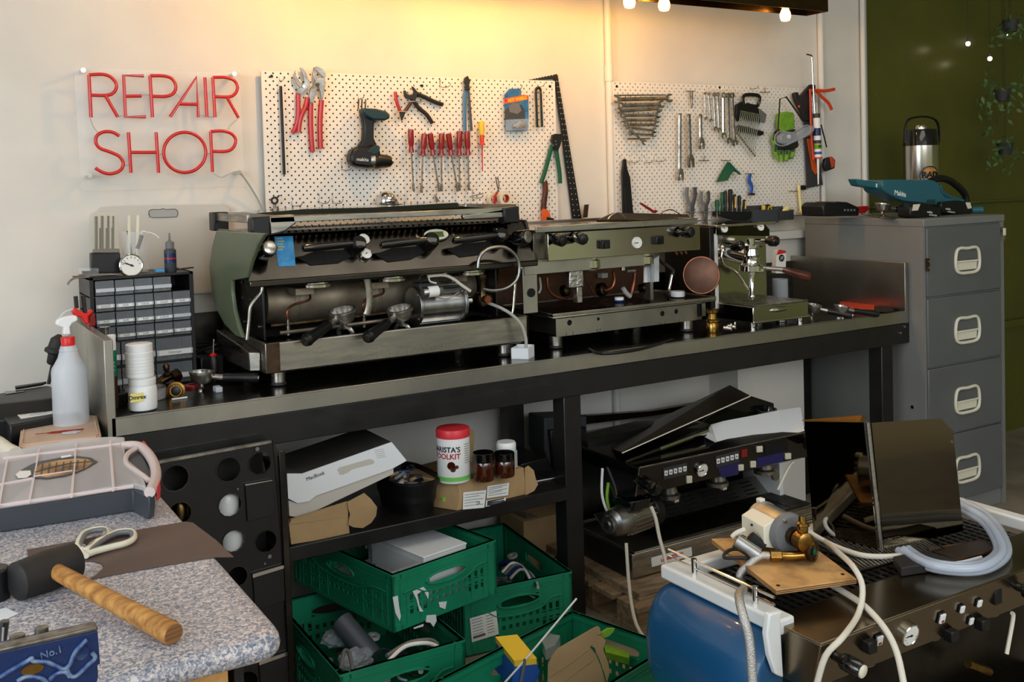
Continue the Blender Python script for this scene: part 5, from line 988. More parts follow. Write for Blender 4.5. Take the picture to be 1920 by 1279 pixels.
o = G().prism([py(x, y, 2.97) for x, y in ((1679, 700), (1685, 703), (1689, 712), (1688, 787), (1679, 787))], (0, 0.01, 0)).obj('white_offcut', 'white_plastic', None); tag(o, 'narrow white plastic piece standing between the bench leg and the filing cabinet', 'offcut')

# on top of the cabinet
c = pz(1578, 404, FZ); ch = thing('battery_charger', 'black battery charger at the left corner of the cabinet top', 'charger', c)
def cpz(x, y, dy=0): return pz(x, y, FZ)
CYp = 3.05
G().prism([py(x, y, 3.12) for x, y in ((1543, 386), (1550, 379), (1568, 380), (1572, 378), (1590, 379), (1612, 389), (1611, 405), (1545, 406))], (0, 0.13, 0)).obj('charger_body', 'black_plastic', ch, bev=0.006)
for k in range(4): G().box(py(1583+k*6, 396, 3.118), py(1586+k*6, 392, 3.118)+V((0, 0.002, 0))).obj('indicator', 'mid_grey', ch)
t = thing('utility_knife', 'red utility knife behind the charger', 'knife', py(1618, 400, 3.3)); G().prism([py(x, y, 3.26) for x, y in ((1598, 388), (1628, 386), (1631, 392), (1622, 400), (1600, 400))], (0, 0.02, 0)).obj('red_body', 'bright_red', t, bev=0.003)
t = thing('steel_strip', 'pale flat metal strip lying near the charger on the cabinet', 'strip', pz(1650, 405, FZ)); G().prism([pz(x, y, FZ+0.002) for x, y in ((1610, 400), (1625, 399), (1682, 409), (1664, 411))], (0, 0, 0.002)).obj('strip', 'chrome_used', t)
portafilter('steel cupped portafilter lying on top of the filing cabinet', py(1656, 384, 3.12), -20, 8, 1.05, hl=0.11)
# airpot flask
mat('brushed', (200, 194, 184), 0.2, 1.0)
c = V((py(1727, 300, 3.30).x, 3.30, FZ)); fl = thing('airpot_flask', 'tall steel airpot flask with a black lid and bail handle on the cabinet', 'flask', c)
sc = pw(33, c); hb = py(1727, 273, 3.30).z-FZ; ht = py(1727, 243, 3.30).z-FZ
G().lathe([(sc*0.9, 0), (sc*0.96, 0.01), (sc*0.96, hb)], c, n=36).obj('flask_body', 'brushed', fl)
G().lathe([(sc*0.98, 0), (sc*0.96, 0.012), (sc*0.9, ht-hb-0.008), (sc*0.86, ht-hb), (sc*0.35, ht-hb+0.006)], c+V((0, 0, hb-0.001)), n=36).obj('lid', 'black_gloss', fl)
G().lathe([(0.03, 0), (0.032, 0.01), (0.026, 0.022), (0.01, 0.027)], c+V((0, 0, ht)), n=24).obj('pump_button', 'chrome', fl)
G().tube([py(x, y, 3.27) for x, y in ((1696, 268), (1697, 243), (1702, 226), (1716, 220), (1738, 219), (1755, 226), (1761, 243), (1761, 268))], 0.0055, 8, flat=1.4).obj('bail_handle', 'black_plastic', fl)
bc = py(1729, 331, 3.30-sc); bd = G()
R_ = sc*0.97
def wrap(u, v):   # emblem coordinates wrapped on the cylinder, u metres around, v up
    an = -math.pi/2 - 0.42 + u/R_; return V((c.x+R_*math.cos(an), c.y+R_*math.sin(an), bc.z+v))
def disc_on(name, r0, r1, m, off=0.0006):
    b = G(); N = 30; A = [b.b.verts.new(wrap(r0*math.cos(2*math.pi*k/N), r0*math.sin(2*math.pi*k/N))) for k in range(N)]; B = [b.b.verts.new(wrap(r1*math.cos(2*math.pi*k/N), r1*math.sin(2*math.pi*k/N))) for k in range(N)]
    for q in A+B: dd = V((q.co.x-c.x, q.co.y-c.y, 0)).normalized(); q.co += dd*off
    for k in range(N): b.b.faces.new((A[k], A[(k+1) % N], B[(k+1) % N], B[k]))
    return b.obj(name, m, fl)
disc_on('emblem_ring', 0.046, 0.052, 'black_plastic'); disc_on('emblem_disc', 0.0, 0.046, 'wood_handle', 0.0004)
tx = text('emblem_text', 'RAD', 0.044, MX(), 'black_plastic', fl, ext=0.0001, bold=0.0012)
for v in tx.data.vertices:
    q = v.co + V(fl['_w']); w_ = wrap(q.x, q.y+0.006); dd = V((w_.x-c.x, w_.y-c.y, 0)).normalized(); v.co = w_+dd*0.0012-V(fl['_w'])
# handheld blower
bl = thing('cordless_blower', 'teal and black handheld cordless vacuum with a pointed nozzle on the cabinet', 'vacuum cleaner', py(1740, 395, 2.98))
BYp = 2.98
def Z6(L): return [(1540+x/3.366, 180+y/3.366) for x, y in L]
G().prism(spline([py(x, y, BYp+0.0) for x, y in Z6([(385, 560), (400, 535), (450, 527), (600, 530), (700, 530), (745, 560), (755, 600), (790, 640), (860, 655), (850, 690), (740, 690), (640, 675), (520, 662), (430, 620), (395, 595)])], 3, True), (0, 0.11, 0)).obj('motor_housing', 'teal', bl, bev=0.022, seg=4)
G().tube([py(x, y, BYp+0.05) for x, y in Z6([(690, 540), (740, 520), (800, 530), (860, 570), (905, 620), (915, 680)])], 0.017, 10).obj('handle_grip', 'black_plastic', bl)
G().tube([py(x, y, BYp+0.05) for x, y in Z6([(745, 560), (760, 610), (820, 645), (890, 665)])], 0.012, 8).obj('handle_lower', 'teal', bl)
G().prism([py(x, y, BYp+0.03) for x, y in Z6([(218, 522), (380, 545), (384, 590), (270, 572), (240, 566)])], (0, 0.05, 0)).obj('nozzle', 'teal', bl, bev=0.006)
G().prism([py(x, y, BYp+0.028) for x, y in Z6([(347, 553), (382, 558), (378, 582), (346, 576)])], (0, 0.002, 0)).obj('clear_window', 'white_plastic', bl)
text('maker_name', 'Makita', 0.030, frame(py(*Z6([(498, 617)])[0], BYp-0.0006), (1, 0, -0.17), (0, 0, 1)), 'white_plastic', bl, bold=0.0006)
for k in range(4): G().box(py(*Z6([(665, 655+k*9)])[0], BYp-0.001), py(*Z6([(720, 659+k*9)])[0], BYp-0.001)+V((0, 0.002, 0))).obj('vent_slot', 'teal_dark', bl)
for pts, lab in (([(562, 745), (565, 700), (595, 675), (650, 680), (700, 690), (755, 705), (758, 755), (740, 768), (600, 770), (568, 765)], 'left black battery pack with a white label in front of the vacuum'), ([(755, 700), (760, 670), (860, 660), (900, 665), (955, 680), (958, 740), (940, 750), (840, 752), (765, 735)], 'right black battery pack clipped under the vacuum handle')):
    y0_ = 2.90 if pts[0][0] < 600 else 2.955
    t = thing('battery_pack', lab, 'battery', py(*Z6([pts[0]])[0], y0_), 'black battery packs on the cabinet'); G().prism([py(x, y, y0_) for x, y in Z6(pts)], (0, 0.07, 0)).obj('pack_body', 'black_plastic', t, bev=0.005)
    L = [(582, 685), (625, 682), (610, 722), (572, 725)] if pts[0][0] < 600 else [(910, 672), (940, 672), (950, 708), (925, 712)]
    G().prism([py(x, y, y0_-0.001) for x, y in Z6(L)], (0, 0.002, 0)).obj('white_label', 'cream', t)
    cc = (705, 735) if pts[0][0] < 600 else (820, 715)
    text('pack_text', 'makita', 0.014, frame(py(*Z6([(cc[0]-20, cc[1]-2)])[0], y0_-0.0006), (1, 0, -0.12), (0, 0, 1)), 'white_plastic', t); text('pack_text', 'LITHIUM-ION', 0.009, frame(py(*Z6([(cc[0], cc[1]+18)])[0], y0_-0.0006), (1, 0, -0.12), (0, 0, 1)), 'white_plastic', t)
t = thing('extension_tube', 'short teal tube lying behind the battery packs at the right', 'tube', py(1845, 401, 3.1)); G().cyl(pz(1822, 401, FZ+0.0)+V((0,0.05,0.016)), pz(1860, 400, FZ)+V((0,0.05,0.016)), 0.017, n=24).obj('tube', 'teal', t, bev=0.001)
# plants and bulbs added as objects in place of the olive wall's reflections
random.seed(3)
for i, (x, y, n, s, lab) in enumerate(((1895, 60, 60, 0.11, 'upper leafy stand-in for a plant reflection in the olive wall at the top right corner'), (1880, 190, 90, 0.16, 'middle stand-in for a plant reflection with fanned leaves at the right edge'), (1885, 290, 70, 0.14, 'lowest drooping stand-in for a plant reflection right of the flask'))):
    c = py(x, y, YW-0.22); t = thing('plant_reflection', lab, 'plant', c, 'plant reflections built as objects')
    G().cyl(c+V((0, 0, 0.05)), (c.x, c.y, 3.1), 0.0015, n=6).obj('hanging_wire', 'black_plastic', t)
    G().lathe([(0.03, 0.0), (0.045, 0.06), (0.047, 0.065)], c+V((0, 0, 0)), n=16).obj('pot', 'dark_grey', t)
    g = G()
    for k in range(n):
        a = random.uniform(0, 6.28); e = random.uniform(-1.2, 0.9); r = random.uniform(0.3, 1)*s
        p = c+V((r*1.2*math.cos(a), r*0.7*math.sin(a), 0.04+r*math.sin(e)*1.2)); d = V((random.uniform(-1, 1), random.uniform(-1, 1), random.uniform(-1.2, 0.2))).normalized()*random.uniform(0.03, 0.055); w_ = d.cross(V((random.uniform(-1, 1), 1, 0.3))).normalized()*0.010
        g.prism([p, p+d*0.4+w_, p+d, p+d*0.4-w_], d.cross(w_).normalized()*0.0006)
    g.obj('leaf', 'leaf', t, kind='stuff')
for x, y in ((1815, 82), (1856, 110), (1892, 67)):  # glowing balls put where the wall would reflect bulbs
    c = py(x, y, YW-0.12); t = thing('bulb_reflection', 'glowing ball standing in for a reflected bulb, '+{1815: 'left', 1856: 'lowest', 1892: 'upper right'}[x]+' of three on the olive wall', 'bulb', c, 'bulb reflections built as objects')
    G().sph(c, 0.0125).obj('glass', 'small_glow', t); G().cyl(c+V((0, 0, 0.008)), c+V((0, 0, 0.03)), 0.006, n=10).obj('socket', 'dark_grey', t); G().cyl(c+V((0, 0, 0.03)), (c.x, c.y, 3.1), 0.001, n=5).obj('cord', 'black_plastic', t)

# left end of the bench: drawer unit and what stands on it
UY = 3.28; u0, u1 = py(167, 522, UY), py(362, 509, UY); UX0, UX1, UZ = u0.x, u1.x, (u0.z+u1.z)/2
du = thing('parts_drawer_unit', 'black small parts cabinet with rows of clear labelled drawers on the bench', 'drawer unit', ((UX0+UX1)/2, 3.38, BZ))
W_, H_ = UX1-UX0, UZ-BZ
G().box((UX0, UY, BZ), (UX0+0.012, 3.49, UZ)).box((UX1-0.012, UY, BZ), (UX1, 3.49, UZ)).box((UX0, UY, UZ-0.008), (UX1, 3.49, UZ)).box((UX0, UY, BZ), (UX1, 3.49, BZ+0.006)).box((UX0, 3.482, BZ), (UX1, 3.49, UZ)).obj('cabinet_shell', 'black_plastic', du, bev=0.001)
rows = [(0.03, 0.155, 5), (0.168, 0.295, 5), (0.308, 0.425, 5), (0.438, 0.555, 5), (0.575, 0.775, 3), (0.80, 0.985, 3)]
LBL = {(1, 0): '3x16/20', (1, 1): '3x25', (1, 2): '3,5x16', (1, 3): '3,5x20', (1, 4): '4x30', (2, 0): '4x35', (2, 1): '4x40', (2, 2): '4x50', (2, 3): '5x20/25', (3, 0): '', (3, 1): '5x30', (3, 2): '5x40', (3, 3): '5x50', (3, 4): '5x60', (4, 0): '', (4, 2): 'Dichtungen', (5, 2): ''}
mat('drawer_clear', (150, 155, 160), 0.2, alpha=0.3)
mat('screws', (150, 140, 120), 0.5, 0.5, col2=(70, 64, 56), scale=120, bump=0.6)
for r, (a, b, n) in enumerate(rows):
    zt_, zb_ = UZ-a*H_, UZ-b*H_
    G().box((UX0, UY+0.002, zb_-0.007), (UX1, 3.48, zb_-0.003)).obj('shelf_divider', 'black_plastic', du)
    xs = [UX0+0.014+(W_-0.026)*k/5 for k in range(6)] if n == 5 else [UX0+0.014, UX0+0.014+(W_-0.026)*0.24, UX0+0.014+(W_-0.026)*0.60, UX1-0.012]
    for k in range(n):
        if (r, k) == (0, 4): continue
        xa, xb = xs[k]+0.002, xs[k+1]-0.002; yo = random.uniform(-0.004, 0.004)
        d = G().box((xa, UY-0.004+yo, zb_), (xb, UY-0.002+yo, zt_)).box((xa, UY-0.002, zb_), (xa+0.001, UY+0.12, zt_-0.004)).box((xb-0.001, UY-0.002, zb_), (xb, UY+0.12, zt_-0.004)).box((xa, UY, zb_), (xb, UY+0.12, zb_+0.001)).obj('drawer', 'drawer_clear', du)
        zm = zb_+(zt_-zb_)*0.48
        G().box((xa, UY-0.013+yo, zm-0.002), (xb, UY-0.004+yo, zm)).box((xa, UY-0.013+yo, zm-(zt_-zb_)*0.24), (xb, UY-0.012+yo, zm)).obj('label_holder', 'milky', d)
        if (r, k) in LBL:
            G().box((xa+0.006, UY-0.0142+yo, zm-(zt_-zb_)*0.23), (xb-0.005, UY-0.0132+yo, zm-0.001)).obj('paper_label', 'label_white', d)
            if LBL[(r, k)]: text('label_text', LBL[(r, k)], 0.0085, FW(V(((xa+xb)/2, UY-0.0144+yo, zm-(zt_-zb_)*0.12))), 'dark_grey', d, ext=0.0001)
        G().box((xa+0.004, UY+0.004, zb_+0.001), (xb-0.004, UY+0.11, zb_+(zt_-zb_)*random.uniform(0.15, 0.4))).obj('loose_screws', 'screws', d, kind='stuff')
# torn clear bag and tilted drawer
o = G().prism([pz(x, y, BZ+0.02) for x, y in ((300, 690), (330, 672), (366, 660), (366, 671), (335, 690), (318, 697))], (0, 0, 0.003)).obj('clear_sheet', 'clear_grey', None); tag(o, 'bent clear plastic sheet at the foot of the drawer unit', 'sheet')
# on top of the unit
def Z7(L): return [(80+x/3.762, 360+y/3.762) for x, y in L]
def tq(pts, Y, t, th, name, m, **k): return G().prism([py(x, y, Y) for x, y in Z7(pts)], (0, th, 0)).obj(name, m, t, **k)
t = thing('drill_bit_case', 'black based drill bit case with a clear cover, upright on the drawer unit', 'case', (py(198, 510, 3.36).x, 3.36, UZ))
tq([(343, 432), (548, 430), (552, 572), (345, 572)], 3.34, t, 0.04, 'case_base', 'black_plastic', bev=0.003); tq([(362, 405), (540, 400), (545, 432), (360, 432)], 3.345, t, 0.03, 'bit_holder', 'dark_grey', bev=0.002)
tq([(348, 160), (365, 142), (515, 140), (530, 160), (545, 430), (345, 430)], 3.338, t, 0.042, 'clear_cover', 'milky_clear' if 'milky_clear' in MT else mat('milky_clear', (225, 215, 190), 0.12, alpha=0.25), bev=0.003)
for x, y, r in ((378, 172, 0.0045), (420, 168, 0.0042), (463, 168, 0.0036), (498, 170, 0.003), (404, 255, 0.0025), (450, 255, 0.0025), (489, 252, 0.002)): a, b = [py(*Z7([q])[0], 3.36) for q in ((x, y), (x, 410))]; G().cyl(a, b, r, n=8).obj('drill_bit', 'black_metal', t)
c = V((py(254, 505, 3.38).x, 3.38, UZ)); t = thing('glass_tumbler', 'clear tumbler of thin brushes behind the round thermometer', 'tumbler', c); rr = 0.040
G().lathe([(0.001, 0.0), (rr*0.9, 0), (rr, 0.003), (rr*1.05, py(254, 434, 3.38).z-UZ), (rr*0.99, py(254, 434, 3.38).z-UZ), (rr*0.95, 0.006)], c, n=28, cap=False).obj('glass', 'clear', t)
for pts, r, m, n_, lab in (([(605, 560), (612, 165)], 0.006, 'cream', 'plastic_tube', 'cream plastic tube with a flared end, left in the tumbler'), ([(660, 560), (676, 165)], 0.006, 'cream', 'plastic_tube', 'second cream plastic tube leaning right in the tumbler'), ([(640, 540), (600, 275)], 0.004, 'green_handle', 'green_brush', 'thin green brush in the tumbler'), ([(700, 520), (655, 440), (690, 310)], 0.004, 'chrome', 'steel_pick', 'steel pick with a black grip in the tumbler'), ([(650, 540), (690, 300), (740, 285), (790, 300), (820, 325)], 0.002, 'white_plastic', 'cable_tie', 'white flexible tie bending out of the tumbler')):
    o = G().tube([py(*Z7([q])[0], 3.375) for q in pts], r, 8, sm=(4 if len(pts) > 3 else 1)).obj(n_, m, None); tag(o, lab, 'tool')
o = G().cyl(py(*Z7([(668, 400)])[0], 3.372), py(*Z7([(700, 305)])[0], 3.372), 0.0065, n=12).obj('black_grip', 'black_plastic', None); tag(o, 'black pen-like grip leaning in the tumbler', 'grip')
for x, y in ((612, 160), (680, 158)):
    q = py(*Z7([(x, y)])[0], 3.375); 
c = py(*Z7([(622, 520)])[0], 3.30); t = thing('dial_thermometer', 'round chrome dial thermometer lying against the tumbler', 'thermometer', c-V((0, 0, 0.036)))
gauge(None, c+V((0, 0.012, 0)), (0.05, -1, 0.08), 0.036, t, name='dial_case', dep=0.016, hands=((70, 0.85), (62, 0.6)))
G().tube([c+V((-0.02, 0.01, -0.034)), py(*Z7([(480, 582)])[0], 3.30), py(*Z7([(210, 597)])[0], 3.29)], 0.002, 6).obj('probe', 'chrome', t)
c = V((py(320, 505, 3.32).x, 3.32, UZ)); t = thing('glue_bottle', 'small grey bottle with a pointed tip and blue label on the drawer unit', 'bottle', c); r_ = 0.0185; hh = py(320, 466, 3.32).z-UZ
G().lathe([(r_*0.9, 0), (r_, 0.003), (r_, hh-0.004), (r_*0.7, hh)], c).obj('bottle_body', 'slate', t); G().lathe([(r_*0.72, 0), (r_*0.72, 0.02), (0.004, 0.026), (0.002, 0.05)], c+V((0, 0, hh))).obj('nozzle_cap', 'mid_grey', t)
G().lathe([(r_*1.01, hh*0.4), (r_*1.01, hh*0.8)], c, cap=False).obj('blue_label', 'blue_deep', t); G().lathe([(r_*1.02, hh*0.55), (r_*1.02, hh*0.62)], c, cap=False).obj('label_stripe', 'red_plastic', t)
t = thing('clear_box', 'small clear box of dark parts on the left corner of the drawer unit', 'box', py(168, 518, 3.30)); tq([(265, 540), (395, 538), (398, 585), (268, 598)], 3.30, t, 0.05, 'box_shell', 'clear', bev=0.002); tq([(285, 562), (380, 560), (385, 584), (290, 588)], 3.31, t, 0.03, 'dark_parts', 'black_rubber', kind='stuff')
o = G().tube([py(*Z7([q])[0], 3.27) for q in ((180, 655), (182, 640), (210, 615), (250, 603), (330, 600))], 0.003, 6).obj('bent_probe', 'tool_steel', None); tag(o, 'bent metal probe sticking out left from the drawer unit top', 'probe')
o = G().box(py(*Z7([(800, 565)])[0], 3.29), py(*Z7([(860, 545)])[0], 3.29)+V((0, 0.03, 0))).obj('fuse_pack', 'blue_sticker', None); tag(o, 'tiny pale blue packet left of the glue bottle', 'packet')
o = G().tube([py(*Z7([q])[0], 3.30) for q in ((945, 548), (1000, 540), (1065, 533))], 0.0025, 6, sm=1).obj('thin_rod', 'black_metal', None); tag(o, 'thin dark rod on the drawer unit right of the glue bottle', 'rod')
# white plastic board behind
pbd = thing('plastic_board', 'large off-white plastic board with a hanging slot behind the drawer unit', 'board', (0.8, YW-0.02, 1.13))
P = [py(x, y, YW-0.02) for x, y in ((176, 402), (190, 388), (300, 384), (418, 383), (430, 392), (430, 548), (180, 560))]
S = [py(x, y, YW-0.02) for x, y in ((279, 397), (284, 393), (300, 393), (306, 391), (312, 393), (328, 392), (333, 397), (332, 405), (326, 407), (286, 408), (280, 404))]
g = G(); g.prism(P, (0, 0.006, 0)); g.obj('board', 'board_white' if 'board_white' in MT else mat('board_white', (202, 198, 188), 0.45), pbd, bev=0.001)
G().prism([v+V((0, -0.0012, 0)) for v in S], (0, 0.001, 0)).obj('hanging_slot', 'grey_trim', pbd); G().tube([v+V((0, -0.0015, 0)) for v in S], 0.001, 5, closed=True, sm=2).obj('slot_rim', 'dark_grey', pbd)

def Z5b(L): return [(80+x/4.567, 580+y/4.567) for x, y in L]
def jar(label, x, yb, r, prof, m, cat='jar', z=BZ, parts=()):
    c = pz(x, yb, z); c += V((0, r*0.8, 0)); c.z = z; t = thing('plastic_jar', label, cat, c); G().lathe(prof, c, n=32).obj('jar_body', m, t); return t, c
t, c = jar('lower white plastic jar with a yellow handwritten sticker', 273, 772, 0.038, [(0.030, 0), (0.037, 0.004), (0.0385, 0.012), (0.0385, 0.062), (0.035, 0.070), (0.033, 0.072), (0.033, 0.076)], 'white_plastic')
G().lathe([(0.034, 0), (0.0365, 0.001), (0.0365, 0.016), (0.034, 0.018)], c+V((0, 0, 0.072))).obj('lid', 'white_plastic', t)
yl = py(*Z5b([(815, 755)])[0], c.y-0.039); G().box(yl+V((-0.020, -0.0006, -0.012)), yl+V((0.016, 0.0, 0.012))).obj('yellow_sticker', 'yellow_st' if 'yellow_st' in MT else mat('yellow_st', (236, 222, 130), 0.6), t); text('handwriting', 'Omrex', 0.016, FW(yl+V((-0.002, -0.001, 0))), 'black_plastic', t, bold=0.0003)
c2 = c+V((-0.004, 0.004, 0.091)); t = thing('plastic_jar', 'upper white ribbed plastic jar stacked on the jar with the yellow sticker', 'jar', c2)
pr = [(0.033, 0), (0.0375, 0.005)]; 
for k in range(6): pr += [(0.0375, 0.012+k*0.009), (0.0368, 0.0145+k*0.009), (0.0375, 0.017+k*0.009)]
pr += [(0.0375, 0.072), (0.034, 0.076)]; G().lathe(pr, c2, n=32).obj('jar_body', 'white_plastic', t); G().lathe([(0.034, 0), (0.036, 0.001), (0.036, 0.020), (0.033, 0.022)], c2+V((0, 0, 0.074)), n=32).obj('lid', 'white_plastic', t)
c = pz(222, 762, BZ)+V((0, 0.02, 0)); t = thing('screw_cap', 'ribbed black plastic screw cap behind the left upstand', 'cap', c); G().lathe([(0.027, 0), (0.029, 0.004), (0.029, 0.034), (0.026, 0.036)], c).obj('cap_body', 'black_plastic', t); G().lathe([(0.016, 0), (0.016, 0.02)], c+V((-0.006, 0, 0.036))).obj('cap_neck', 'black_plastic', t)
for k in range(18): a = k*math.pi/9; G().cyl(c+V((0.029*math.cos(a), 0.029*math.sin(a), 0.003)), c+V((0.029*math.cos(a), 0.029*math.sin(a), 0.033)), 0.0018, n=5).obj('rib', 'black_plastic', t)
c = V((py(211, 700, 3.02).x, 3.02, BZ)); t = thing('glue_stick', 'tall green tube with a white cap beside the left upstand', 'tube', c); z1 = py(211, 627, 3.02).z-BZ
G().lathe([(0.012, 0), (0.0125, z1*0.45)], c).obj('lower_sleeve', 'copper_plate', t); G().lathe([(0.0128, 0), (0.0128, z1*0.35)], c+V((0, 0, z1*0.44))).obj('green_sleeve', 'crate_green', t); G().lathe([(0.0125, 0), (0.012, z1*0.20), (0.009, z1*0.21)], c+V((0, 0, z1*0.79))).obj('white_cap', 'white_plastic', t)
for k in range(3): G().box(c+V((-0.008, -0.0135, z1*(0.52+k*0.05))), c+V((0.004, -0.0128, z1*(0.54+k*0.05)))).obj('print_bar', 'white_plastic', t)
c = V((py(197, 640, 3.2).x, 3.2, BZ)); o = G().lathe([(0.014, 0), (0.015, 0.01), (0.013, py(197, 613, 3.2).z-BZ-0.01), (0.015, py(197, 613, 3.2).z-BZ)], c).obj('chrome_cylinder', 'chrome', None); tag(o, 'upright chrome cylinder just inside the left upstand', 'cylinder')
c = pz(262, 758, BZ)+V((0.03, 0.06, 0)); o = G().lathe([(0.055, 0.001), (0.056, 0.002), (0.058, 0.034), (0.0565, 0.034), (0.054, 0.003), (0.001, 0.003)], c, cap=False).obj('clear_dish', 'clear', None); tag(o, 'shallow round clear dish behind the stacked white jars', 'dish')
# brass valve with round face
c = pz(333, 746, BZ)+V((0, 0.02, 0.018)); t = thing('brass_pump', 'brass pump body with a round face and fittings behind it, right of the white jars', 'pump', c-V((0, 0, 0.018)))
dv = V((-0.2, -1, 0.1)); G().lathe([(0.014, -0.07), (0.022, -0.06), (0.024, -0.01), (0.0265, -0.006), (0.0265, 0.008), (0.020, 0.010), (0.018, 0.006)], c, dv).obj('round_body', 'brass', t); G().lathe([(0.014, 0), (0.014, 0.010), (0.007, 0.012)], c, dv).obj('black_knob', 'black_plastic', t)
G().tube([c+V((-0.02, 0.06, 0.0)), c+V((-0.03, 0.09, 0.01)), c+V((0.01, 0.10, 0.03)), c+V((0.03, 0.08, 0.02))], 0.014, 10).obj('elbow_pipe', 'brass_dark', t)
q = c+V((-0.005, 0.08, 0.03)); G().lathe([(0.008, 0), (0.012, 0.005), (0.012, 0.012), (0.006, 0.016), (0.009, 0.022), (0.010, 0.034), (0.005, 0.042)], q, (-0.1, 0, 1)).obj('top_fitting', 'brass_dark', t)
G().lathe([(0.012, 0), (0.015, 0.003), (0.015, 0.018), (0.012, 0.02)], q+V((0.02, 0, 0.0)), (0.7, -0.3, 0.6)).obj('side_nut', 'brass_dark', t)
portafilter('black handled portafilter with its spout down, near the bench front at the left', py(378, 700, 3.12), -22, 3, 1.05, hl=0.10)
t = thing('fuse', 'tiny white and steel fuse on the worktop before the brass pump', 'fuse', pz(338, 749, BZ)); a, b = pz(322, 749, BZ+0.003), pz(351, 745, BZ+0.003); G().cyl(a, b, 0.0028, n=8).obj('fuse_body', 'white_plastic', t)
t = thing('plastic_ring', 'red plastic ring lying under the left portafilter', 'ring', pz(370, 733, BZ)); G().lathe([(0.014, 0), (0.030, 0), (0.030, 0.008), (0.014, 0.008), (0.014, 0)], pz(368, 730, BZ)+V((0, 0.04, 0)), cap=False).obj('ring', 'red_plastic', t)
t = thing('steel_clip', 'small bright plastic and steel clip right of the red ring', 'clip', pz(408, 735, BZ)); G().box(pz(405, 737, BZ), pz(411, 733, BZ)+V((0.004, 0.01, 0.016))).obj('clip_block', 'milky', t, bev=0.002)
c = V((py(400, 680, 3.25).x, 3.25, BZ)); t = thing('screwdriver', 'black handled screwdriver with a red collar standing blade up by the green machine', 'screwdriver', c); zz = py(400, 668, 3.25).z-BZ; G().lathe([(0.013, 0), (0.015, zz*0.2), (0.015, zz*0.8), (0.010, zz)], c).obj('handle', 'black_plastic', t); G().lathe([(0.010, 0), (0.012, 0.003), (0.006, 0.010)], c+V((0, 0, zz))).obj('red_collar', 'bright_red', t); G().cyl(c+V((0, 0, zz)), c+V((0.004, 0, zz+0.055)), 0.0025, n=8).obj('blade', 'chrome', t)
c = pz(422, 690, BZ)+V((-0.02, 0.06, 0)); t = thing('blue_tin', 'small blue and white tin between the screwdriver and the green machine', 'tin', c); G().box(c+V((-0.03, 0, 0)), c+V((0.02, 0.04, 0.022))).obj('tin_body', 'blue_mid', t, bev=0.003); G().box(c+V((-0.03, -0.0008, 0.010)), c+V((0.02, 0, 0.016))).obj('white_stripe', 'white_plastic', t)
random.seed(5); c = V((0.80, 3.42, BZ)); t = thing('cable_bundle', 'tangled black cables in the dark gap right of the drawer unit', 'cables', c)
for k in range(5): G().tube([c+V((random.uniform(0.0, 0.10), random.uniform(-0.03, 0.06), random.uniform(0.005, 0.10))) for _ in range(6)], 0.004, 6).obj('cable', 'black_plastic', t)
o = G().box((0.80, 3.30, BZ), (0.88, 3.38, BZ+0.07), rot=rz(12)).obj('black_box', 'black_plastic', None, bev=0.004); tag(o, 'plain black box between the drawer unit and the brass pump', 'box')
# spray bottle, clamp and baster at the far left
ZL = 0.86; c = V((py(130, 700, 3.0).x, 3.0, ZL)); sp_ = thing('spray_bottle', 'milky white spray bottle with a red collar and white trigger head', 'spray bottle', c); K = (py(97, 700, 3.0)-py(165, 700, 3.0)).length/2
zc = py(125, 648, 3.0).z-ZL; zs = py(125, 690, 3.0).z-ZL
G().lathe([(K*0.9, 0), (K, 0.006), (K, zs-0.01), (K*0.96, zs), (K*0.62, zs+(zc-zs)*0.45), (K*0.5, zs+(zc-zs)*0.75), (K*0.52, zc-0.014), (K*0.42, zc)], c, n=32).obj('bottle_body', 'milky', sp_)
G().lathe([(K*0.38, 0), (K*0.39, 0.022), (K*0.36, 0.024)], c+V((0, 0, zc))).obj('red_collar', 'bright_red', sp_)
hd_ = [py(x, y, 3.0) for x, y in Z7([(140, 1005), (145, 955), (88, 935), (95, 905), (130, 885), (200, 870), (240, 872), (245, 905), (205, 925), (190, 950), (195, 1005)])]; G().prism([v+V((0, -0.014, 0)) for v in hd_], (0, 0.028, 0)).obj('trigger_head', 'white_plastic', sp_, bev=0.004)
G().tube([py(x, y, 3.0) for x, y in Z7([(95, 930), (120, 885), (160, 845), (215, 825)])], 0.002, 6).obj('trigger', 'milky', sp_)
t = thing('rubber_baster', 'black bulb handled tool hanging left of the spray bottle', 'tool', py(95, 735, 3.2)); G().lathe([(0.005, 0), (0.02, 0.015), (0.022, 0.04), (0.028, 0.045), (0.028, 0.055), (0.016, 0.06), (0.013, 0.085), (0.008, 0.09)], py(*Z5b([(145, 215)])[0], 3.2), py(*Z5b([(70, 470)])[0], 3.2)-py(*Z5b([(145, 215)])[0], 3.2), 18).obj('bulb_handle', 'black_rubber', t); G().cyl(py(*Z5b([(92, 440)])[0], 3.2), py(*Z5b([(50, 640)])[0], 3.2), 0.006, 0.005).obj('stem', 'black_rubber', t)
t = thing('red_clamp', 'red plastic trigger clamp with black bars behind the spray bottle', 'clamp', py(155, 610, 3.2))
G().prism([py(x, y, 3.2) for x, y in Z7([(205, 850), (230, 815), (300, 860), (350, 828), (362, 845), (325, 880), (330, 930), (300, 935), (270, 885), (230, 880)])], (0, 0.03, 0)).obj('clamp_body', 'bright_red', t, bev=0.004)
for a, b in (((232, 735), (240, 820)), ((285, 730), (300, 860))): G().tube([py(*Z7([a])[0], 3.21), py(*Z7([b])[0], 3.21)], 0.006, 6, sm=1).obj('clamp_bar', 'black_metal', t)
G().box(py(166, 590, 3.22), py(180, 612, 3.22)+V((0, 0.03, 0))).obj('clamp_pad', 'dark_red', t, bev=0.004)
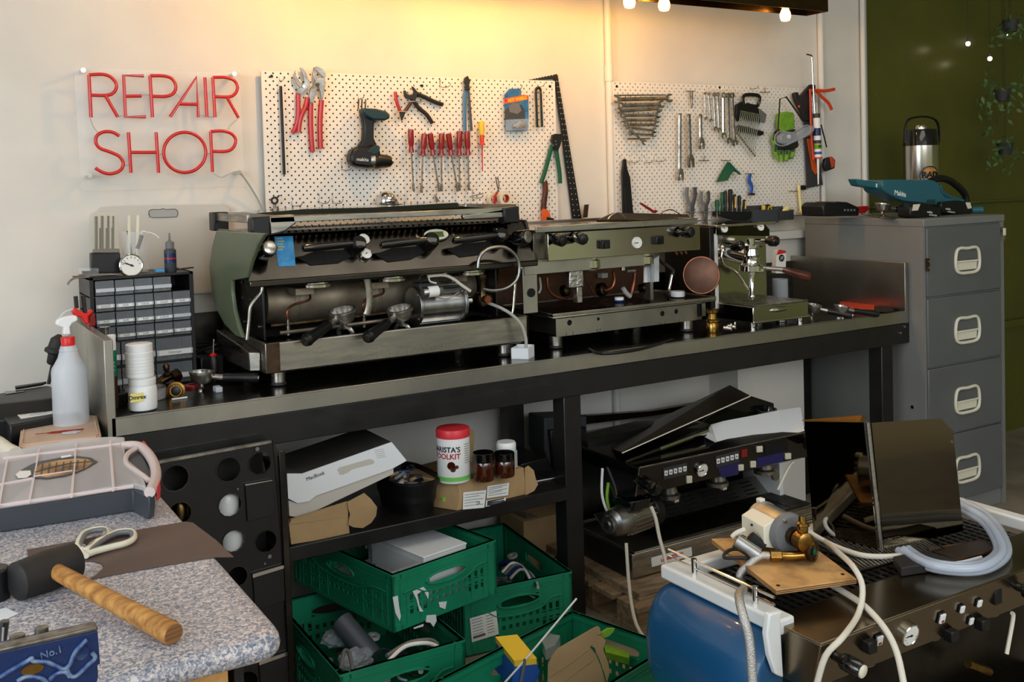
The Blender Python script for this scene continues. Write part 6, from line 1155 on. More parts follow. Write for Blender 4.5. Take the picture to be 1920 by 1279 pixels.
# laminate worktop at the left front
ZL = 0.86
lw = thing('laminate_worktop', 'speckled blue grey laminate worktop on a chipboard cupboard in the left foreground', 'worktop', (0.0, 2.4, 0))
lam = bpy.data.materials.new('laminate'); lam.use_nodes = True; nt = lam.node_tree; b = nt.nodes['Principled BSDF']; b.inputs['Roughness'].default_value = 0.38
tc = nt.nodes.new('ShaderNodeTexCoord'); n1 = nt.nodes.new('ShaderNodeTexNoise'); n1.inputs['Scale'].default_value = 150; n1.inputs['Detail'].default_value = 3; n1.inputs['Distortion'].default_value = 1.2
r1 = nt.nodes.new('ShaderNodeValToRGB'); e = r1.color_ramp.elements; e[0].position = 0.38; e[0].color = s2l((104, 118, 138))+(1,); e[1].position = 0.62; e[1].color = s2l((214, 206, 202))+(1,)
e2 = r1.color_ramp.elements.new(0.5); e2.color = s2l((164, 160, 166))+(1,)
nt.links.new(tc.outputs['Object'], n1.inputs['Vector']); nt.links.new(n1.outputs[0], r1.inputs[0]); nt.links.new(r1.outputs[0], b.inputs['Base Color']); MT['laminate'] = lam
LX, LYF = 0.480, 1.495
def rrect(x0, y0, x1, y1, r, z, n=6):
    out = [V((x0, y0, z))]
    for k in range(n+1): a = -math.pi/2+k*math.pi/2/n; out.append(V((x1-r+r*math.cos(a), y0+r+r*math.sin(a), z)))
    out += [V((x1, y1, z)), V((x0, y1, z))]; return out
rings = []
for k in range(7): a = k*math.pi/6; o_ = 0.018*(1-math.sin(a)); rings.append(rrect(-1.2, LYF+o_, LX-o_*0.5, 3.40, 0.035, ZL-0.02+0.02*math.cos(a)))
G().loft(rings).obj('top_slab', 'laminate', lw)
G().box((-1.15, LYF+0.06, 0.0), (LX-0.075, 3.35, 0.82)).obj('cupboard', 'chipboard', lw)
G().box((LX-0.060, LYF+0.08, 0.0), (LX-0.045, 3.30, 0.82)).obj('end_panel', 'black_metal', lw)
# brown card sheet
def Z9(L): return [(x/3.429, 960+y/3.429) for x, y in L]
o = G().prism([pz(x, y, ZL+0.001) for x, y in Z9([(175, 245), (700, 150), (1190, 65), (1240, 72), (1390, 185), (1502, 292), (1375, 293), (900, 375), (550, 442), (600, 420), (645, 385), (668, 355), (645, 332), (600, 320), (540, 318), (400, 330), (180, 300)])], (0, 0, 0.0012)).obj('brown_card', 'brown_paper', None); tag(o, 'sheet of brown card lying across the laminate worktop and over its edge', 'card')
# mallet
hr = 0.034; a, b = pz(*Z9([(105, 595)])[0], ZL), pz(*Z9([(500, 445)])[0], ZL); a.z = b.z = ZL+hr; a.y += hr*0.3; b.y += hr*0.3
ml = thing('rubber_mallet', 'black rubber mallet with a thick varnished wooden handle', 'mallet', ((a.x+b.x)/2, a.y, ZL)); L = (b-a).length; d = b-a
G().lathe([(hr*0.8, 0), (hr*0.95, 0.004), (hr*0.97, L*0.2), (hr*1.04, L*0.5), (hr*0.97, L*0.8), (hr*0.95, L-0.004), (hr*0.78, L)], a, d, 32).obj('mallet_head', 'black_rubber', ml)
hm = a.lerp(b, 0.62)+V((0, -hr*0.8, 0.004)); he = pz(*Z9([(1120, 858)])[0], ZL); he.z = ZL+0.017
hd = (he-hm); hl_ = hd.length; G().lathe([(0.0125, -0.02), (0.0135, 0), (0.0145, hl_*0.35), (0.0150, hl_*0.6), (0.0172, hl_*0.93), (0.0172, hl_*0.985), (0.0155, hl_)], hm, hd, 28).obj('wooden_handle', 'wood_handle', ml, ang=60)
G().cyl(he, he+hd.normalized()*0.0006, 0.0153, n=28).obj('handle_end', 'ply_edge', ml)
# scissors
sc_ = thing('scissors', 'kitchen scissors with pale and grey oval handles lying on the brown card', 'scissors', pz(*Z9([(560, 265)])[0], ZL))
def zt9(L, h): return [pz(x, y, ZL+h) for x, y in Z9(L)]
for k, (L, h) in enumerate((([(505, 235), (505, 200), (540, 140), (610, 115), (670, 112), (685, 135), (660, 170), (600, 205), (550, 250)], 0.012), ([(560, 270), (600, 225), (680, 165), (760, 130), (840, 125), (862, 150), (850, 180), (800, 205), (720, 225), (620, 252)], 0.010))):
    h_ = G().tube(zt9(L, h), 0.0062, 10, closed=True, sm=4).obj('finger_loop', 'cream', sc_); G().tube([V(v)+V((0.002, -0.001, 0.0012)) for v in zt9([(x+(590-x)*0.10 if k == 0 else x+(720-x)*0.1, y+((170 if k == 0 else 185)-y)*0.16) for x, y in L], h)], 0.0052, 8, closed=True, sm=4).obj('loop_lining', 'mid_grey', h_)
G().tube(zt9([(600, 225), (570, 250), (552, 282)], 0.010), 0.006, 8).obj('shank_cover', 'cream', sc_); G().tube(zt9([(535, 225), (530, 260), (545, 275)], 0.012), 0.0055, 8).obj('shank_cover', 'cream', sc_)
G().prism(zt9([(520, 262), (558, 262), (500, 300), (300, 330)], 0.004), (0, 0, 0.003)).obj('blade', 'chrome', sc_)
# organiser case
def Z8(L): return [(x/3.761, 680+y/3.761) for x, y in L]
oc = thing('organiser_case', 'grey parts organiser case with a milky lid, carry handle and red catches', 'organiser', pz(150, 960, ZL)); LZ = 0.922
lid = [(-260, 720), (70, 655), (300, 610), (560, 566), (760, 555), (950, 556), (1020, 580), (1080, 640), (1125, 720), (1145, 790), (1132, 862), (1085, 945), (1050, 945), (1000, 905), (940, 893), (820, 905), (500, 962), (0, 1035), (-260, 1080)]
base = [(-260, 760), (560, 600), (900, 590), (1000, 640), (1085, 800), (1092, 930), (1050, 950), (940, 893), (500, 962), (0, 1035), (-260, 1080)]
q = [pz(x, y, LZ-0.012) for x, y in Z8(base)]; G().loft([[V((v.x*0.995, v.y+0.006, ZL+0.001)) for v in q], [V((v.x, v.y, LZ-0.035)) for v in q], q]).obj('base_shell', 'slate', oc, bev=0.003)
# lid as ring segments around the handle opening
hole = [(885, 680), (905, 655), (960, 645), (1010, 665), (1050, 720), (1055, 770), (1030, 800), (990, 790), (930, 745), (895, 715)]
lidL = [(-260, 720), (70, 655), (300, 610), (560, 566), (760, 555), (880, 556), (880, 700), (1000, 800), (1040, 935), (1000, 905), (940, 893), (820, 905), (500, 962), (0, 1035), (-260, 1080)]
G().prism([pz(x, y, LZ-0.012) for x, y in Z8(lidL)], (0, 0, 0.012)).obj('lid', 'milky_box', oc, bev=0.003)
G().tube([pz(x, y, LZ-0.004) for x, y in Z8([(860, 590), (950, 585), (1015, 612), (1075, 690), (1100, 780), (1085, 860), (1055, 915)])], 0.0115, 12).obj('carry_handle', 'milky_pink' if 'milky_pink' in MT else mat('milky_pink', (232, 214, 210), 0.3, alpha=0.8), oc)
G().tube([pz(x, y, LZ-0.002) for x, y in Z8([(960, 605), (905, 640), (885, 685), (900, 725), (950, 760), (1010, 800), (1045, 830)])], 0.006, 8).obj('handle_rim', 'milky_pink', oc)
for L in ([(1075, 820), (1100, 815), (1115, 860), (1135, 900), (1130, 960), (1105, 985), (1092, 930), (1085, 870)], [(1000, 572), (1020, 572), (1055, 618), (1045, 632), (1022, 612)]):
    G().prism([pz(x, y, LZ-0.03 if L[0][1] > 700 else LZ-0.004) for x, y in Z8(L)], (0, 0, 0.03 if L[0][1] > 700 else 0.008)).obj('red_catch', 'red_catch' if 'red_catch' in MT else mat('red_catch', (214, 52, 62), 0.35), oc, bev=0.003)
for a, b in (((275, 615), (205, 985)), ((535, 572), (505, 945)), ((775, 556), (800, 900)), ((50, 690), (-10, 1020)), ((0, 1012), (940, 872)), ((20, 680), (880, 572)), ((240, 810), (510, 770)), ((-20, 870), (230, 820))):
    p0, p1 = [pz(*Z8([v])[0], LZ+0.001) for v in (a, b)]; G().tube([p0, p1], 0.004, 6, sm=1, flat=0.5).obj('lid_rib', 'milky_pink', oc)
for L, m in (([(20, 760), (230, 720), (190, 960), (0, 990)], 'pinkish'), ([(250, 850), (500, 800), (480, 920), (235, 955)], 'pinkish'), ([(560, 640), (755, 620), (765, 700), (560, 720)], 'pinkish'), ([(540, 800), (760, 760), (770, 880), (530, 905)], 'kraft'), ([(815, 600), (870, 600), (880, 860), (830, 880)], 'mid_grey'), ([(290, 640), (520, 600), (500, 680), (280, 700)], 'mid_grey')):
    if m == 'pinkish': mat('pinkish', (204, 150, 148), 0.6, col2=(180, 120, 116), scale=30)
    G().prism([pz(x, y, LZ-0.045) for x, y in Z8(L)], (0, 0, 0.022)).obj('stored_parts', m, oc, kind='stuff')
em = G().prism([pz(x, y, LZ+0.0015) for x, y in Z8([(145, 762), (215, 722), (270, 700), (420, 672), (545, 660), (640, 672), (688, 702), (600, 752), (540, 778), (460, 802), (330, 822), (240, 815), (190, 795)])], (0, 0, 0.0008)).obj('emblem', 'slate', oc)
G().prism([pz(x, y, LZ+0.0024) for x, y in Z8([(235, 760), (290, 715), (420, 690), (540, 678), (620, 682), (655, 705), (610, 745), (540, 768), (440, 792), (330, 808), (260, 800)])], (0, 0, 0.0006)).obj('emblem_field', 'plywood', em)
for k in range(7):
    a, b = pz(*Z8([(300+k*50, 716-k*5)])[0], LZ+0.0032), pz(*Z8([(290+k*50, 795-k*8)])[0], LZ+0.0032); G().tube([a, b], 0.0016, 4, sm=1).obj('emblem_bar', 'dark_grey', em)
G().tube([pz(x, y, LZ+0.0032) for x, y in Z8([(245, 775), (350, 745), (500, 712), (650, 700)])], 0.0016, 4).obj('emblem_bar', 'dark_grey', em)
for L in ([(110, 790), (140, 765), (215, 762), (220, 790), (190, 812), (130, 815)], [(430, 660), (500, 650), (505, 662), (432, 675)]): G().prism([pz(x, y, LZ+0.0035) for x, y in Z8(L)], (0, 0, 0.0005)).obj('white_tape', 'white_plastic', oc)
# green box with peach lid
gb = thing('green_tin', 'flat green box with a dusty peach coloured lid in front of the spray bottle', 'box', pz(115, 840, ZL)); GZ = 0.915
lq = [pz(x, y, GZ) for x, y in Z8([(150, 440), (180, 432), (650, 372), (685, 374), (714, 515), (700, 528), (160, 592), (132, 585)])]
G().prism(lq, (0, 0, -0.012)).obj('lid', 'peach' if 'peach' in MT else mat('peach', (206, 176, 150), 0.55, col2=(190, 158, 134), scale=12), gb, bev=0.002); G().prism([V((v.x, v.y-0.003, GZ-0.012)) for v in lq], (0, 0, ZL-GZ+0.013)).obj('box_body', 'green_handle', gb, bev=0.002)
G().tube([V((v.x, v.y, GZ+0.001)) for v in [l_.lerp(sum(lq, V())/len(lq), 0.08) for l_ in lq]], 0.002, 6, closed=True, sm=1).obj('lid_moulding', 'peach', gb)
for y in (482, 528): c = pz(*Z8([(128, y)])[0], GZ-0.02); G().sph(c, 0.006).obj('hinge_knob', 'green_handle', gb)
o = G().tube([pz(*Z8([v])[0], GZ+0.003) for v in ((250, 504), (420, 488), (590, 468))], [0.001, 0.003, 0.002], 6).obj('thin_pick', 'dark_red', None); tag(o, 'thin dark red pointed pick lying on the peach lid', 'pick')
o = G().prism([pz(x, y, GZ+0.001) for x, y in Z8([(435, 497), (530, 484), (568, 486), (540, 498), (440, 505)])], (0, 0, 0.002)).obj('glass_sliver', 'milky', None); tag(o, 'small clear sliver beside the pick on the peach lid', 'sliver')
# black boxes behind
bb = thing('black_box', 'flat black box with a white shipping label at the left edge', 'box', pz(60, 800, ZL)); BZ_ = 0.935
G().prism([pz(x, y, BZ_) for x, y in Z8([(-100, 380), (5, 355), (70, 440), (558, 352), (440, 255), (-100, 330)])], (0, 0, ZL-BZ_+0.002)).obj('box_body', 'black_plastic', bb, bev=0.004)
lb = G().prism([pz(x, y, BZ_+0.0005) for x, y in Z8([(78, 322), (368, 278), (442, 350), (148, 397)])], (0, 0, 0.0008)).obj('white_label', 'label_white', bb)
for k in range(9):
    f = 0.1+k*0.09; a, b = pz(*Z8([(78+70*f+75, 322+75*f-10)])[0], BZ_+0.0015), pz(*Z8([(368+74*f-20, 278+72*f+4)])[0], BZ_+0.0015); G().tube([a, a.lerp(b, 0.9 if k % 2 else 0.6)], 0.0006, 4, sm=1).obj('printed_line', 'mid_grey', lb)
for k in range(4): p0 = pz(*Z8([(112+k*10, 335+k*12)])[0], BZ_+0.0014); G().box(p0, p0+V((0.018, 0.002, 0.0003))).obj('bar_code', 'black_plastic', lb)
t = thing('tool_case', 'black moulded plastic tool case behind the box with the shipping label', 'case', pz(50, 770, ZL)+V((0, 0.2, 0))); TZ = 0.965
G().loft([[V((v.x, v.y, z)) for v in [pz(x, y, TZ) for x, y in Z8([(-150, 240), (100, 190), (345, 152), (405, 168), (466, 225), (466, 262), (-150, 330)])]] for z in (0.862, 0.93)]+[[V((v.x, v.y, TZ)) for v in [pz(x, y, TZ) for x, y in Z8([(-150, 245), (100, 196), (340, 160), (395, 175), (450, 225), (445, 245), (-150, 305)])]]]).obj('case_shell', 'black_plastic', t, bev=0.006)
G().prism([pz(x, y, TZ+0.001) for x, y in Z8([(105, 182), (330, 150), (300, 163), (110, 194)])], (0, 0, 0.008)).obj('case_handle', 'black_plastic', t, bev=0.002)
G().prism([pz(x, y, TZ+0.001) for x, y in Z8([(30, 205), (150, 195), (175, 205), (40, 225)])], (0, 0, 0.001)).obj('embossed_panel', 'black_gloss', t)
t = thing('grey_tub', 'pale grey translucent box between the labelled black box and the spray bottle', 'box', pz(140, 780, ZL)); G().prism([pz(x, y, 0.90) for x, y in Z8([(450, 262), (540, 300), (615, 372), (620, 410), (560, 420), (440, 300)])], (0, 0, -0.038)).obj('tub', 'mid_grey', t, bev=0.003)
t = thing('foam_tube', 'cream ribbed foam tube at the left edge of the picture', 'tube', pz(5, 850, ZL)); G().tube([pz(*Z8([v])[0], 0.90) for v in ((-120, 540), (-20, 570), (50, 620), (110, 650))], 0.020, 12).obj('tube_body', 'cream', t)
t = thing('round_container', 'black round container half cut off by the left edge beside the mallet', 'container', pz(2, 1130, ZL)); c = pz(*Z9([(-28, 560)])[0], ZL); G().lathe([(0.022, 0), (0.024, 0.004), (0.024, 0.05), (0.02, 0.054)], c).obj('container_body', 'black_plastic', t)
t = thing('black_marker', 'black pen with a bright clip standing behind the blue vice', 'pen', pz(10, 1190, ZL)); G().cyl(pz(*Z9([(10, 880)])[0], ZL+0.01), pd(*Z9([(32, 700)])[0], pz(*Z9([(10, 880)])[0], ZL+0.01)), 0.006, 0.0065).obj('pen_body', 'black_gloss', t); G().cyl(pd(*Z9([(14, 860)])[0], pz(*Z9([(10, 900)])[0], ZL+0.01)), pd(*Z9([(22, 740)])[0], pz(*Z9([(10, 900)])[0], ZL+0.01)), 0.0015).obj('clip', 'chrome', t)
o = G().prism([pz(x, y, ZL+0.001) for x, y in Z9([(-60, 640), (40, 618), (118, 655), (20, 700), (-60, 690)])], (0, 0, 0.0006)).obj('paper_scrap', 'white_paper', None); tag(o, 'torn white paper scrap under the mallet at the left edge', 'paper')
# vice
vc = thing('bench_vice', 'blue painted steel bench vice with raised ribs at the bottom left corner', 'vice', py(60, 1270, 1.40)); VY = 1.40
G().prism([py(x, y, VY) for x, y in Z9([(-200, 945), (0, 902), (628, 762), (645, 980), (628, 985), (632, 1060), (600, 1200), (-200, 1300)])], (0, 0.035, 0)).obj('jaw_casting', 'blue_deep', vc, bev=0.004)
G().prism([py(x, y, VY-0.002) for x, y in Z9([(-200, 925), (0, 880), (622, 735), (632, 752), (630, 766), (0, 908), (-200, 952)])], (0, 0.02, 0)).obj('jaw_plate', 'tool_steel', vc, bev=0.002)
mat('rib_blue', (120, 140, 170), 0.4, coat=0.2, col2=(22, 60, 120), scale=60)  # pale tone puts the ribs' highlights into the colour
for L in ([(-60, 1080), (0, 1060), (100, 1000), (180, 955), (205, 940), (215, 960), (300, 965), (360, 990), (410, 1010), (450, 980), (470, 930), (500, 880), (560, 820)], [(430, 1010), (450, 1050), (490, 1055), (560, 990), (612, 940), (590, 905)], [(110, 1090), (170, 1060), (260, 1068), (310, 1100)], [(320, 1080), (360, 1040), (420, 1030), (450, 1060)]):
    G().tube([py(x, y, VY-0.002) for x, y in Z9(L)], 0.0028, 8).obj('raised_rib', 'rib_blue', vc)
c = py(*Z9([(522, 902)])[0], VY); G().lathe([(0.003, 0), (0.009, 0), (0.009, 0.003), (0.003, 0.001)], c, (0, -1, 0)).obj('bolt_boss', 'blue_deep', vc)
c = py(*Z9([(208, 1012)])[0], VY-0.001); G().prism([c+V((0.013*math.cos(a), -0.001, 0.0065*math.sin(a))) for a in [k*math.pi/8 for k in range(16)]], (0, 0.002, 0)).obj('maker_badge', 'brass', vc)
for x, y, r in ((112, 850, 0.011), (268, 800, 0.010)): c = py(*Z9([(x, y)])[0], VY+0.035); G().cyl(c+V((0, 0, -0.03)), c+V((0, 0, 0.012)), r, r*0.85).obj('guide_post', 'tool_steel', vc)
text('cast_text', 'No.1', 0.013, frame(py(*Z9([(330, 905)])[0], VY-0.001), (1, 0, 0.12), (0, 0, 1)), 'rib_blue', vc, ext=0.001)

# black perforated back panel leaning by the shelf
RY = 2.83
rp = thing('machine_backplate', 'black sheet metal machine panel with round holes, leaning left of the shelf', 'backplate', py(430, 1270, RY))
def Z8c(L): return [(280+x/2.670, 800+y/2.670) for x, y in L]
g = G(); holes = [(130, 258, 52), (395, 215, 50), (553, 183, 47), (405, 393, 48), (152, 435, 46), (422, 573, 46), (583, 575, 46), (440, 750, 42), (485, 1285, 50)]
cor = [py(*Z8c([v])[0], RY) for v in ((50, 180), (612, 80), (722, 1285), (150, 1420))]
rp0 = cor[0]
# sheet made of cells around each hole
x0, x1, z0, z1 = cor[0].x-0.15, cor[1].x+0.01, 0.02, (cor[0].z+cor[1].z)/2
hc = [(py(*Z8c([(x, y)])[0], RY), r/2.67/560) for x, y, r in holes]
def strip_panel():
    P = [V((x0, 0, z0)), V((x1, 0, z0)), V((x1, 0, z1)), V((x0, 0, z1))]
    from mathutils.geometry import delaunay_2d_cdt
    pts = [(x0, z0), (x1+0.045, z0), (x1, z1), (x0, z1)]; from mathutils import Vector
    pts = [Vector(p) for p in pts]; faces = [[0, 1, 2, 3]]; 
    for c, r in hc:
        i = len(pts); pts += [Vector((c.x+r*math.cos(2*math.pi*k/24), c.z+r*math.sin(2*math.pi*k/24))) for k in range(24)]; faces.append(list(range(i+23, i-1, -1)))
    eds = [(f[i], f[(i+1) % len(f)]) for f in faces for i in range(len(f))]; v2, _, f2, _, _, _ = delaunay_2d_cdt(pts, eds, [], 1, 1e-6)
    out = []
    for f in f2:
        cx = sum(v2[i].x for i in f)/len(f); cz = sum(v2[i].y for i in f)/len(f)
        if any((cx-c.x)**2+(cz-c.z)**2 < (r*0.97)**2 for c, r in hc): continue
        out.append(f)
    return v2, out
v2, f2 = strip_panel()
me = bpy.data.meshes.new('sheet'); w0 = V(rp['_w']); me.from_pydata([(v.x-w0.x, RY-w0.y, v.y-w0.z) for v in v2], [], f2); me.materials.append(MT['black_metal']); o = bpy.data.objects.new('sheet', me); COL.objects.link(o); o.parent = rp; md = o.modifiers.new('solid', 'SOLIDIFY'); md.thickness = 0.003
for c, r in hc: G().lathe([(r, -0.002), (r*1.10, -0.002), (r*1.10, 0.001), (r, 0.001), (r, -0.002)], (c.x, RY-0.001, c.z), (0, -1, 0), 28, cap=False).obj('hole_rim', 'steel_dark', rp)
G().prism([py(x, y, RY-0.006) for x, y in Z8c([(50, 172), (612, 70), (614, 82), (50, 186)])], (0, 0.012, 0)).obj('folded_edge', 'chrome_used', rp)
for i, L in enumerate(([(480, 292), (616, 268)], [(518, 742), (678, 695)], [(550, 1180), (702, 1128)])):
    (xa, ya), (xb, yb) = L; h = 170 if i < 2 else 180
    fl_ = G().prism([py(x, y, RY-0.008) for x, y in Z8c([(xa, ya), (xb, yb), (xb+18, yb+h), (xa+12, ya+h+15)])], (0, 0.005, 0)).obj('flap', 'black_metal', rp, bev=0.001)
    G().prism([py(x, y, RY-0.010) for x, y in Z8c([(xa, ya-2), (xb, yb-(2 if i else 0)), (xb, yb+(14 if i else 3)), (xa, ya+(16 if i else 4))])], (0, 0.004, 0)).obj('flap_edge', 'chrome', rp)
G().prism([py(x, y, RY-0.004) for x, y in Z8c([(618, 70), (634, 100), (745, 1285), (725, 1285)])], (0, 0.012, 0)).obj('side_flange', 'steel_dark', rp); G().prism([py(x, y, RY-0.012) for x, y in Z8c([(648, 120), (680, 125), (735, 1285), (700, 1285)])], (0, 0.008, 0)).obj('upright', 'steel_dark', rp, bev=0.002)
for x, y in ((540, 112), (442, 312), (602, 650), (578, 686), (660, 1250)): c = py(*Z8c([(x, y)])[0], RY-0.003); G().cyl(c, c+V((0, -0.002, 0)), 0.006 if x in (540, 602) else 0.003, n=10).obj('rivet', 'mid_grey', rp)
# pale object seen through the holes
for (x, y), (w_, h_), m, lab in (((425, 950), (26, 26), 'white_enamel', 'white round vessel seen through the upper holes of the black panel'), ((435, 1016), (28, 24), 'white_enamel', 'white round vessel seen through the lower holes of the black panel'), ((338, 968), (20, 26), 'bronze', 'dull bronze vessel seen through the left hole of the black panel')):
    c = py(x, y, RY+0.05); w_ *= 0.8; o = G().lathe([(w_/600*0.8, -h_/560), (w_/600, -h_/560*0.6), (w_/600, h_/560*0.7), (w_/600*0.7, h_/560)], c, n=20).obj('vessel', m, None); tag(o, lab, 'vessel')

# things on the shelf
SZ = 0.49
tag(G().box((0.50, 2.93, 0.0), (0.89, 3.36, 0.79)).obj('hole_darkener', 'black_metal', None), 'plain black block added behind the black sheet to darken its round holes', 'box')  # unseen black block added so the panel's holes look dark
def ZA(L): return [(520+x/3.4286, 760+y/3.4286) for x, y in L]
def sl(pts, Y, vec, name, m, t, **k): return G().prism([py(x, y, Y) for x, y in ZA(pts)], vec).obj(name, m, t, **k)
lb = thing('laptop_box', 'white laptop carton with an oval handle slot, tilted on the brown carton', 'box', py(*ZA([(400, 560)])[0], 2.92))
sl([(62, 440), (160, 440), (735, 237), (832, 356), (745, 405), (250, 582), (205, 618), (130, 630), (70, 600)], 2.90, (0, 0.004, 0), 'front_face', 'white_paper', lb)
sl([(72, 612), (130, 632), (205, 620), (250, 584), (745, 402), (748, 440), (155, 722), (78, 712)], 2.905, (0, 0.03, 0), 'lower_side', 'shaded_card' if 'shaded_card' in MT else mat('shaded_card', (196, 190, 180), 0.7), lb)  # white lower side shaded by a greyer card colour
sl([(60, 436), (160, 442), (738, 238), (752, 262), (745, 400), (250, 575), (100, 600)], 2.906, (0, 0.24, 0.0), 'box_body', 'dim_top_card' if 'dim_top_card' in MT else mat('dim_top_card', (70, 66, 62), 0.6, col2=(56, 52, 50), scale=10), lb)  # dim reflection on the white carton's top put into its colour
sl([(395, 430), (385, 415), (400, 400), (590, 345), (615, 350), (625, 370), (610, 378), (480, 412), (450, 435), (420, 447), (400, 445)], 2.899, (0, 0.002, 0), 'handle_slot', 'shaded_card', lb)  # flat patch, the slot's dimness is put into its grey
text('carton_text', 'MacBook', 0.0155, frame(py(*ZA([(245, 455)])[0], 2.8985), (1, 0, 0.19), (0, 0, 1)), 'dark_grey', lb)
for k in range(5): p0 = py(*ZA([(625+k*4, 292+k*12)])[0], 2.899); G().box(p0, p0+V((0.03, 0.001, 0.0012))).obj('fine_print', 'grey_trim', lb)
kb = thing('brown_carton', 'plain brown carton with an open rounded flap under the laptop carton', 'box', py(*ZA([(270, 860)])[0], 2.88))
sl([(75, 770), (455, 715), (465, 832), (90, 895)], 2.875, (0, 0.26, 0), 'carton_body', 'kraft', kb); sl([(75, 768), (90, 735), (455, 622), (455, 716)], 2.874, (0, 0.01, 0), 'carton_lid', 'kraft', kb)
sl([(452, 622), (560, 565), (600, 600), (642, 655), (635, 710), (605, 755), (550, 790), (490, 785), (455, 768), (468, 700), (455, 660)], 2.868, (0, 0.003, 0), 'open_flap', 'kraft', kb)
# black bin
c = V((py(*ZA([(830, 600)])[0], 3.02).x, 3.02, SZ)); t = thing('black_bin', 'black rounded plastic bin full of small parts on the shelf', 'bin', c)
w2 = (py(*ZA([(975, 500)])[0], 3.02)-py(*ZA([(690, 500)])[0], 3.02)).length/2; hh = py(*ZA([(830, 500)])[0], 2.93).z-SZ
def rr(cx, cy, a, b, z, n=28, p=3.0): return [V((cx+a*abs(math.cos(2*math.pi*k/n))**(2/p)*(1 if math.cos(2*math.pi*k/n) > 0 else -1), cy+b*abs(math.sin(2*math.pi*k/n))**(2/p)*(1 if math.sin(2*math.pi*k/n) > 0 else -1), z)) for k in range(n)]
G().loft([rr(c.x, c.y, w2*0.78, 0.12, SZ), rr(c.x, c.y, w2, 0.14, SZ+hh), rr(c.x, c.y, w2*1.05, 0.145, SZ+hh), rr(c.x, c.y, w2*1.05, 0.145, SZ+hh+0.006), rr(c.x, c.y, w2*0.96, 0.135, SZ+hh+0.006), rr(c.x, c.y, w2*0.9, 0.13, SZ+0.04)], cap=True).obj('bin_body', 'black_plastic', t)
random.seed(11)
def junk(t, cx, cy, a, b, z, n, cols, s=0.03, name='loose_part', ang=0, flat=0.5):
    for k in range(n):
        u, v = random.uniform(-a, a), random.uniform(-b, b); X = cx+u*math.cos(ang)-v*math.sin(ang); Y = cy+u*math.sin(ang)+v*math.cos(ang)
        M = MX.Translation((X, Y, z+random.uniform(0, s*0.8))) @ MX.Rotation(random.uniform(0, 6), 4, 'Z') @ MX.Rotation(random.uniform(-flat, flat), 4, 'X'); g = G(M); L = s*random.uniform(0.8, 1.9); kk = random.choice((0, 1, 2, 3))
        if kk == 0: g.box((-L/2, -s*0.25, 0), (L/2, s*0.25, s*0.3))
        elif kk == 1: g.cyl((-L/2, 0, s*0.2), (L/2, 0, s*0.2), s*0.2, n=10)
        elif kk == 2: g.lathe([(s*0.25, 0), (s*0.5, 0), (s*0.5, s*0.2), (s*0.25, s*0.2), (s*0.25, 0)], (0, 0, 0), n=14, cap=False)
        else: g.tube([V((-L/2, 0, 0)), V((-L/4, s*0.4, s*0.2)), V((L/4, -s*0.2, s*0.3)), V((L/2, s*0.2, 0))], s*0.1, 6)
        g.obj(name, random.choice(cols), t, bev=0)
junk(t, c.x, c.y, w2*0.7, 0.09, SZ+hh-0.02, 22, ['black_plastic', 'slate', 'mid_grey', 'clear_grey', 'dark_grey', 'kraft', 'blue_deep'])
# tub, jars, labelled carton
cb = thing('labelled_carton', 'battered brown carton with three white stickers carrying the jars', 'box', py(*ZA([(1380, 700)])[0], 2.87))
f1, f2_ = py(*ZA([(1170, 565)])[0], 2.865), py(*ZA([(1605, 442)])[0], 2.865)
M = frame(V((f1.x, 2.865, SZ)), (1, 0.05, 0), (-0.05, 1, 0)); Wc, Hc = f2_.x-f1.x, 0.092
G(M).loft([[V((-0.01, 0.0, 0)), V((Wc, 0.0, 0.0)), V((Wc, 0.30, 0)), V((-0.13, 0.24, 0))], [V((0.0, -0.006, Hc*0.5)), V((Wc+0.004, -0.002, Hc*0.5)), V((Wc, 0.30, Hc*0.5)), V((-0.135, 0.24, Hc*0.5))], [V((0.0, 0, Hc)), V((Wc, 0.004, Hc)), V((Wc, 0.30, Hc)), V((-0.13, 0.24, Hc))]]).obj('carton_body', 'kraft', cb, bev=0.003)
G(M).prism([V(v) for v in ((Wc-0.002, -0.004, 0.0), (Wc+0.03, -0.01, 0.01), (Wc+0.045, -0.012, 0.03), (Wc+0.036, -0.012, 0.05), (Wc+0.03, -0.01, 0.08), (Wc+0.012, -0.006, Hc+0.006), (Wc-0.002, -0.004, Hc))], (0, 0.004, 0)).obj('torn_flap', 'kraft', cb)
def onc(x, y): n = M.to_3x3() @ V((0, -1, 0)); r = ray(*ZA([(x, y)])[0]); o0 = M @ V((0, -0.0075, 0)); return EYE+r*((o0-EYE).dot(n)/r.dot(n))
for P in ([(1195, 560), (1342, 545), (1330, 658), (1192, 670)], [(1350, 520), (1490, 498), (1482, 578), (1345, 598)], [(1342, 612), (1468, 592), (1466, 632), (1338, 652)]):
    s_ = G().prism([onc(*v) for v in P], (0, -0.001, 0)).obj('white_sticker', 'label_white', cb)
    for k in range(5):
        f = 0.15+k*0.16; a = onc(P[0][0]+8+(P[3][0]-P[0][0])*f, P[0][1]+(P[3][1]-P[0][1])*f); b = onc(P[1][0]-12-(30 if k % 2 else 0)+(P[2][0]-P[1][0])*f, P[1][1]+(P[2][1]-P[1][1])*f); G().tube([a+V((0, -0.0015, 0)), b+V((0, -0.0015, 0))], 0.0007 if P[0][0] != 1342 else 0.002, 4, sm=1).obj('printed_line', 'dark_grey', s_)
text('approval_mark', 'CE', 0.012, frame(onc(1290, 628)+V((0, -0.0016, 0)), (1, 0, 0.15), (0, 0, 1)), 'black_plastic', cb)
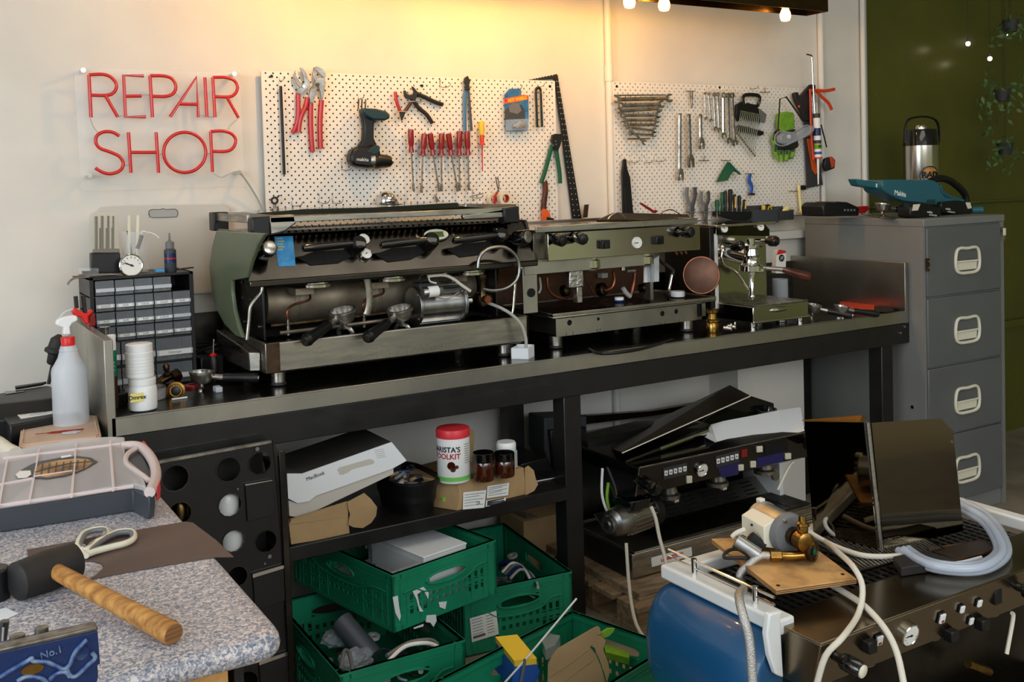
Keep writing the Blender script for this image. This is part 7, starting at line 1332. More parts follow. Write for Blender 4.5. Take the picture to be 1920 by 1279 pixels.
q = px(*ZA([(1068, 604)])[0], f1.x-0.07); G().box(q+V((-0.006, -0.004, -0.006)), q+V((0.006, 0.004, 0.006))).obj('yellow_tag', 'lime', cb)
JZ = SZ+Hc
def tub(name, label, xl, xr, yt, yb, Y, cat): 
    Y = pz(*ZA([((xl+xr)/2, yb+18)])[0], JZ).y+0.03; a, b = py(*ZA([(xl, yb)])[0], Y), py(*ZA([(xr, yb)])[0], Y); cx = (a.x+b.x)/2; r = pw((xr-xl)/6.86, (cx, Y, JZ)); t = thing(name, label, cat, (cx, Y, JZ)); return t, V((cx, Y, JZ)), r, py(*ZA([((xl+xr)/2, yt)])[0], Y).z-JZ
t, c, r, h = tub('wipes_tub', 'tall white tub with a red lid reading BARISTA\'S TOOLKIT', 1030, 1242, 150, 480, 2.945, 'tub')
G().lathe([(r*0.95, 0), (r, 0.004), (r, h-0.02)], c, n=36).obj('tub_body', 'white_plastic', t); G().lathe([(r*1.03, 0), (r*1.03, 0.022), (r*0.98, 0.027), (r*0.4, 0.028)], c+V((0, 0, h-0.022)), n=36).obj('red_lid', 'red_catch', t)
G().lathe([(r*1.006, 0.008), (r*1.006, 0.022)], c, n=36, cap=False).obj('green_band', 'lime_band' if 'lime_band' in MT else mat('lime_band', (112, 190, 90), 0.5), t)
def cyl_text(t, s, size, c, r, an0, z, m, bold=0.0):
    o = text('printed_word', s, size, MX(), m, t, ext=0.0001, bold=bold); w0 = V(t['_w'])
    for v in o.data.vertices: q = v.co+w0; an = an0+q.x/r; v.co = V((c.x+(r+0.0006)*math.cos(an), c.y+(r+0.0006)*math.sin(an), c.z+z+q.y))-w0
    return o
AN = math.atan2(-c.y, -c.x); 
cyl_text(t, "BARISTA'S", 0.0235, c, r, AN-0.55, h*0.66, 'black_plastic', 0.0006); cyl_text(t, 'TOOLKIT', 0.0235, c, r, AN-0.50, h*0.53, 'red_catch', 0.0006)
for k in range(9): a_ = AN+0.72; g = G(); zz_ = c.z+h*(0.74-k*0.045); g.prism([V((c.x+(r+0.0004)*math.cos(a_+d_), c.y+(r+0.0004)*math.sin(a_+d_), zz_)) for d_ in (0, 0.2, 0.4)]+[V((c.x+(r+0.0004)*math.cos(a_+d_), c.y+(r+0.0004)*math.sin(a_+d_), zz_+0.0018)) for d_ in (0.4, 0.2, 0)], (0, 0, 0.0001)); g.obj('fine_print', 'mid_grey', t)
for da, z_, s_ in ((-0.15, h*0.36, 0.013), (-0.05, h*0.29, 0.009), (0.18, h*0.33, 0.006)): q = V((c.x+r*math.cos(AN+da), c.y+r*math.sin(AN+da), c.z+z_)); G().cyl(q, q+V((math.cos(AN+da), math.sin(AN+da), 0))*0.0008, s_, n=20).obj('portafilter_picture', 'amber', t)
for x0_, x1_, yt, yb, Y, lab in ((1258, 1398, 300, 480, 2.93, 'left dark amber jar with a black lid on the labelled carton'), (1395, 1528, 300, 455, 2.95, 'right dark amber jar with a black lid on the labelled carton')):
    t, c, r, h = tub('amber_jar', lab, x0_, x1_, yt, yb, Y, 'jar'); G().lathe([(r*0.94, 0), (r, 0.004), (r, h*0.66), (r*0.9, h*0.72)], c, n=30).obj('glass_jar', 'amber', t); G().lathe([(r*0.98, 0), (r*1.0, 0.003), (r*1.0, h*0.30), (r*0.95, h*0.32)], c+V((0, 0, h*0.68)), n=30).obj('lid', 'black_gloss', t)
t, c, r, h = tub('white_jar', 'white plastic jar with a rounded lid behind the amber jars', 1402, 1545, 230, 400, 3.03, 'jar'); G().lathe([(r*0.9, 0), (r, 0.004), (r, h*0.62), (r*0.85, h*0.68)], c, n=30).obj('jar_body', 'milky', t); G().lathe([(r*0.86, 0), (r*0.9, 0.003), (r*0.9, h*0.25), (r*0.8, h*0.32)], c+V((0, 0, h*0.67)), n=30).obj('lid', 'white_plastic', t)
o = G().prism([py(x, y, 3.05) for x, y in ZA([(1212, 145), (1262, 160), (1268, 195), (1255, 380), (1232, 390), (1225, 200)])], (0, 0.01, 0)).obj('card_piece', 'kraft', None); tag(o, 'upright scrap of brown card behind the red lidded tub', 'card')
t = thing('black_appliance', 'low black appliance at the right end of the shelf behind the legs', 'appliance', (1.95, 3.2, SZ)); G().prism([py(x, y, 3.10) for x, y in ZA([(1560, 380), (1740, 330), (1800, 480), (1610, 520)])], (0, 0.2, 0)).obj('appliance_body', 'black_plastic', t, bev=0.005)
o = G().tube([py(*ZA([(1650, 492)])[0], 2.98), py(*ZA([(1856, 453)])[0], 2.98)], 0.002, 6, sm=1).obj('white_rod', 'white_plastic', None); tag(o, 'thin white rod lying along the right end of the shelf', 'rod')
# lower cross shelf behind the middle leg
tag(G().prism([py(x, y, 3.3) for x, y in ((986, 960), (1055, 986), (1055, 1000), (990, 1018))], (0, 0.08, 0)).obj('steel_plate', 'steel', None), 'dull steel plate under the shelf between the two middle legs', 'plate')
tag(G().box((2.0, 3.28, 0.0), (2.28, 3.46, 0.24)).obj('storage_carton', 'kraft', None), 'brown carton in the shade behind the middle bench legs', 'box')

# green folding crates
def crate(label, ox, oy, ang, w, L, zt, h, tilt=0):
    M0 = MX.Translation((ox, oy, zt-h)) @ MX.Rotation(ang, 4, 'Z') @ MX.Rotation(tilt, 4, 'X'); t = thing('folding_crate', label, 'crate', (ox, oy, zt-h), 'green folding crates'); T = 0.010
    def wall(A, W, nm):
        g = G(M0 @ A); nx, nz = int(W/0.0125), 12; cw, chh = W/nx, (h-0.03)/nz
        c0 = nx//2
        def hole(i, j):
            z = j
            if 8 <= j <= 9: return abs(i-c0) <= 5
            if 2 <= j <= 6: return (i % 2 == 1) and j != 4 and (5 < abs(i-c0) < nx*0.40 or (abs(i-c0) <= 5 and j < 6 and j > 2))
            return False
        for j in range(nz):
            i = 0
            while i < nx:
                if hole(i, j): i += 1; continue
                s = i
                while i < nx and not hole(i, j): i += 1
                g.box((s*cw, 0.002, 0.012+j*chh), (i*cw, 0.006, 0.012+(j+1)*chh))
        g.box((0, 0, h-0.020), (W, T, h)).box((0, 0, 0), (W, T, 0.013)).box((0, -0.002, h-0.006), (W, T, h)).box((0, 0, h-0.030), (W, 0.003, h-0.026))
        for x in (0, 0.028, W-0.034, W-0.006): g.box((x, 0, 0), (x+0.006, 0.008, h))
        for k in range(1, int(W/0.05)): 
            if abs(k*0.05-W/2) > 0.08: g.box((k*0.05, 0.0, 0.013), (k*0.05+0.004, 0.003, h*0.62))
        for zz in (0.30, 0.44, 0.58): g.box((0.03, 0.0, h*zz), (W/2-0.08, 0.003, h*zz+0.003)).box((W/2+0.08, 0.0, h*zz), (W-0.03, 0.003, h*zz+0.003))
        zc = 0.012+9*chh; g.tube([V((W/2+0.078*math.cos(a), -0.001, zc+0.019*math.sin(a))) for a in [2*math.pi*k/16 for k in range(16)]], 0.0035, 6, closed=True, sm=1)
        g.tube([V((0.04, 0, h*0.62)), V((W*0.2, 0, h*0.64)), V((W*0.3, 0, h*0.52)), V((W/2, 0, h*0.48)), V((W*0.7, 0, h*0.52)), V((W*0.8, 0, h*0.64)), V((W-0.04, 0, h*0.66))], 0.003, 6)
        g.obj(nm, 'crate_green', t)
    wall(MX(), w, 'end_wall'); wall(MX.Translation((w, L, 0)) @ MX.Rotation(math.pi, 4, 'Z'), w, 'end_wall')
    wall(MX.Translation((0, L, 0)) @ MX.Rotation(-math.pi/2, 4, 'Z'), L, 'side_wall'); wall(MX.Translation((w, 0, 0)) @ MX.Rotation(math.pi/2, 4, 'Z'), L, 'side_wall')
    G(M0).box((0.004, 0.004, 0.004), (w-0.004, L-0.004, 0.009)).obj('crate_floor', 'crate_green', t)
    return t, M0
cg_cols = ['black_plastic', 'slate', 'mid_grey', 'clear_grey', 'dark_grey', 'black_metal', 'tool_steel']
k1, M1 = crate('top green crate holding a white box, with torn white sticker remains', 1.190, 2.700, math.radians(11.3), 0.405, 0.56, 0.402, 0.172)
for P in ([(672, 548), (705, 538), (712, 600), (725, 670), (718, 702), (690, 650)], [(800, 510), (870, 482), (905, 520), (900, 560), (870, 500), (830, 530), (845, 600), (870, 640), (845, 640), (825, 560)], [(968, 580), (1020, 575), (1010, 625), (975, 612)], [(890, 665), (950, 660), (955, 700), (935, 740), (915, 712), (885, 708)], [(805, 745), (870, 720), (870, 735), (810, 752)]):
    n = M1.to_3x3() @ V((0, -1, 0)); o0 = M1 @ V((0, -0.0005, 0)); q = [EYE+ray(540+x/3.4286, 960+y/3.4286)*((o0-EYE).dot(n)/ray(540+x/3.4286, 960+y/3.4286).dot(n)) for x, y in P]; G().prism(q, n*0.0008).obj('torn_sticker', 'white_paper', k1)
wbx = thing('white_carton', 'white card box standing in the top green crate', 'box', M1 @ V((0.27, 0.16, 0.01))); G(M1).box((0.155, 0.05, 0.012), (0.325, 0.33, 0.165)).obj('carton_body', 'white_paper', wbx, bev=0.002); G(M1).box((0.153, 0.048, 0.165), (0.327, 0.33, 0.172)).obj('carton_lid', 'white_paper', wbx, bev=0.002)
cbx = thing('clear_parts_box', 'clear plastic box of dark small parts in the top crate', 'box', M1 @ V((0.08, 0.1, 0.09)))
G(M1).box((0.02, 0.06, 0.09), (0.15, 0.062, 0.155)).box((0.148, 0.06, 0.09), (0.15, 0.34, 0.155)).box((0.02, 0.06, 0.09), (0.022, 0.34, 0.155)).box((0.02, 0.06, 0.09), (0.15, 0.34, 0.092)).obj('box_shell', 'clear', cbx, bev=0.001)
c = M1 @ V((0.085, 0.17, 0)); junk(cbx, c.x, c.y, 0.05, 0.09, 0.402-0.172+0.095, 18, ['black_plastic', 'black_metal', 'dark_grey', 'slate'], 0.025, ang=0.2)
k2, M2_ = crate('lower left green crate full of bagged parts below the top crate', 0.975, 2.585, math.radians(-1.0), 0.385, 0.58, 0.212, 0.205)
c = M2_ @ V((0.19, 0.2, 0)); junk(k2, c.x, c.y, 0.14, 0.15, 0.10, 26, cg_cols+['white_plastic', 'chrome_used'], 0.04)
gt = thing('grey_cylinder', 'smooth dark grey metal cylinder leaning in the lower left crate', 'cylinder', M2_ @ V((0.15, 0.15, 0.1))); G().cyl(pz(640, 1165, 0.22), pz(700, 1235, 0.14), 0.034, n=28).obj('cylinder_body', 'slate_metal' if 'slate_metal' in MT else mat('slate_metal', (96, 100, 108), 0.35, 0.4), gt, bev=0.002)
random.seed(21)
for k, (x, y, lab) in enumerate(((635, 1195, 'crumpled clear bag left of the grey cylinder'), (668, 1235, 'crumpled clear bag with white contents near the crate rim'))):
    c = pz(x, y, 0.16); g = G(); 
    q = bmesh.ops.create_icosphere(g.b, subdivisions=3, radius=0.05)
    for v in q['verts']: v.co = c+V((v.co.x*1.1, v.co.y*0.9, v.co.z*0.55))*random.uniform(0.78, 1.1)
    tag(g.obj('clear_bag', 'clear_grey', None, ang=10), lab, 'bag', 'clear bags in the lower left crate')
for L, m, lab in (([(640, 1250), (645, 1222), (655, 1225), (662, 1262)], 'mid_grey', 'grey flat cable loop standing up in the lower left crate'), ([(730, 1238), (760, 1212), (800, 1206), (822, 1214)], 'white_plastic', 'white and black cable arched along the crate rim'), ([(725, 1230), (765, 1206), (805, 1200), (820, 1208)], 'mid_grey', 'grey cable beside the white one in the lower left crate')):
    tag(G().tube([pz(x, y, 0.205) for x, y in L], 0.006, 8).obj('cable', m, None), lab, 'cable')
t = thing('glue_tube', 'white capped blue tube seen through the lower left crate handle', 'tube', pz(770, 1262, 0.17)); a, b = pz(728, 1268, 0.165), pz(800, 1250, 0.165); a.y += 0.03; b.y += 0.03; G().cyl(a, b, 0.016).obj('tube_body', 'blue_mid', t); G().cyl(a-(b-a)*0.15, a, 0.013, 0.016).obj('tube_cap', 'white_plastic', t)
k3, M3_ = crate('right hand green crate with a white shipping label, behind the front one', 1.510, 2.868, math.radians(-6.5), 0.400, 0.56, 0.214, 0.207)
lq = [(1168, 685), (1338, 635), (1355, 785), (1182, 838)]; n = M3_.to_3x3() @ V((0, -1, 0)); o0 = M3_ @ V((0, -0.001, 0)); q = [EYE+ray(540+x/3.4286, 960+y/3.4286)*((o0-EYE).dot(n)/ray(540+x/3.4286, 960+y/3.4286).dot(n)) for x, y in lq]
s_ = G().prism(q, n*0.001).obj('shipping_label', 'label_white', k3)
for k in range(7): f = 0.1+k*0.12; a = q[0].lerp(q[3], f)+n*0.0015; b = q[1].lerp(q[2], f)+n*0.0015; G().tube([a.lerp(b, 0.06), a.lerp(b, 0.45 if k < 6 else 0.5)], 0.0008 if k < 6 else 0.004, 4, sm=1).tube([a.lerp(b, 0.6), a.lerp(b, 0.85)], 0.0008, 4, sm=1).obj('printed_line', 'dark_grey', s_)
c = M3_ @ V((0.28, 0.25, 0)); junk(k3, c.x, c.y, 0.09, 0.22, 0.12, 16, ['black_plastic', 'mid_grey', 'blue_deep', 'white_plastic', 'hose_grey'], 0.04)
for k in range(4): tag(G().tube([pz(x+k*5, y+k*4, 0.20) for x, y in ((943, 1072), (960, 1056), (978, 1062), (990, 1078), (994, 1090))], 0.005, 8).obj('cable', ('white_plastic', 'mid_grey', 'blue_deep', 'hose_grey')[k], None), ('outermost white cable', 'grey cable', 'dark blue cable', 'pale grey innermost cable')[k]+' of the coil in the right hand crate', 'cable')
k4, M4_ = crate('front green crate with torn brown cardboard and a blue yellow box', 1.270, 2.048, math.radians(15.8), 0.585, 0.372, 0.212, 0.205)
c = M4_ @ V((0.35, 0.17, 0)); junk(k4, c.x, c.y, 0.20, 0.12, 0.08, 18, ['clear_grey', 'dark_grey', 'white_plastic', 'lime', 'kraft', 'slate'], 0.04, ang=0.27)
def Z3c(L): return [(840+x/4.364, 1100+y/4.364) for x, y in L]
P0 = pz(*Z3c([(1000, 700)])[0], 0.20)
cbd = thing('torn_cardboard', 'torn brown cardboard box with a green lined flap sticking out of the front crate', 'cardboard', P0-V((0, 0, 0.1)))
def zc3(L, P=P0): return [pd(x, y, P) for x, y in Z3c(L)]
G().prism(zc3([(815, 790), (818, 640), (850, 570), (900, 510), (1180, 350), (1225, 330), (1245, 345), (1250, 390), (1195, 400), (1190, 470), (1160, 495), (1210, 560), (1250, 650), (1290, 790)]), _F*0.006).obj('main_panel', 'kraft', cbd)
G().prism(zc3([(1195, 395), (1245, 400), (1290, 440), (1270, 520), (1310, 620), (1325, 700), (1300, 790), (1275, 700), (1240, 600), (1200, 500), (1180, 490)]), _F*0.004).obj('side_panel', 'kraft', cbd)
G().prism(zc3([(1195, 392), (1260, 375), (1310, 345), (1365, 345), (1350, 375), (1320, 405), (1280, 422), (1240, 410)], P0+V((0, 0.01, 0))), (0, 0.004, 0.001)).obj('green_flap', 'lime', cbd)
for L in ([(830, 740), (980, 640), (1100, 550), (1165, 500)], [(940, 790), (1060, 690), (1190, 600)]): G().tube(zc3(L, P0-_F*0.001), 0.0012, 5).obj('crease', 'kraft', cbd)
bx = thing('blue_carton', 'blue card box with a yellow end strapped in grey in the front crate', 'box', pz(*Z3c([(640, 760)])[0], 0.14)); Pb = pz(*Z3c([(640, 700)])[0], 0.17)
G().prism([pd(x, y, Pb) for x, y in Z3c([(545, 650), (720, 630), (760, 700), (700, 830), (510, 850)])], (0.01, 0.12, 0.02)).obj('box_body', 'blue_mid', bx, bev=0.002); G().prism([pd(x, y, Pb) for x, y in Z3c([(540, 605), (725, 585), (725, 635), (545, 655)])], (0.01, 0.12, 0.02)).obj('yellow_end', 'yellow', bx); G().tube([pd(*Z3c([v])[0], Pb-_F*0.002) for v in ((632, 590), (622, 660), (598, 790))], 0.006, 4, sm=1, flat=0.3).obj('grey_strap', 'mid_grey', bx)
o = G().tube([pd(x, y, Pb) for x, y in Z3c([(460, 790), (640, 590)])]+[pz(*Z3c([(1052, 98)])[0], 0.33)], 0.003, 6, sm=1).obj('white_stick', 'white_plastic', None); tag(o, 'long thin white stick leaning out of the front crate', 'stick')
o = G().prism([pz(x, y, 0.14) for x, y in Z3c([(1280, 530), (1320, 530), (1490, 600), (1480, 640), (1290, 590)])], (0, 0, 0.02)).obj('green_packet', 'lime', None); tag(o, 'flat lime green packet in the right corner of the front crate', 'packet')
o = G().prism([pz(x, y, 0.15) for x, y in Z3c([(770, 520), (830, 465), (920, 480), (880, 560), (800, 600)])], (0, 0, 0.03)).obj('grey_bracket', 'clear_grey', None); tag(o, 'smoky clear plastic bracket behind the torn cardboard', 'bracket')
# pallet and the black two-group machine under the bench
pal = thing('wooden_pallet', 'rough wooden pallet with a plywood offcut under the black machine', 'pallet', (2.6, 2.95, 0))
for k in range(5): G().box((2.06, 2.66+k*0.14, 0.085), (3.15, 2.66+k*0.14+0.115, 0.105)).obj('deck_board', 'pallet_wood', pal, bev=0.002)
for x in (2.07, 2.56, 3.04):
    for y in (2.67, 2.93, 3.2): G().box((x, y, 0.015), (x+0.10, y+0.12, 0.085)).obj('block', 'pallet_wood', pal, bev=0.002)
for x in (2.07, 2.56, 3.04): G().box((x, 2.66, 0), (x+0.10, 3.33, 0.015)).obj('runner', 'pallet_wood', pal)
G().box((2.10, 2.70, 0.105), (3.10, 3.30, 0.117)).box((2.10, 2.70, 0.119), (3.10, 3.30, 0.132)).obj('plywood_sheet', 'pallet_wood', pal, bev=0.001)
PZ = 0.132
m4 = thing('espresso_machine', 'black two-group espresso machine with lit button rows on the pallet under the bench', 'espresso machine', (2.6, 3.0, PZ))
EX0, EX1, EY = 2.150, 3.06, 2.80
G().box((EX0, EY, PZ+0.006), (EX1, 3.30, 0.225)).obj('base', 'steel', m4, bev=0.003); G().box((EX0-0.001, EY+0.02, PZ+0.004), (EX0+0.004, 3.30, 0.224)).obj('side_skirt', 'black_metal', m4)
lg = [py(x, y, EY) for x, y in ((1221, 1046), (1296, 1026), (1297, 1042), (1222, 1063))]
G().prism(lg, (0, -0.002, 0)).obj('name_plate', 'label_white', m4); text('name_text', 'LA MARZOCCO', 0.0175, frame(sum(lg, V())/4+V((0, -0.0026, 0)), (1, 0, 0.03), (0, 0, 1)), 'red_catch', m4, sx=0.82, bold=0.0007)
G().box((EX0+0.02, EY+0.01, 0.222), (EX1-0.01, 3.20, 0.228)).obj('drip_tray', 'steel_lip', m4)
for r, (ya, yb, za) in enumerate(((EY+0.02, EY+0.20, 0.232),)):
    for k in range(7):
        g = G()
        for j in range(9): g.box((EX0+0.16+k*0.108+j*0.0115, ya, za), (EX0+0.16+k*0.108+j*0.0115+0.006, yb, za+0.004))
        g.box((EX0+0.155+k*0.108, ya-0.004, za-0.004), (EX0+0.262+k*0.108, ya, za+0.004)).box((EX0+0.155+k*0.108, yb, za-0.004), (EX0+0.262+k*0.108, yb+0.004, za+0.004)).obj('drip_grate', 'steel_worn', m4, kind='stuff')
G().prism([(EX0+0.05, EY+0.215, 0.232), (EX0+0.05, EY+0.29, 0.285), (EX0+0.05, EY+0.295, 0.28), (EX0+0.05, EY+0.22, 0.228)], (0.84, 0, 0)).obj('splash_sill', 'steel_lip', m4)
for k in range(7): 
    g = G()
    for j in range(4): g.prism([(EX0+0.14+k*0.105, EY+0.222+j*0.016, 0.2385+j*0.0113), (EX0+0.14+k*0.105, EY+0.228+j*0.016, 0.2427+j*0.0113), (EX0+0.14+k*0.105, EY+0.228+j*0.016, 0.2407+j*0.0113)], (0.062, 0, 0))
    g.obj('vent_slot', 'dark_void', m4, kind='stuff')
G().box((EX0+0.02, 3.16, 0.24), (EX1-0.02, 3.18, 0.42)).obj('back_wall', 'steel_worn', m4); G().box((EX1-0.03, 2.95, 0.22), (EX1-0.01, 3.25, 0.5)).obj('side_wall', 'white_enamel', m4)
# upper body: front panel slanted slightly
UYf = 2.75; A_ = [py(x, y, UYf) for x, y in ((1183, 881), (1183, 938), (1512, 862), (1512, 812))]
G().prism([(EX0, 2.75, A_[0].z), (EX0, 3.28, A_[0].z+0.004), (EX0, 3.28, 0.40), (EX0, 2.90, 0.385), (EX0, 2.775, A_[1].z)], (0.88, 0, 0)).obj('upper_body', 'black_gloss', m4, bev=0.004)
G().tube([(EX0, 2.748, A_[0].z+0.002), (EX0+0.88, 2.748, A_[0].z+0.002)], 0.0018, 6, sm=1).tube([(EX0, 2.748, A_[0].z), (EX0, 2.772, A_[1].z)], 0.0018, 6, sm=1).obj('panel_trim', 'chrome_used', m4)
n4 = V((0, -(A_[0].z-A_[1].z), -0.025)).normalized()
def o4(x, y, d=0.0): o0 = V((EX0, 2.75, A_[0].z)); r = ray(x, y); return EYE+r*((o0-EYE).dot(n4)/r.dot(n4))+n4*d
def ZC(L): return [(980+x/2.907, 680+y/2.907) for x, y in L]
def p4(L, th, name, m, d=0.0, t=None, **k): return G().prism([o4(x, y, d) for x, y in ZC(L)], n4*th).obj(name, m, t or m4, **k)
for (x0_, y0_), (x1_, y1_) in (((765, 575), (893, 545)), ((1050, 510), (1175, 478))):
    pp4 = p4([(x0_, y0_), (x1_, y1_), (x1_+2, y1_+60), (x0_+2, y0_+62)], 0.003, 'button_pad', 'dark_grey')
    for k in range(5):
        f = (k+0.5)/5; x, y = x0_+(x1_-x0_)*f, y0_+28+(y1_-y0_)*f; b_ = p4([(x-9, y-12), (x+9, y-14), (x+8, y+12), (x-8, y+14)], 0.002, 'cup_button', 'white_plastic', 0.003, pp4); p4([(x-4, y-3), (x+3, y-4), (x+2, y+3), (x-3, y+4)], 0.0006, 'cup_symbol', 'dark_grey', 0.005, b_)
for x, y, w_, h_ in ((905, 635, 14, 20), (1187, 570, 13, 17), (1253, 552, 14, 18), (1288, 470, 15, 17), (1443, 508, 15, 17)): p4([(x-w_, y-h_+3), (x+w_, y-h_), (x+w_, y+h_-3), (x-w_, y+h_)], 0.006, 'rocker_switch', 'cream', bev=0.001)
p4([(1192, 475), (1222, 467), (1222, 510), (1192, 518)], 0.002, 'red_window', 'dark_red'); p4([(1318, 445), (1440, 418), (1442, 480), (1320, 498)], 0.002, 'dark_recess', 'dark_void')
p4([(1060, 570), (1180, 540), (1175, 610), (1085, 628)], 0.001, 'blue_reflection', 'blue_reflection' if 'blue_reflection' in MT else mat('blue_reflection', (34, 34, 96), 0.15, coat=0.5)); p4([(1275, 520), (1420, 488), (1420, 540), (1275, 568)], 0.001, 'blue_reflection', 'blue_reflection')  # blue patches painted on as reflections in the black gloss
gauge(None, o4(*ZC([(970, 580)])[0], 0.001), n4, 0.0265, m4, dep=0.010, hands=((90, 0.8), (98, 0.6)))
q = o4(*ZC([(615, 630)])[0]); knob(q, q+V((0.04, -0.95, -0.12)).normalized()*0.11, 0.024, m4, cap='black_gloss'); q = o4(*ZC([(1545, 430)])[0]); knob(q, q+V((-0.55, -0.8, 0.0)).normalized()*0.07, 0.022, m4, cap='black_gloss')
for x, y in ((795, 722), (1060, 655), (1320, 590)):
    c = py(*ZC([(x, y)])[0], 2.93); gh = G().lathe([(0.030, 0.04), (0.034, 0.012), (0.044, 0.006), (0.044, -0.008), (0.034, -0.012)], c).obj('group_head', 'chrome_used', m4); G().box(c+V((0.03, 0.0, -0.035)), c+V((0.05, 0.02, -0.005))).obj('white_tag', 'cream', gh)
c = py(*ZC([(1368, 610)])[0], 2.9); G().lathe([(0.001, -0.01), (0.022, 0.0), (0.024, 0.01)], c, (0.2, -1, 0.1)).obj('portafilter_cup', 'chrome_used', m4)
G().tube([py(*ZC([v])[0], 2.80) for v in ((1475, 540), (1445, 580), (1390, 695))], 0.005, 8).obj('steam_wand', 'cream', m4)
G().tube([(EX0-0.01, 2.95, 0.5), (EX0-0.03, 2.93, 0.42), (EX0-0.02, 2.92, 0.36), (EX0+0.01, 2.93, 0.33)], 0.005, 8).obj('white_wire', 'white_plastic', m4); G().tube([(EX0-0.0, 2.93, 0.45), (EX0-0.015, 2.92, 0.40), (EX0-0.005, 2.92, 0.35)], 0.006, 8).obj('yellow_wire', 'lime', m4)
TZ4 = A_[0].z+0.004
# fan motor on its tray
a, b = py(*ZC([(480, 895)])[0], 2.80), py(*ZC([(745, 900)])[0], 2.80); zc = max(a.z, 0.232+0.06); t = thing('fan_motor', 'ribbed alloy electric motor with a black fan cover on the black machine\'s tray', 'motor', ((a.x+b.x)/2, 2.84, 0.232)); a = V((a.x, 2.82, zc)); b = V((b.x, 2.86, zc)); d = b-a; L = d.length
G().lathe([(0.018, 0), (0.03, 0.0), (0.032, 0.012), (0.030, 0.02), (0.046, 0.03), (0.052, 0.06), (0.052, L*0.45)], a, d, 28).obj('front_bell', 'alu', t); G().cyl(a+d*0.4, a+d*0.92, 0.047, n=28).obj('motor_body', 'alu', t)
fr_ = frame(a+d*0.42, d.orthogonal(), d.cross(d.orthogonal()))
for k in range(20): an = k*math.pi/10; e = fr_.to_3x3() @ V((math.cos(an), math.sin(an), 0)); G().prism([a+d*0.42+e*0.044+d.cross(e).normalized()*0.002, a+d*0.42+e*0.060+d.cross(e).normalized()*0.0015, a+d*0.42+e*0.060-d.cross(e).normalized()*0.0015, a+d*0.42+e*0.044-d.cross(e).normalized()*0.002], d*0.5).obj('cooling_fin', 'copper_fin' if 'copper_fin' in MT else mat('copper_fin', (168, 150, 134), 0.4, 0.8), t)
G().lathe([(0.060, 0), (0.064, 0.004), (0.064, 0.035), (0.05, 0.045)], a+d*0.93, d, 28).obj('fan_cover', 'black_plastic', t); G().box(a+d*0.4+V((-0.01, -0.05, 0.04)), a+d*0.75+V((0, 0.03, 0.075))).obj('terminal_cover', 'black_gloss', t, bev=0.004); G().cyl(a-d*0.02, a+d*0.05, 0.014, n=14).obj('shaft', 'chrome', t)
o = G().tube([py(*ZC([(700, 785)])[0], 2.74), py(*ZC([(725, 850)])[0], 2.72), py(*ZC([(745, 950)])[0], 2.70), py(*ZC([(775, 1060)])[0], 2.66), py(*ZC([(795, 1165)])[0], 2.60)], 0.0065, 10).obj('white_cable', 'cable_cream', None); tag(o, 'thick white cable hanging down in front of the black machine', 'cable')
o = G().tube([V((2.08, 2.74, 0.30)), V((2.06, 2.70, 0.15)), V((2.04, 2.64, 0.06)), V((2.03, 2.55, 0.02)), V((1.98, 2.45, 0.01))], 0.006, 8).obj('white_cable', 'cable_cream', None); tag(o, 'white cable trailing down beside the pallet to the floor', 'cable')
# things on top of it
def lo(L, Y, vec, name, m, label, cat, **k): return tag(G().prism([py(x, y, Y) for x, y in ZC(L)], vec).obj(name, m, None, **k), label, cat)
bz = mat('bronze_sheet', (58, 40, 30), 0.28, 0.6)
q = [py(*ZC([v])[0], Y) for v, Y in (((540, 492), 2.84), ((1238, 182), 2.96), ((1130, 126), 3.24), ((440, 455), 3.16))]
tag(G().quad(*q, t=0.003).obj('bronze_panel', bz, None), 'dark bronze metal panel slanting up to the right on the black machine', 'panel'); tag(G().tube([q[0]+V((0, -0.003, 0.0)), q[1]+V((0, -0.003, 0.0))], 0.0022, 6, sm=1).obj('panel_edging', 'cream', None), 'bright edge strip along the slanting bronze panel', 'strip')
t = thing('perforated_grille', 'dark perforated grille with a bright front edge under the slanting bronze panel', 'grille', py(*ZC([(780, 450)])[0], 2.86)); q2 = [py(*ZC([v])[0], Y) for v, Y in (((560, 545), 2.82), ((1015, 375), 2.90), ((1010, 345), 3.06), ((570, 505), 3.02))]
G().quad(*q2, t=0.002).obj('sheet', 'black_metal', t); G().tube([q2[0], q2[0].lerp(q2[1], 0.45)], 0.006, 6, sm=1, flat=0.4).obj('front_edge', 'steel_worn', t); G().tube([q2[0].lerp(q2[1], 0.4), q2[1]], 0.008, 6, sm=1, flat=0.4).obj('bright_edge', 'chrome', t)
g = G()
for i in range(24):
    for j in range(3): c = q2[0].lerp(q2[1], (i+0.5)/24).lerp(q2[3].lerp(q2[2], (i+0.5)/24), (j+0.5)/3.5); g.cyl(c+V((0, 0, 0.0005)), c+V((0, 0, 0.003)), 0.004, n=6)
g.obj('punched_hole', 'dark_void', t, kind='stuff')
pw = thing('white_sheet', 'curved sheet of bright white foam draped over the right side of the black machine', 'sheet', py(*ZC([(1300, 400)])[0], 2.80))
top = [(985, 398), (1030, 340), (1100, 320), (1250, 292), (1400, 262), (1515, 245)]; bot = [(1000, 410), (1060, 440), (1120, 452), (1270, 435), (1420, 405), (1536, 372)]
T_ = [py(*ZC([v])[0], 2.98-0.05*k/5) for k, v in enumerate(top)]; B_ = [py(*ZC([v])[0], 2.86-0.10*k/5) for k, v in enumerate(bot)]; g = G()
for k in range(5):
    g.prism([T_[k], T_[k+1], B_[k+1], B_[k]], (0, 0.003, 0.001))
g.obj('foam_sheet', 'white_paper', pw)
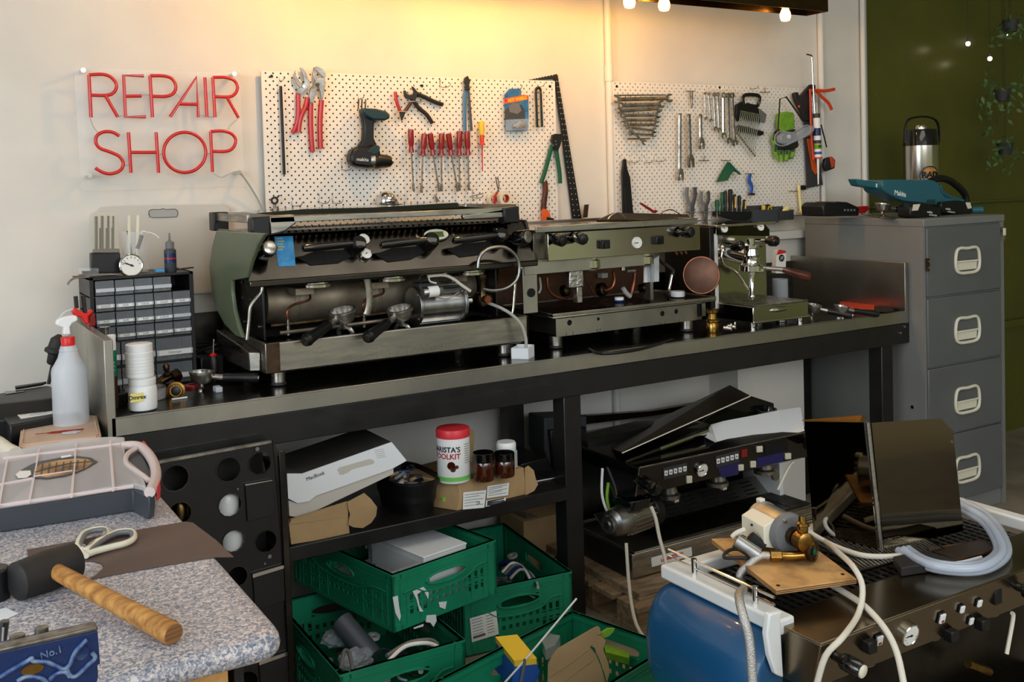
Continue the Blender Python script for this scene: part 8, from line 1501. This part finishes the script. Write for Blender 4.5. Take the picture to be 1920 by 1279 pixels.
pf = py(*ZC([(1330, 262)])[0], 3.1); portafilter('dark handled portafilter lying on the black tray above the white foam sheet', pf, 188, 3, 1.2, hl=0.10, spout=False)
lo([(1150, 200), (1238, 180), (1370, 222), (1372, 262), (1290, 290), (1100, 330), (1040, 350), (960, 330)], 3.12, (0, 0.12, 0), 'black_tray', 'black_gloss', 'black tray holding the dark handled portafilter under the bench', 'tray', bev=0.003)
lo([(355, 430), (700, 345), (960, 330), (1110, 420), (980, 480), (800, 505), (560, 555), (430, 520), (355, 500)], 3.10, (0, 0.1, 0), 'metal_sheet', 'black_metal', 'flat dark metal sheet between the bronze panel and the black machine', 'sheet')
lo([(352, 290), (700, 265), (1000, 215), (1000, 240), (700, 292), (352, 335)], 3.40, (0, 0.03, 0), 'steel_rail', 'bronze', 'long dull bronze strip against the wall behind the bench leg', 'strip')
rb_ = thing('grey_machine_end', 'dark grey machine end behind the middle bench legs', 'machine', py(*ZC([(180, 500)])[0], 3.35)); G().prism([py(x, y, 3.30) for x, y in ZC([(118, 300), (350, 290), (352, 480), (240, 500), (175, 620), (120, 480)])], (0, 0.12, 0)).obj('end_casting', 'dark_grey', rb_, bev=0.006); G().prism([py(x, y, 3.28) for x, y in ZC([(150, 370), (350, 350), (350, 560), (170, 580)])], (0, 0.03, 0)).obj('lower_cover', 'black_metal', rb_, bev=0.005)
lo([(360, 490), (410, 500), (410, 545), (358, 530)], 3.15, (0, 0.01, 0), 'red_badge', 'dark_red', 'small red badge glimpsed right of the middle bench leg', 'badge')
lo([(1328, 30), (1400, 28), (1396, 98), (1335, 96)], YW-0.05, (0, 0.05, 0), 'pipe_stub', 'white_trim', 'short white capped pipe stub under the bench near the wall', 'pipe', bev=0.004)
tag(G().tube([py(*ZC([v])[0], YW-0.03) for v in ((1455, 140), (1425, 200), (1400, 250))], 0.006, 6, sm=1).obj('black_hose', 'black_rubber', None), 'thin black hose hanging by the wall pier under the bench', 'hose')
lo([(1580, 50), (1660, 15), (1670, -30), (1450, 0), (1452, 20), (1500, 40)], 2.99, (0, 0.01, 0), 'sagging_sheet', 'black_metal', 'sagging dark strip under the bench beam at the right', 'sheet') if False else None

# blue sided machine, front right
HZ = 0.60
m5 = thing('espresso_machine', 'steel espresso machine with a bulging blue side and white trim in the right foreground', 'espresso machine', (1.95, 1.6, 0.0))
HX0, HX1, HY0, HY1 = 1.545, 2.52, 1.400, 1.885
def h5(x, y, z=HZ): return pz(x, y, z)
G().prism([(HX0, HY0, HZ-0.004), (HX0, HY0+0.025, HZ-0.105), (HX0, HY0+0.12, HZ-0.115), (HX0, HY0+0.12, HZ-0.004)], (HX1-HX0, 0, 0)).obj('front_panel', 'steel_brown' if 'steel_brown' in MT else mat('steel_brown', (140, 128, 108), 0.24, 1.0, rvar=0.06, scale=4), m5, bev=0.002)
G().box((HX0, HY0, HZ-0.004), (HX1, HY0+0.145, HZ)).obj('top_panel', 'steel_brown', m5, bev=0.002)
G().box((HX0+0.02, HY0+0.145, HZ-0.03), (HX1-0.02, HY1-0.03, HZ-0.026)).obj('cup_tray_floor', 'black_metal', m5)
g = G()
for k in range(38): g.box((HX0+0.03+k*0.024, HY0+0.15, HZ-0.026), (HX0+0.03+k*0.024+0.012, HY1-0.05, HZ-0.020))
for j in range(12): g.box((HX0+0.03, HY0+0.155+j*0.023, HZ-0.027), (HX1-0.03, HY0+0.160+j*0.023, HZ-0.021))
g.obj('cup_grid', 'black_metal', m5, kind='stuff')
G().box((HX0+0.01, HY0+0.12, 0.20), (HX1-0.01, HY1-0.02, HZ-0.032)).obj('inner_body', 'steel_dark', m5)
G().box((HX0+0.06, HY0-0.02, 0.16), (HX1-0.02, HY1, 0.24)).obj('lower_tray', 'steel_dark', m5, bev=0.004); 
for x in (HX0+0.1, HX1-0.1):
    for y in (HY0+0.04, HY1-0.06): G().cyl((x, y, 0), (x, y, 0.16), 0.03).obj('stand_leg', 'black_metal', m5)
# blue side cover: bulged section extruded in Y
sec = [(0.012, HZ-0.022), (-0.02, HZ-0.026), (-0.055, HZ-0.045), (-0.080, HZ-0.085), (-0.092, HZ-0.14), (-0.088, HZ-0.20), (-0.07, HZ-0.25), (-0.03, HZ-0.30), (0.012, HZ-0.32)]
def ring5(y, s, inset): return [V((HX0+ (x-0.012)*s+0.012, y, HZ-0.16+(z-HZ+0.16)*(1-inset))) for x, z in sec]
G().loft([ring5(HY1+0.004, 0.55, 0.14), ring5(HY1-0.015, 0.82, 0.05), ring5(HY1-0.05, 0.97, 0.0), ring5(HY0+0.20, 1.0, 0.0), ring5(HY0+0.165, 0.97, 0.0), ring5(HY0+0.115, 0.74, 0.05)]).obj('side_cover', 'blue_paint', m5, bev=0.003, seg=2, ang=50)
# white trim
G().box((HX0-0.014, HY0+0.10, HZ-0.020), (HX0+0.034, HY1, HZ+0.014)).obj('side_trim', 'white_enamel', m5, bev=0.006, seg=3)
G().box((HX0-0.012, HY1-0.045, HZ-0.020), (HX1, HY1-0.001, HZ+0.012)).obj('rear_trim', 'white_enamel', m5, bev=0.006, seg=3)
G().box((HX1-0.01, HY0+0.02, HZ-0.020), (HX1+0.03, HY1+0.02, HZ+0.014)).obj('side_trim', 'white_enamel', m5, bev=0.006, seg=3)
hp = [py(x, y, HY0+0.094) for x, y in ((1443, 1152), (1468, 1146), (1464, 1163), (1470, 1272), (1456, 1266), (1444, 1232), (1438, 1190))]
G().prism(hp, (0, 0.016, 0)).obj('front_trim', 'white_enamel', m5, bev=0.004, seg=3)
# rails
def rail(x, y0_, y1_, posts):
    for z in (0.030, 0.046): G().tube([V((x, y0_, HZ+z)), V((x, y1_, HZ+z))], 0.0032, 8, sm=1).obj('rail_bar', 'chrome', m5)
    for y in posts: G().cyl((x, y, HZ+0.01), (x, y, HZ+0.052), 0.0065, n=16).obj('rail_post', 'chrome', m5)
rail(HX0+0.010, HY0+0.135, HY1-0.005, (pz(1417, 1133, HZ+0.012).y, pz(1309, 1077, HZ+0.012).y))
for z in (0.030, 0.044): G().tube([V((HX0+0.20, HY1-0.02, HZ+z)), V((HX1, HY1-0.02, HZ+z))], 0.003, 8, sm=1).obj('rail_bar', 'chrome', m5)
for x in (1.95, 2.30): G().cyl((x, HY1-0.02, HZ+0.01), (x, HY1-0.02, HZ+0.05), 0.006, n=14).obj('rail_post', 'chrome', m5)
# panel fittings
n5 = V((0, -0.101, -0.025)).normalized()
def o5(x, y, d=0.0): o0 = V((HX0, HY0, HZ-0.004)); r = ray(x, y); return EYE+r*((o0-EYE).dot(n5)/r.dot(n5))+n5*d
def ZD(L): return [(1440+x/4, 1020+y/4) for x, y in L]
def sw5(x, y, w_, h_, red=False, base=True):
    c = o5(*ZD([(x, y)])[0]); fr_ = frame(c, (1, 0, 0), n5.cross(V((1, 0, 0))) if n5.cross(V((1, 0, 0))).z > 0 else -n5.cross(V((1, 0, 0)))); s_ = 1 if fr_.to_3x3().col[2].dot(n5) > 0 else -1
    W = w_/4/1190; H = h_/4/1190
    o = G(fr_).box((-W*1.15, -H*1.15, 0), (W*1.15, H*1.15, s_*0.004)).obj('switch_bezel', 'black_plastic', m5, bev=0.001); G(fr_).box((-W*0.9, -H*0.95, s_*0.004), (W*0.9, H*0.95, s_*0.009)).obj('switch_key', 'white_plastic', o, bev=0.001)
    if red: G(fr_).box((-W*0.5, -H*0.75, s_*0.009), (W*0.5, -H*0.25, s_*0.0095)).obj('red_window', 'dark_red', o)
sw5(818, 712, 46, 52, True); sw5(1290, 548, 42, 54, True); sw5(1440, 480, 32, 40); sw5(1570, 435, 34, 40); sw5(1508, 568, 32, 40)
c = o5(*ZD([(1043, 668)])[0]); gauge(None, c, n5, 0.0265, m5, dep=0.010, hands=((90, 0.7), (84, 0.5)))
q = o5(*ZD([(500, 840)])[0]); knob(q, q+V((0.16, -0.95, -0.16)).normalized()*0.062, 0.017, m5, cap='cream'); q = o5(*ZD([(1870, 320)])[0]); knob(q, q+V((0.1, -0.95, -0.1)).normalized()*0.055, 0.018, m5, cap='black_gloss')
c = o5(*ZD([(1715, 395)])[0]); G().box(c+V((-0.013, -0.006, -0.017)), c+V((0.013, 0.004, 0.017))).obj('black_switch', 'black_plastic', m5, bev=0.002)
for x, y in ((735, 750), (1350, 670), (1580, 585)): c = o5(*ZD([(x, y)])[0]); G().box(c+V((-0.013, -0.020, -0.014)), c+V((0.013, 0.004, 0.012))).obj('valve_block', 'black_plastic', m5, bev=0.003)
for x, y in ((690, 930), (1180, 770), (1620, 620)): c = py(*ZD([(x, y)])[0], HY0+0.10); G().lathe([(0.032, 0.02), (0.036, 0.0), (0.034, -0.012)], (c.x, HY0+0.10, HZ-0.125)).obj('group_head', 'chrome_used', m5)
G().tube([py(*ZD([v])[0], HY0+0.03) for v in ((1830, 520), (1838, 560), (1790, 825))], 0.005, 8).obj('steam_wand', 'cream', m5)
G().tube([py(*ZD([v])[0], HY0+0.05) for v in ((1500, 900), (1580, 930), (1660, 960))], 0.010, 8).obj('brass_fitting', 'brass', m5)
# plywood with the white capped motor
BT = HZ+0.052
bq = [pz(x, y, BT) for x, y in ((1334, 1010), (1455, 1106), (1606, 1085), (1495, 1003))]
bd = thing('plywood_board', 'worn plywood board carrying the motor on top of the blue sided machine', 'board', sum(bq, V())/4)
G().prism([v-V((0, 0, 0.0115)) for v in bq], (0, 0, 0.0115)).obj('board', 'plywood', bd, bev=0.001)
for k in range(2):
    zz = BT-0.0045-k*0.004; G().prism([V((v.x, v.y, zz)) + (V((v.x, v.y, 0))-V((bd['_w'][0], bd['_w'][1], 0))).normalized()*0.0012 for v in bq], (0, 0, 0.0015)).obj('ply_layer', 'rusty_wood' if 'rusty_wood' in MT else mat('rusty_wood', (96, 62, 36), 0.7), bd)
for x, y in ((1459, 1098), (1580, 1077)): c = pz(x, y, BT+0.0004); G().cyl(c, c+V((0, 0, 0.0006)), 0.0045, n=12).obj('screw_hole', 'dark_void', bd)
def ZE(L): return [(1280+x/4.264, 880+y/4.264) for x, y in L]
mp = pz(*ZE([(760, 690)])[0], BT); mo = thing('pump_motor', 'grey electric motor with a white terminal box and brass pump on the plywood board', 'motor', mp)
MP = mp+V((0, 0, 0.04))
def ze(x, y, P=None): return pd(*ZE([(x, y)])[0], P or MP)
ax = V((-0.2, -1, 0)).normalized(); f0 = ze(855, 500)+V((0.0, 0.0, 0.0)); R5 = 0.044
f0.z = BT+R5+0.006
b0 = f0-ax*0.115
G().cyl(f0, b0, R5, n=36).obj('motor_body', 'alu', mo); G().lathe([(R5*0.7, 0.012), (R5*1.0, 0.010), (R5*1.1, 0.0), (R5*1.1, -0.012), (R5, -0.014)], f0, ax, 36).obj('front_flange', 'mid_grey', mo); G().lathe([(R5*1.04, -0.01), (R5*1.04, 0.0), (R5*0.6, 0.006)], b0, -ax, 36).obj('rear_flange', 'alu', mo)
for an in (30, 150, 210, 330): e = MX.Rotation(math.radians(an), 3, ax) @ V((0, 0, 1)); G().cyl(f0+e*R5*0.95+ax*0.002, f0+e*R5*0.95+ax*0.016, 0.004, n=8).obj('bolt', 'chrome_used', mo)
sx_ = ax.cross(V((0, 0, 1))); side = -sx_ if sx_.x > 0 else sx_
wb_ = G().prism([f0+side*0.030+V((0, 0, 0.036))-ax*0.012, f0+side*0.062+V((0, 0, 0.022))-ax*0.012, f0+side*0.062+V((0, 0, -0.026))-ax*0.012, f0+side*0.034+V((0, 0, -0.034))-ax*0.012], -ax*0.095).obj('terminal_box', 'cream', mo, bev=0.002)
c = f0+side*0.0635+V((0, 0, 0.012))-ax*0.06; G().cyl(c-side*0.003, c+side*0.002, 0.003, n=8).obj('screw', 'black_metal', wb_)
c = b0+V((0, 0, R5+0.002)); G().box(c+V((-0.008, -0.006, -0.004)), c+V((0.008, 0.010, 0.006))).obj('rear_lug', 'cream', mo, bev=0.002)
G().tube([f0+ax*0.012, f0+ax*0.03], 0.022, 14, sm=1).obj('pump_coupling', 'brass_dark', mo); pc_ = f0+ax*0.050; G().lathe([(0.014, -0.018), (0.022, -0.014), (0.022, 0.014), (0.014, 0.018)], pc_, ax, 24).obj('pump_body', 'brass', mo); G().lathe([(0.008, 0), (0.013, 0.006), (0.013, 0.016), (0.016, 0.018), (0.016, 0.024), (0.009, 0.028), (0.009, 0.040)], pc_+V((0, 0, 0.016)), (0.1, 0.1, 1), 16).obj('relief_valve', 'brass', mo)
c = ze(1030, 650, pc_-V((0, 0, 0.0))); c.z = BT+0.026; G().lathe([(0.010, -0.03), (0.018, -0.02), (0.022, -0.004), (0.0235, 0.0), (0.0235, 0.006), (0.019, 0.008), (0.017, 0.005), (0.006, 0.005)], c, (0.25, -1, 0.05), 28).obj('round_filter', 'brass_dark', mo); G().lathe([(0.007, 0), (0.007, 0.003)], c+V((0.0015, -0.006, 0)), (0.25, -1, 0.05), 12).obj('filter_centre', 'green_handle', mo); G().tube([c+V((0, 0.02, 0)), pc_+V((0.01, 0, -0.005))], 0.014, 12, sm=1).obj('brass_elbow', 'brass_dark', mo)
j0 = ze(890, 705, c); j0.z = BT+0.016; j1 = ze(690, 720, c); j1.z = BT+0.018; j2 = ze(620, 735, c); j2.z = BT+0.018
G().tube([c+V((-0.01, 0.005, -0.008)), j0, j0.lerp(j1, 0.5)], 0.011, 10, sm=1).obj('brass_pipe', 'brass', mo); G().lathe([(0.011, 0), (0.0135, 0.002), (0.0135, (j1-j0).length*0.45), (0.011, (j1-j0).length*0.48)], j0.lerp(j1, 0.5), j1-j0, 6).obj('hex_nut', 'brass', mo)
G().tube([j1, j2, ze(520, 770, j2), ze(455, 850, j2), ze(445, 920, j2)+V((0, -0.02, 0)), py(*ZE([(450, 1000)])[0], 1.43), py(1392, 1150, 1.37), py(1405, 1200, 1.35), py(1412, 1290, 1.34)], 0.0088, 12).obj('braided_hose', 'braid', mo)
G().cyl(ze(500, 600, j2)+V((0, 0.03, 0.0)), ze(630, 700, j2)+V((0, 0.01, 0.0)), 0.017, n=20).obj('condenser', 'alu', mo); G().tube([ze(540, 540)+V((0, 0, 0)), ze(600, 590), ze(640, 625)], 0.014, 8).obj('rubber_mount', 'black_rubber', mo)
rc = ze(425, 605, j2+V((0, 0.03, 0))); rc.z = BT+0.012; G().tube([rc+V((0.028*math.cos(k*math.pi/6), 0.028*math.sin(k*math.pi/6), 0.004*math.sin(k))) for k in range(12)], 0.0042, 8, closed=True).obj('black_cable_loop', 'black_rubber', mo)
G().tube([ze(500, 480), ze(430, 510), ze(395, 545)], 0.006, 8).obj('cream_cable', 'cable_cream', mo)
# bent mirror panel
mb = [pz(x, y, HZ+0.004) for x, y in ((1526, 1000), (1646, 1032), (1658, 1030), (1806, 996))]
mpn = thing('mirror_panel', 'large bent sheet of dark polished steel standing on the blue sided machine', 'panel', mb[1])
tops = [pd(x, y, p) for (x, y), p in zip(((1509, 790), (1620, 792), (1634, 793), (1764, 785)), mb)]
G().quad(mb[0], mb[1], tops[1], tops[0], t=0.002).obj('left_face', 'dark_mirror' if 'dark_mirror' in MT else mat('dark_mirror', (92, 82, 66), 0.05, 1.0), mpn)
c_ = [pd(x, y, p) for (x, y), p in zip(((1787, 808), (1806, 996)), (mb[3], mb[3]))]
G().prism([mb[2], mb[3], c_[0], tops[3], tops[2]], (0.0, 0.002, 0)).obj('right_face', 'dark_mirror', mpn)
G().loft([[mb[1]+V((0.006*math.sin(a)-0.0, -0.006*math.cos(a), 0))+(mb[2]-mb[1])*0.5 for a in [k*math.pi/8 for k in range(16)]], [tops[1]+V((0.006*math.sin(a), -0.006*math.cos(a), 0))+(tops[2]-tops[1])*0.5 for a in [k*math.pi/8 for k in range(16)]]]).obj('rounded_bend', 'steel', mpn)
G().prism([tops[0], tops[1], pd(1624, 781, tops[1]), pd(1560, 786, tops[0])], (0, 0.012, 0.001)).obj('top_flange', 'bronze', mpn); c = pd(1783, 828, mb[3])+V((0, -0.002, 0)); G().cyl(c, c+V((0, -0.002, 0)), 0.004, n=12).obj('small_screw', 'chrome', mpn)
# hose coil and cables on top
def coil(L, zs, r, m, name, label, cat, n=12, **k): return tag(G().tube([pz(x, y, z) for (x, y), z in zip(L, zs)], r, n, **k).obj(name, m, None), label, cat)
OUT = [(690, 985), (800, 1060), (950, 1105), (1150, 1118), (1290, 1085), (1380, 1000), (1345, 880), (1250, 760), (1090, 672)]
for k, (s_, dz, lab) in enumerate(((0.0, 0.0, 'outer loop of the clear blue tinted hose coil at the right'), (0.10, 0.014, 'middle loop of the clear hose coil'), (0.19, 0.004, 'inner loop of the clear hose coil'))):
    L = [(1480+(x+(1020-x)*s_)/3.366, 740+(y+(930-y)*s_)/3.366) for x, y in OUT]; zs = [HZ+0.014+dz+0.012*max(0, (i-5))*0.6 for i in range(len(L))]
    coil(L, zs, 0.0098, 'clear_tube', 'clear_hose', lab, 'hose')
    for (x, y), z in list(zip(L, zs))[1:4]: pass
tag(G().tube([pz(x, y, HZ+0.02) for x, y in ((1700, 1043), (1740, 1052), (1790, 1056), (1840, 1045))], 0.004, 6).obj('printed_hose_core', 'milky', None), 'milky inner hose inside the coil at the right', 'hose')
coil([(1520, 1000), (1560, 1022), (1610, 1040), (1650, 1044), (1690, 1042)], [HZ+0.035, HZ+0.02, HZ+0.015, HZ+0.012, HZ+0.012], 0.0066, 'cable_cream', 'cream_cable', 'cream cable running right from the motor under the mirror panel', 'cable')
coil([(1548, 1016), (1572, 1036), (1600, 1063), (1617, 1100), (1610, 1150), (1580, 1195), (1548, 1230), (1530, 1290)], [HZ+0.03, HZ+0.06, HZ+0.075, HZ+0.05, HZ+0.01, HZ+0.012, HZ-0.02, HZ-0.09], 0.0064, 'cable_cream', 'cream_cable', 'cream cable curving over the plywood corner and down the front panel', 'cable')
coil([(1560, 1098), (1590, 1115), (1625, 1140), (1660, 1180), (1682, 1225), (1696, 1290)], [HZ+0.01, HZ+0.012, HZ+0.012, HZ-0.005, HZ-0.04, HZ-0.09], 0.0068, 'cable_cream', 'cream_cable', 'cream cable from under the plywood down past the pressure gauge', 'cable')
coil([(1690, 1012), (1640, 990), (1600, 974), (1570, 968), (1548, 974), (1552, 992), (1575, 1006), (1640, 1012)], [HZ+0.01, HZ+0.02, HZ+0.05, HZ+0.06, HZ+0.05, HZ+0.03, HZ+0.01, HZ+0.01], 0.0055, 'hose_grey', 'grey_cable', 'grey looped cable in front of the mirror panel', 'cable')
t = thing('slotted_grate', 'slotted steel drip grate lying between the plywood and the mirror panel', 'grate', pz(1620, 1050, HZ)); ga, gb_, gc_, gd = [pz(x, y, HZ+0.006) for x, y in ((1520, 1010), (1610, 1072), (1770, 1030), (1690, 985))]
for k in range(26): f = (k+0.5)/26; G().tube([ga.lerp(gd, f), gb_.lerp(gc_, f)], 0.0022, 5, sm=1).obj('slat', 'chrome_used', t)
G().tube([ga, gb_, gc_, gd], 0.004, 6, closed=True, sm=1).obj('rim_bar', 'steel_dark', t)
t = thing('black_tray', 'shallow dark tray in front of the white rail behind the hose coil', 'tray', pz(1790, 1020, HZ)); q = [pz(x, y, HZ+0.004) for x, y in ((1740, 1032), (1838, 1015), (1880, 1028), (1790, 1052))]; G().prism(q, (0, 0, 0.003)).obj('tray_floor', 'dark_brown' if 'dark_brown' in MT else mat('dark_brown', (52, 42, 36), 0.4), t); G().tube(q, 0.005, 6, closed=True, sm=1).obj('tray_rim', 'rusty', t)
tag(G().prism([pz(x, y, HZ+0.001) for x, y in ((1674, 1060), (1735, 1048), (1792, 1066), (1690, 1082))], (0, 0, 0.022)).obj('foam_block', 'black_rubber', None, bev=0.003), 'small black foam block under the clear hose coil', 'block')
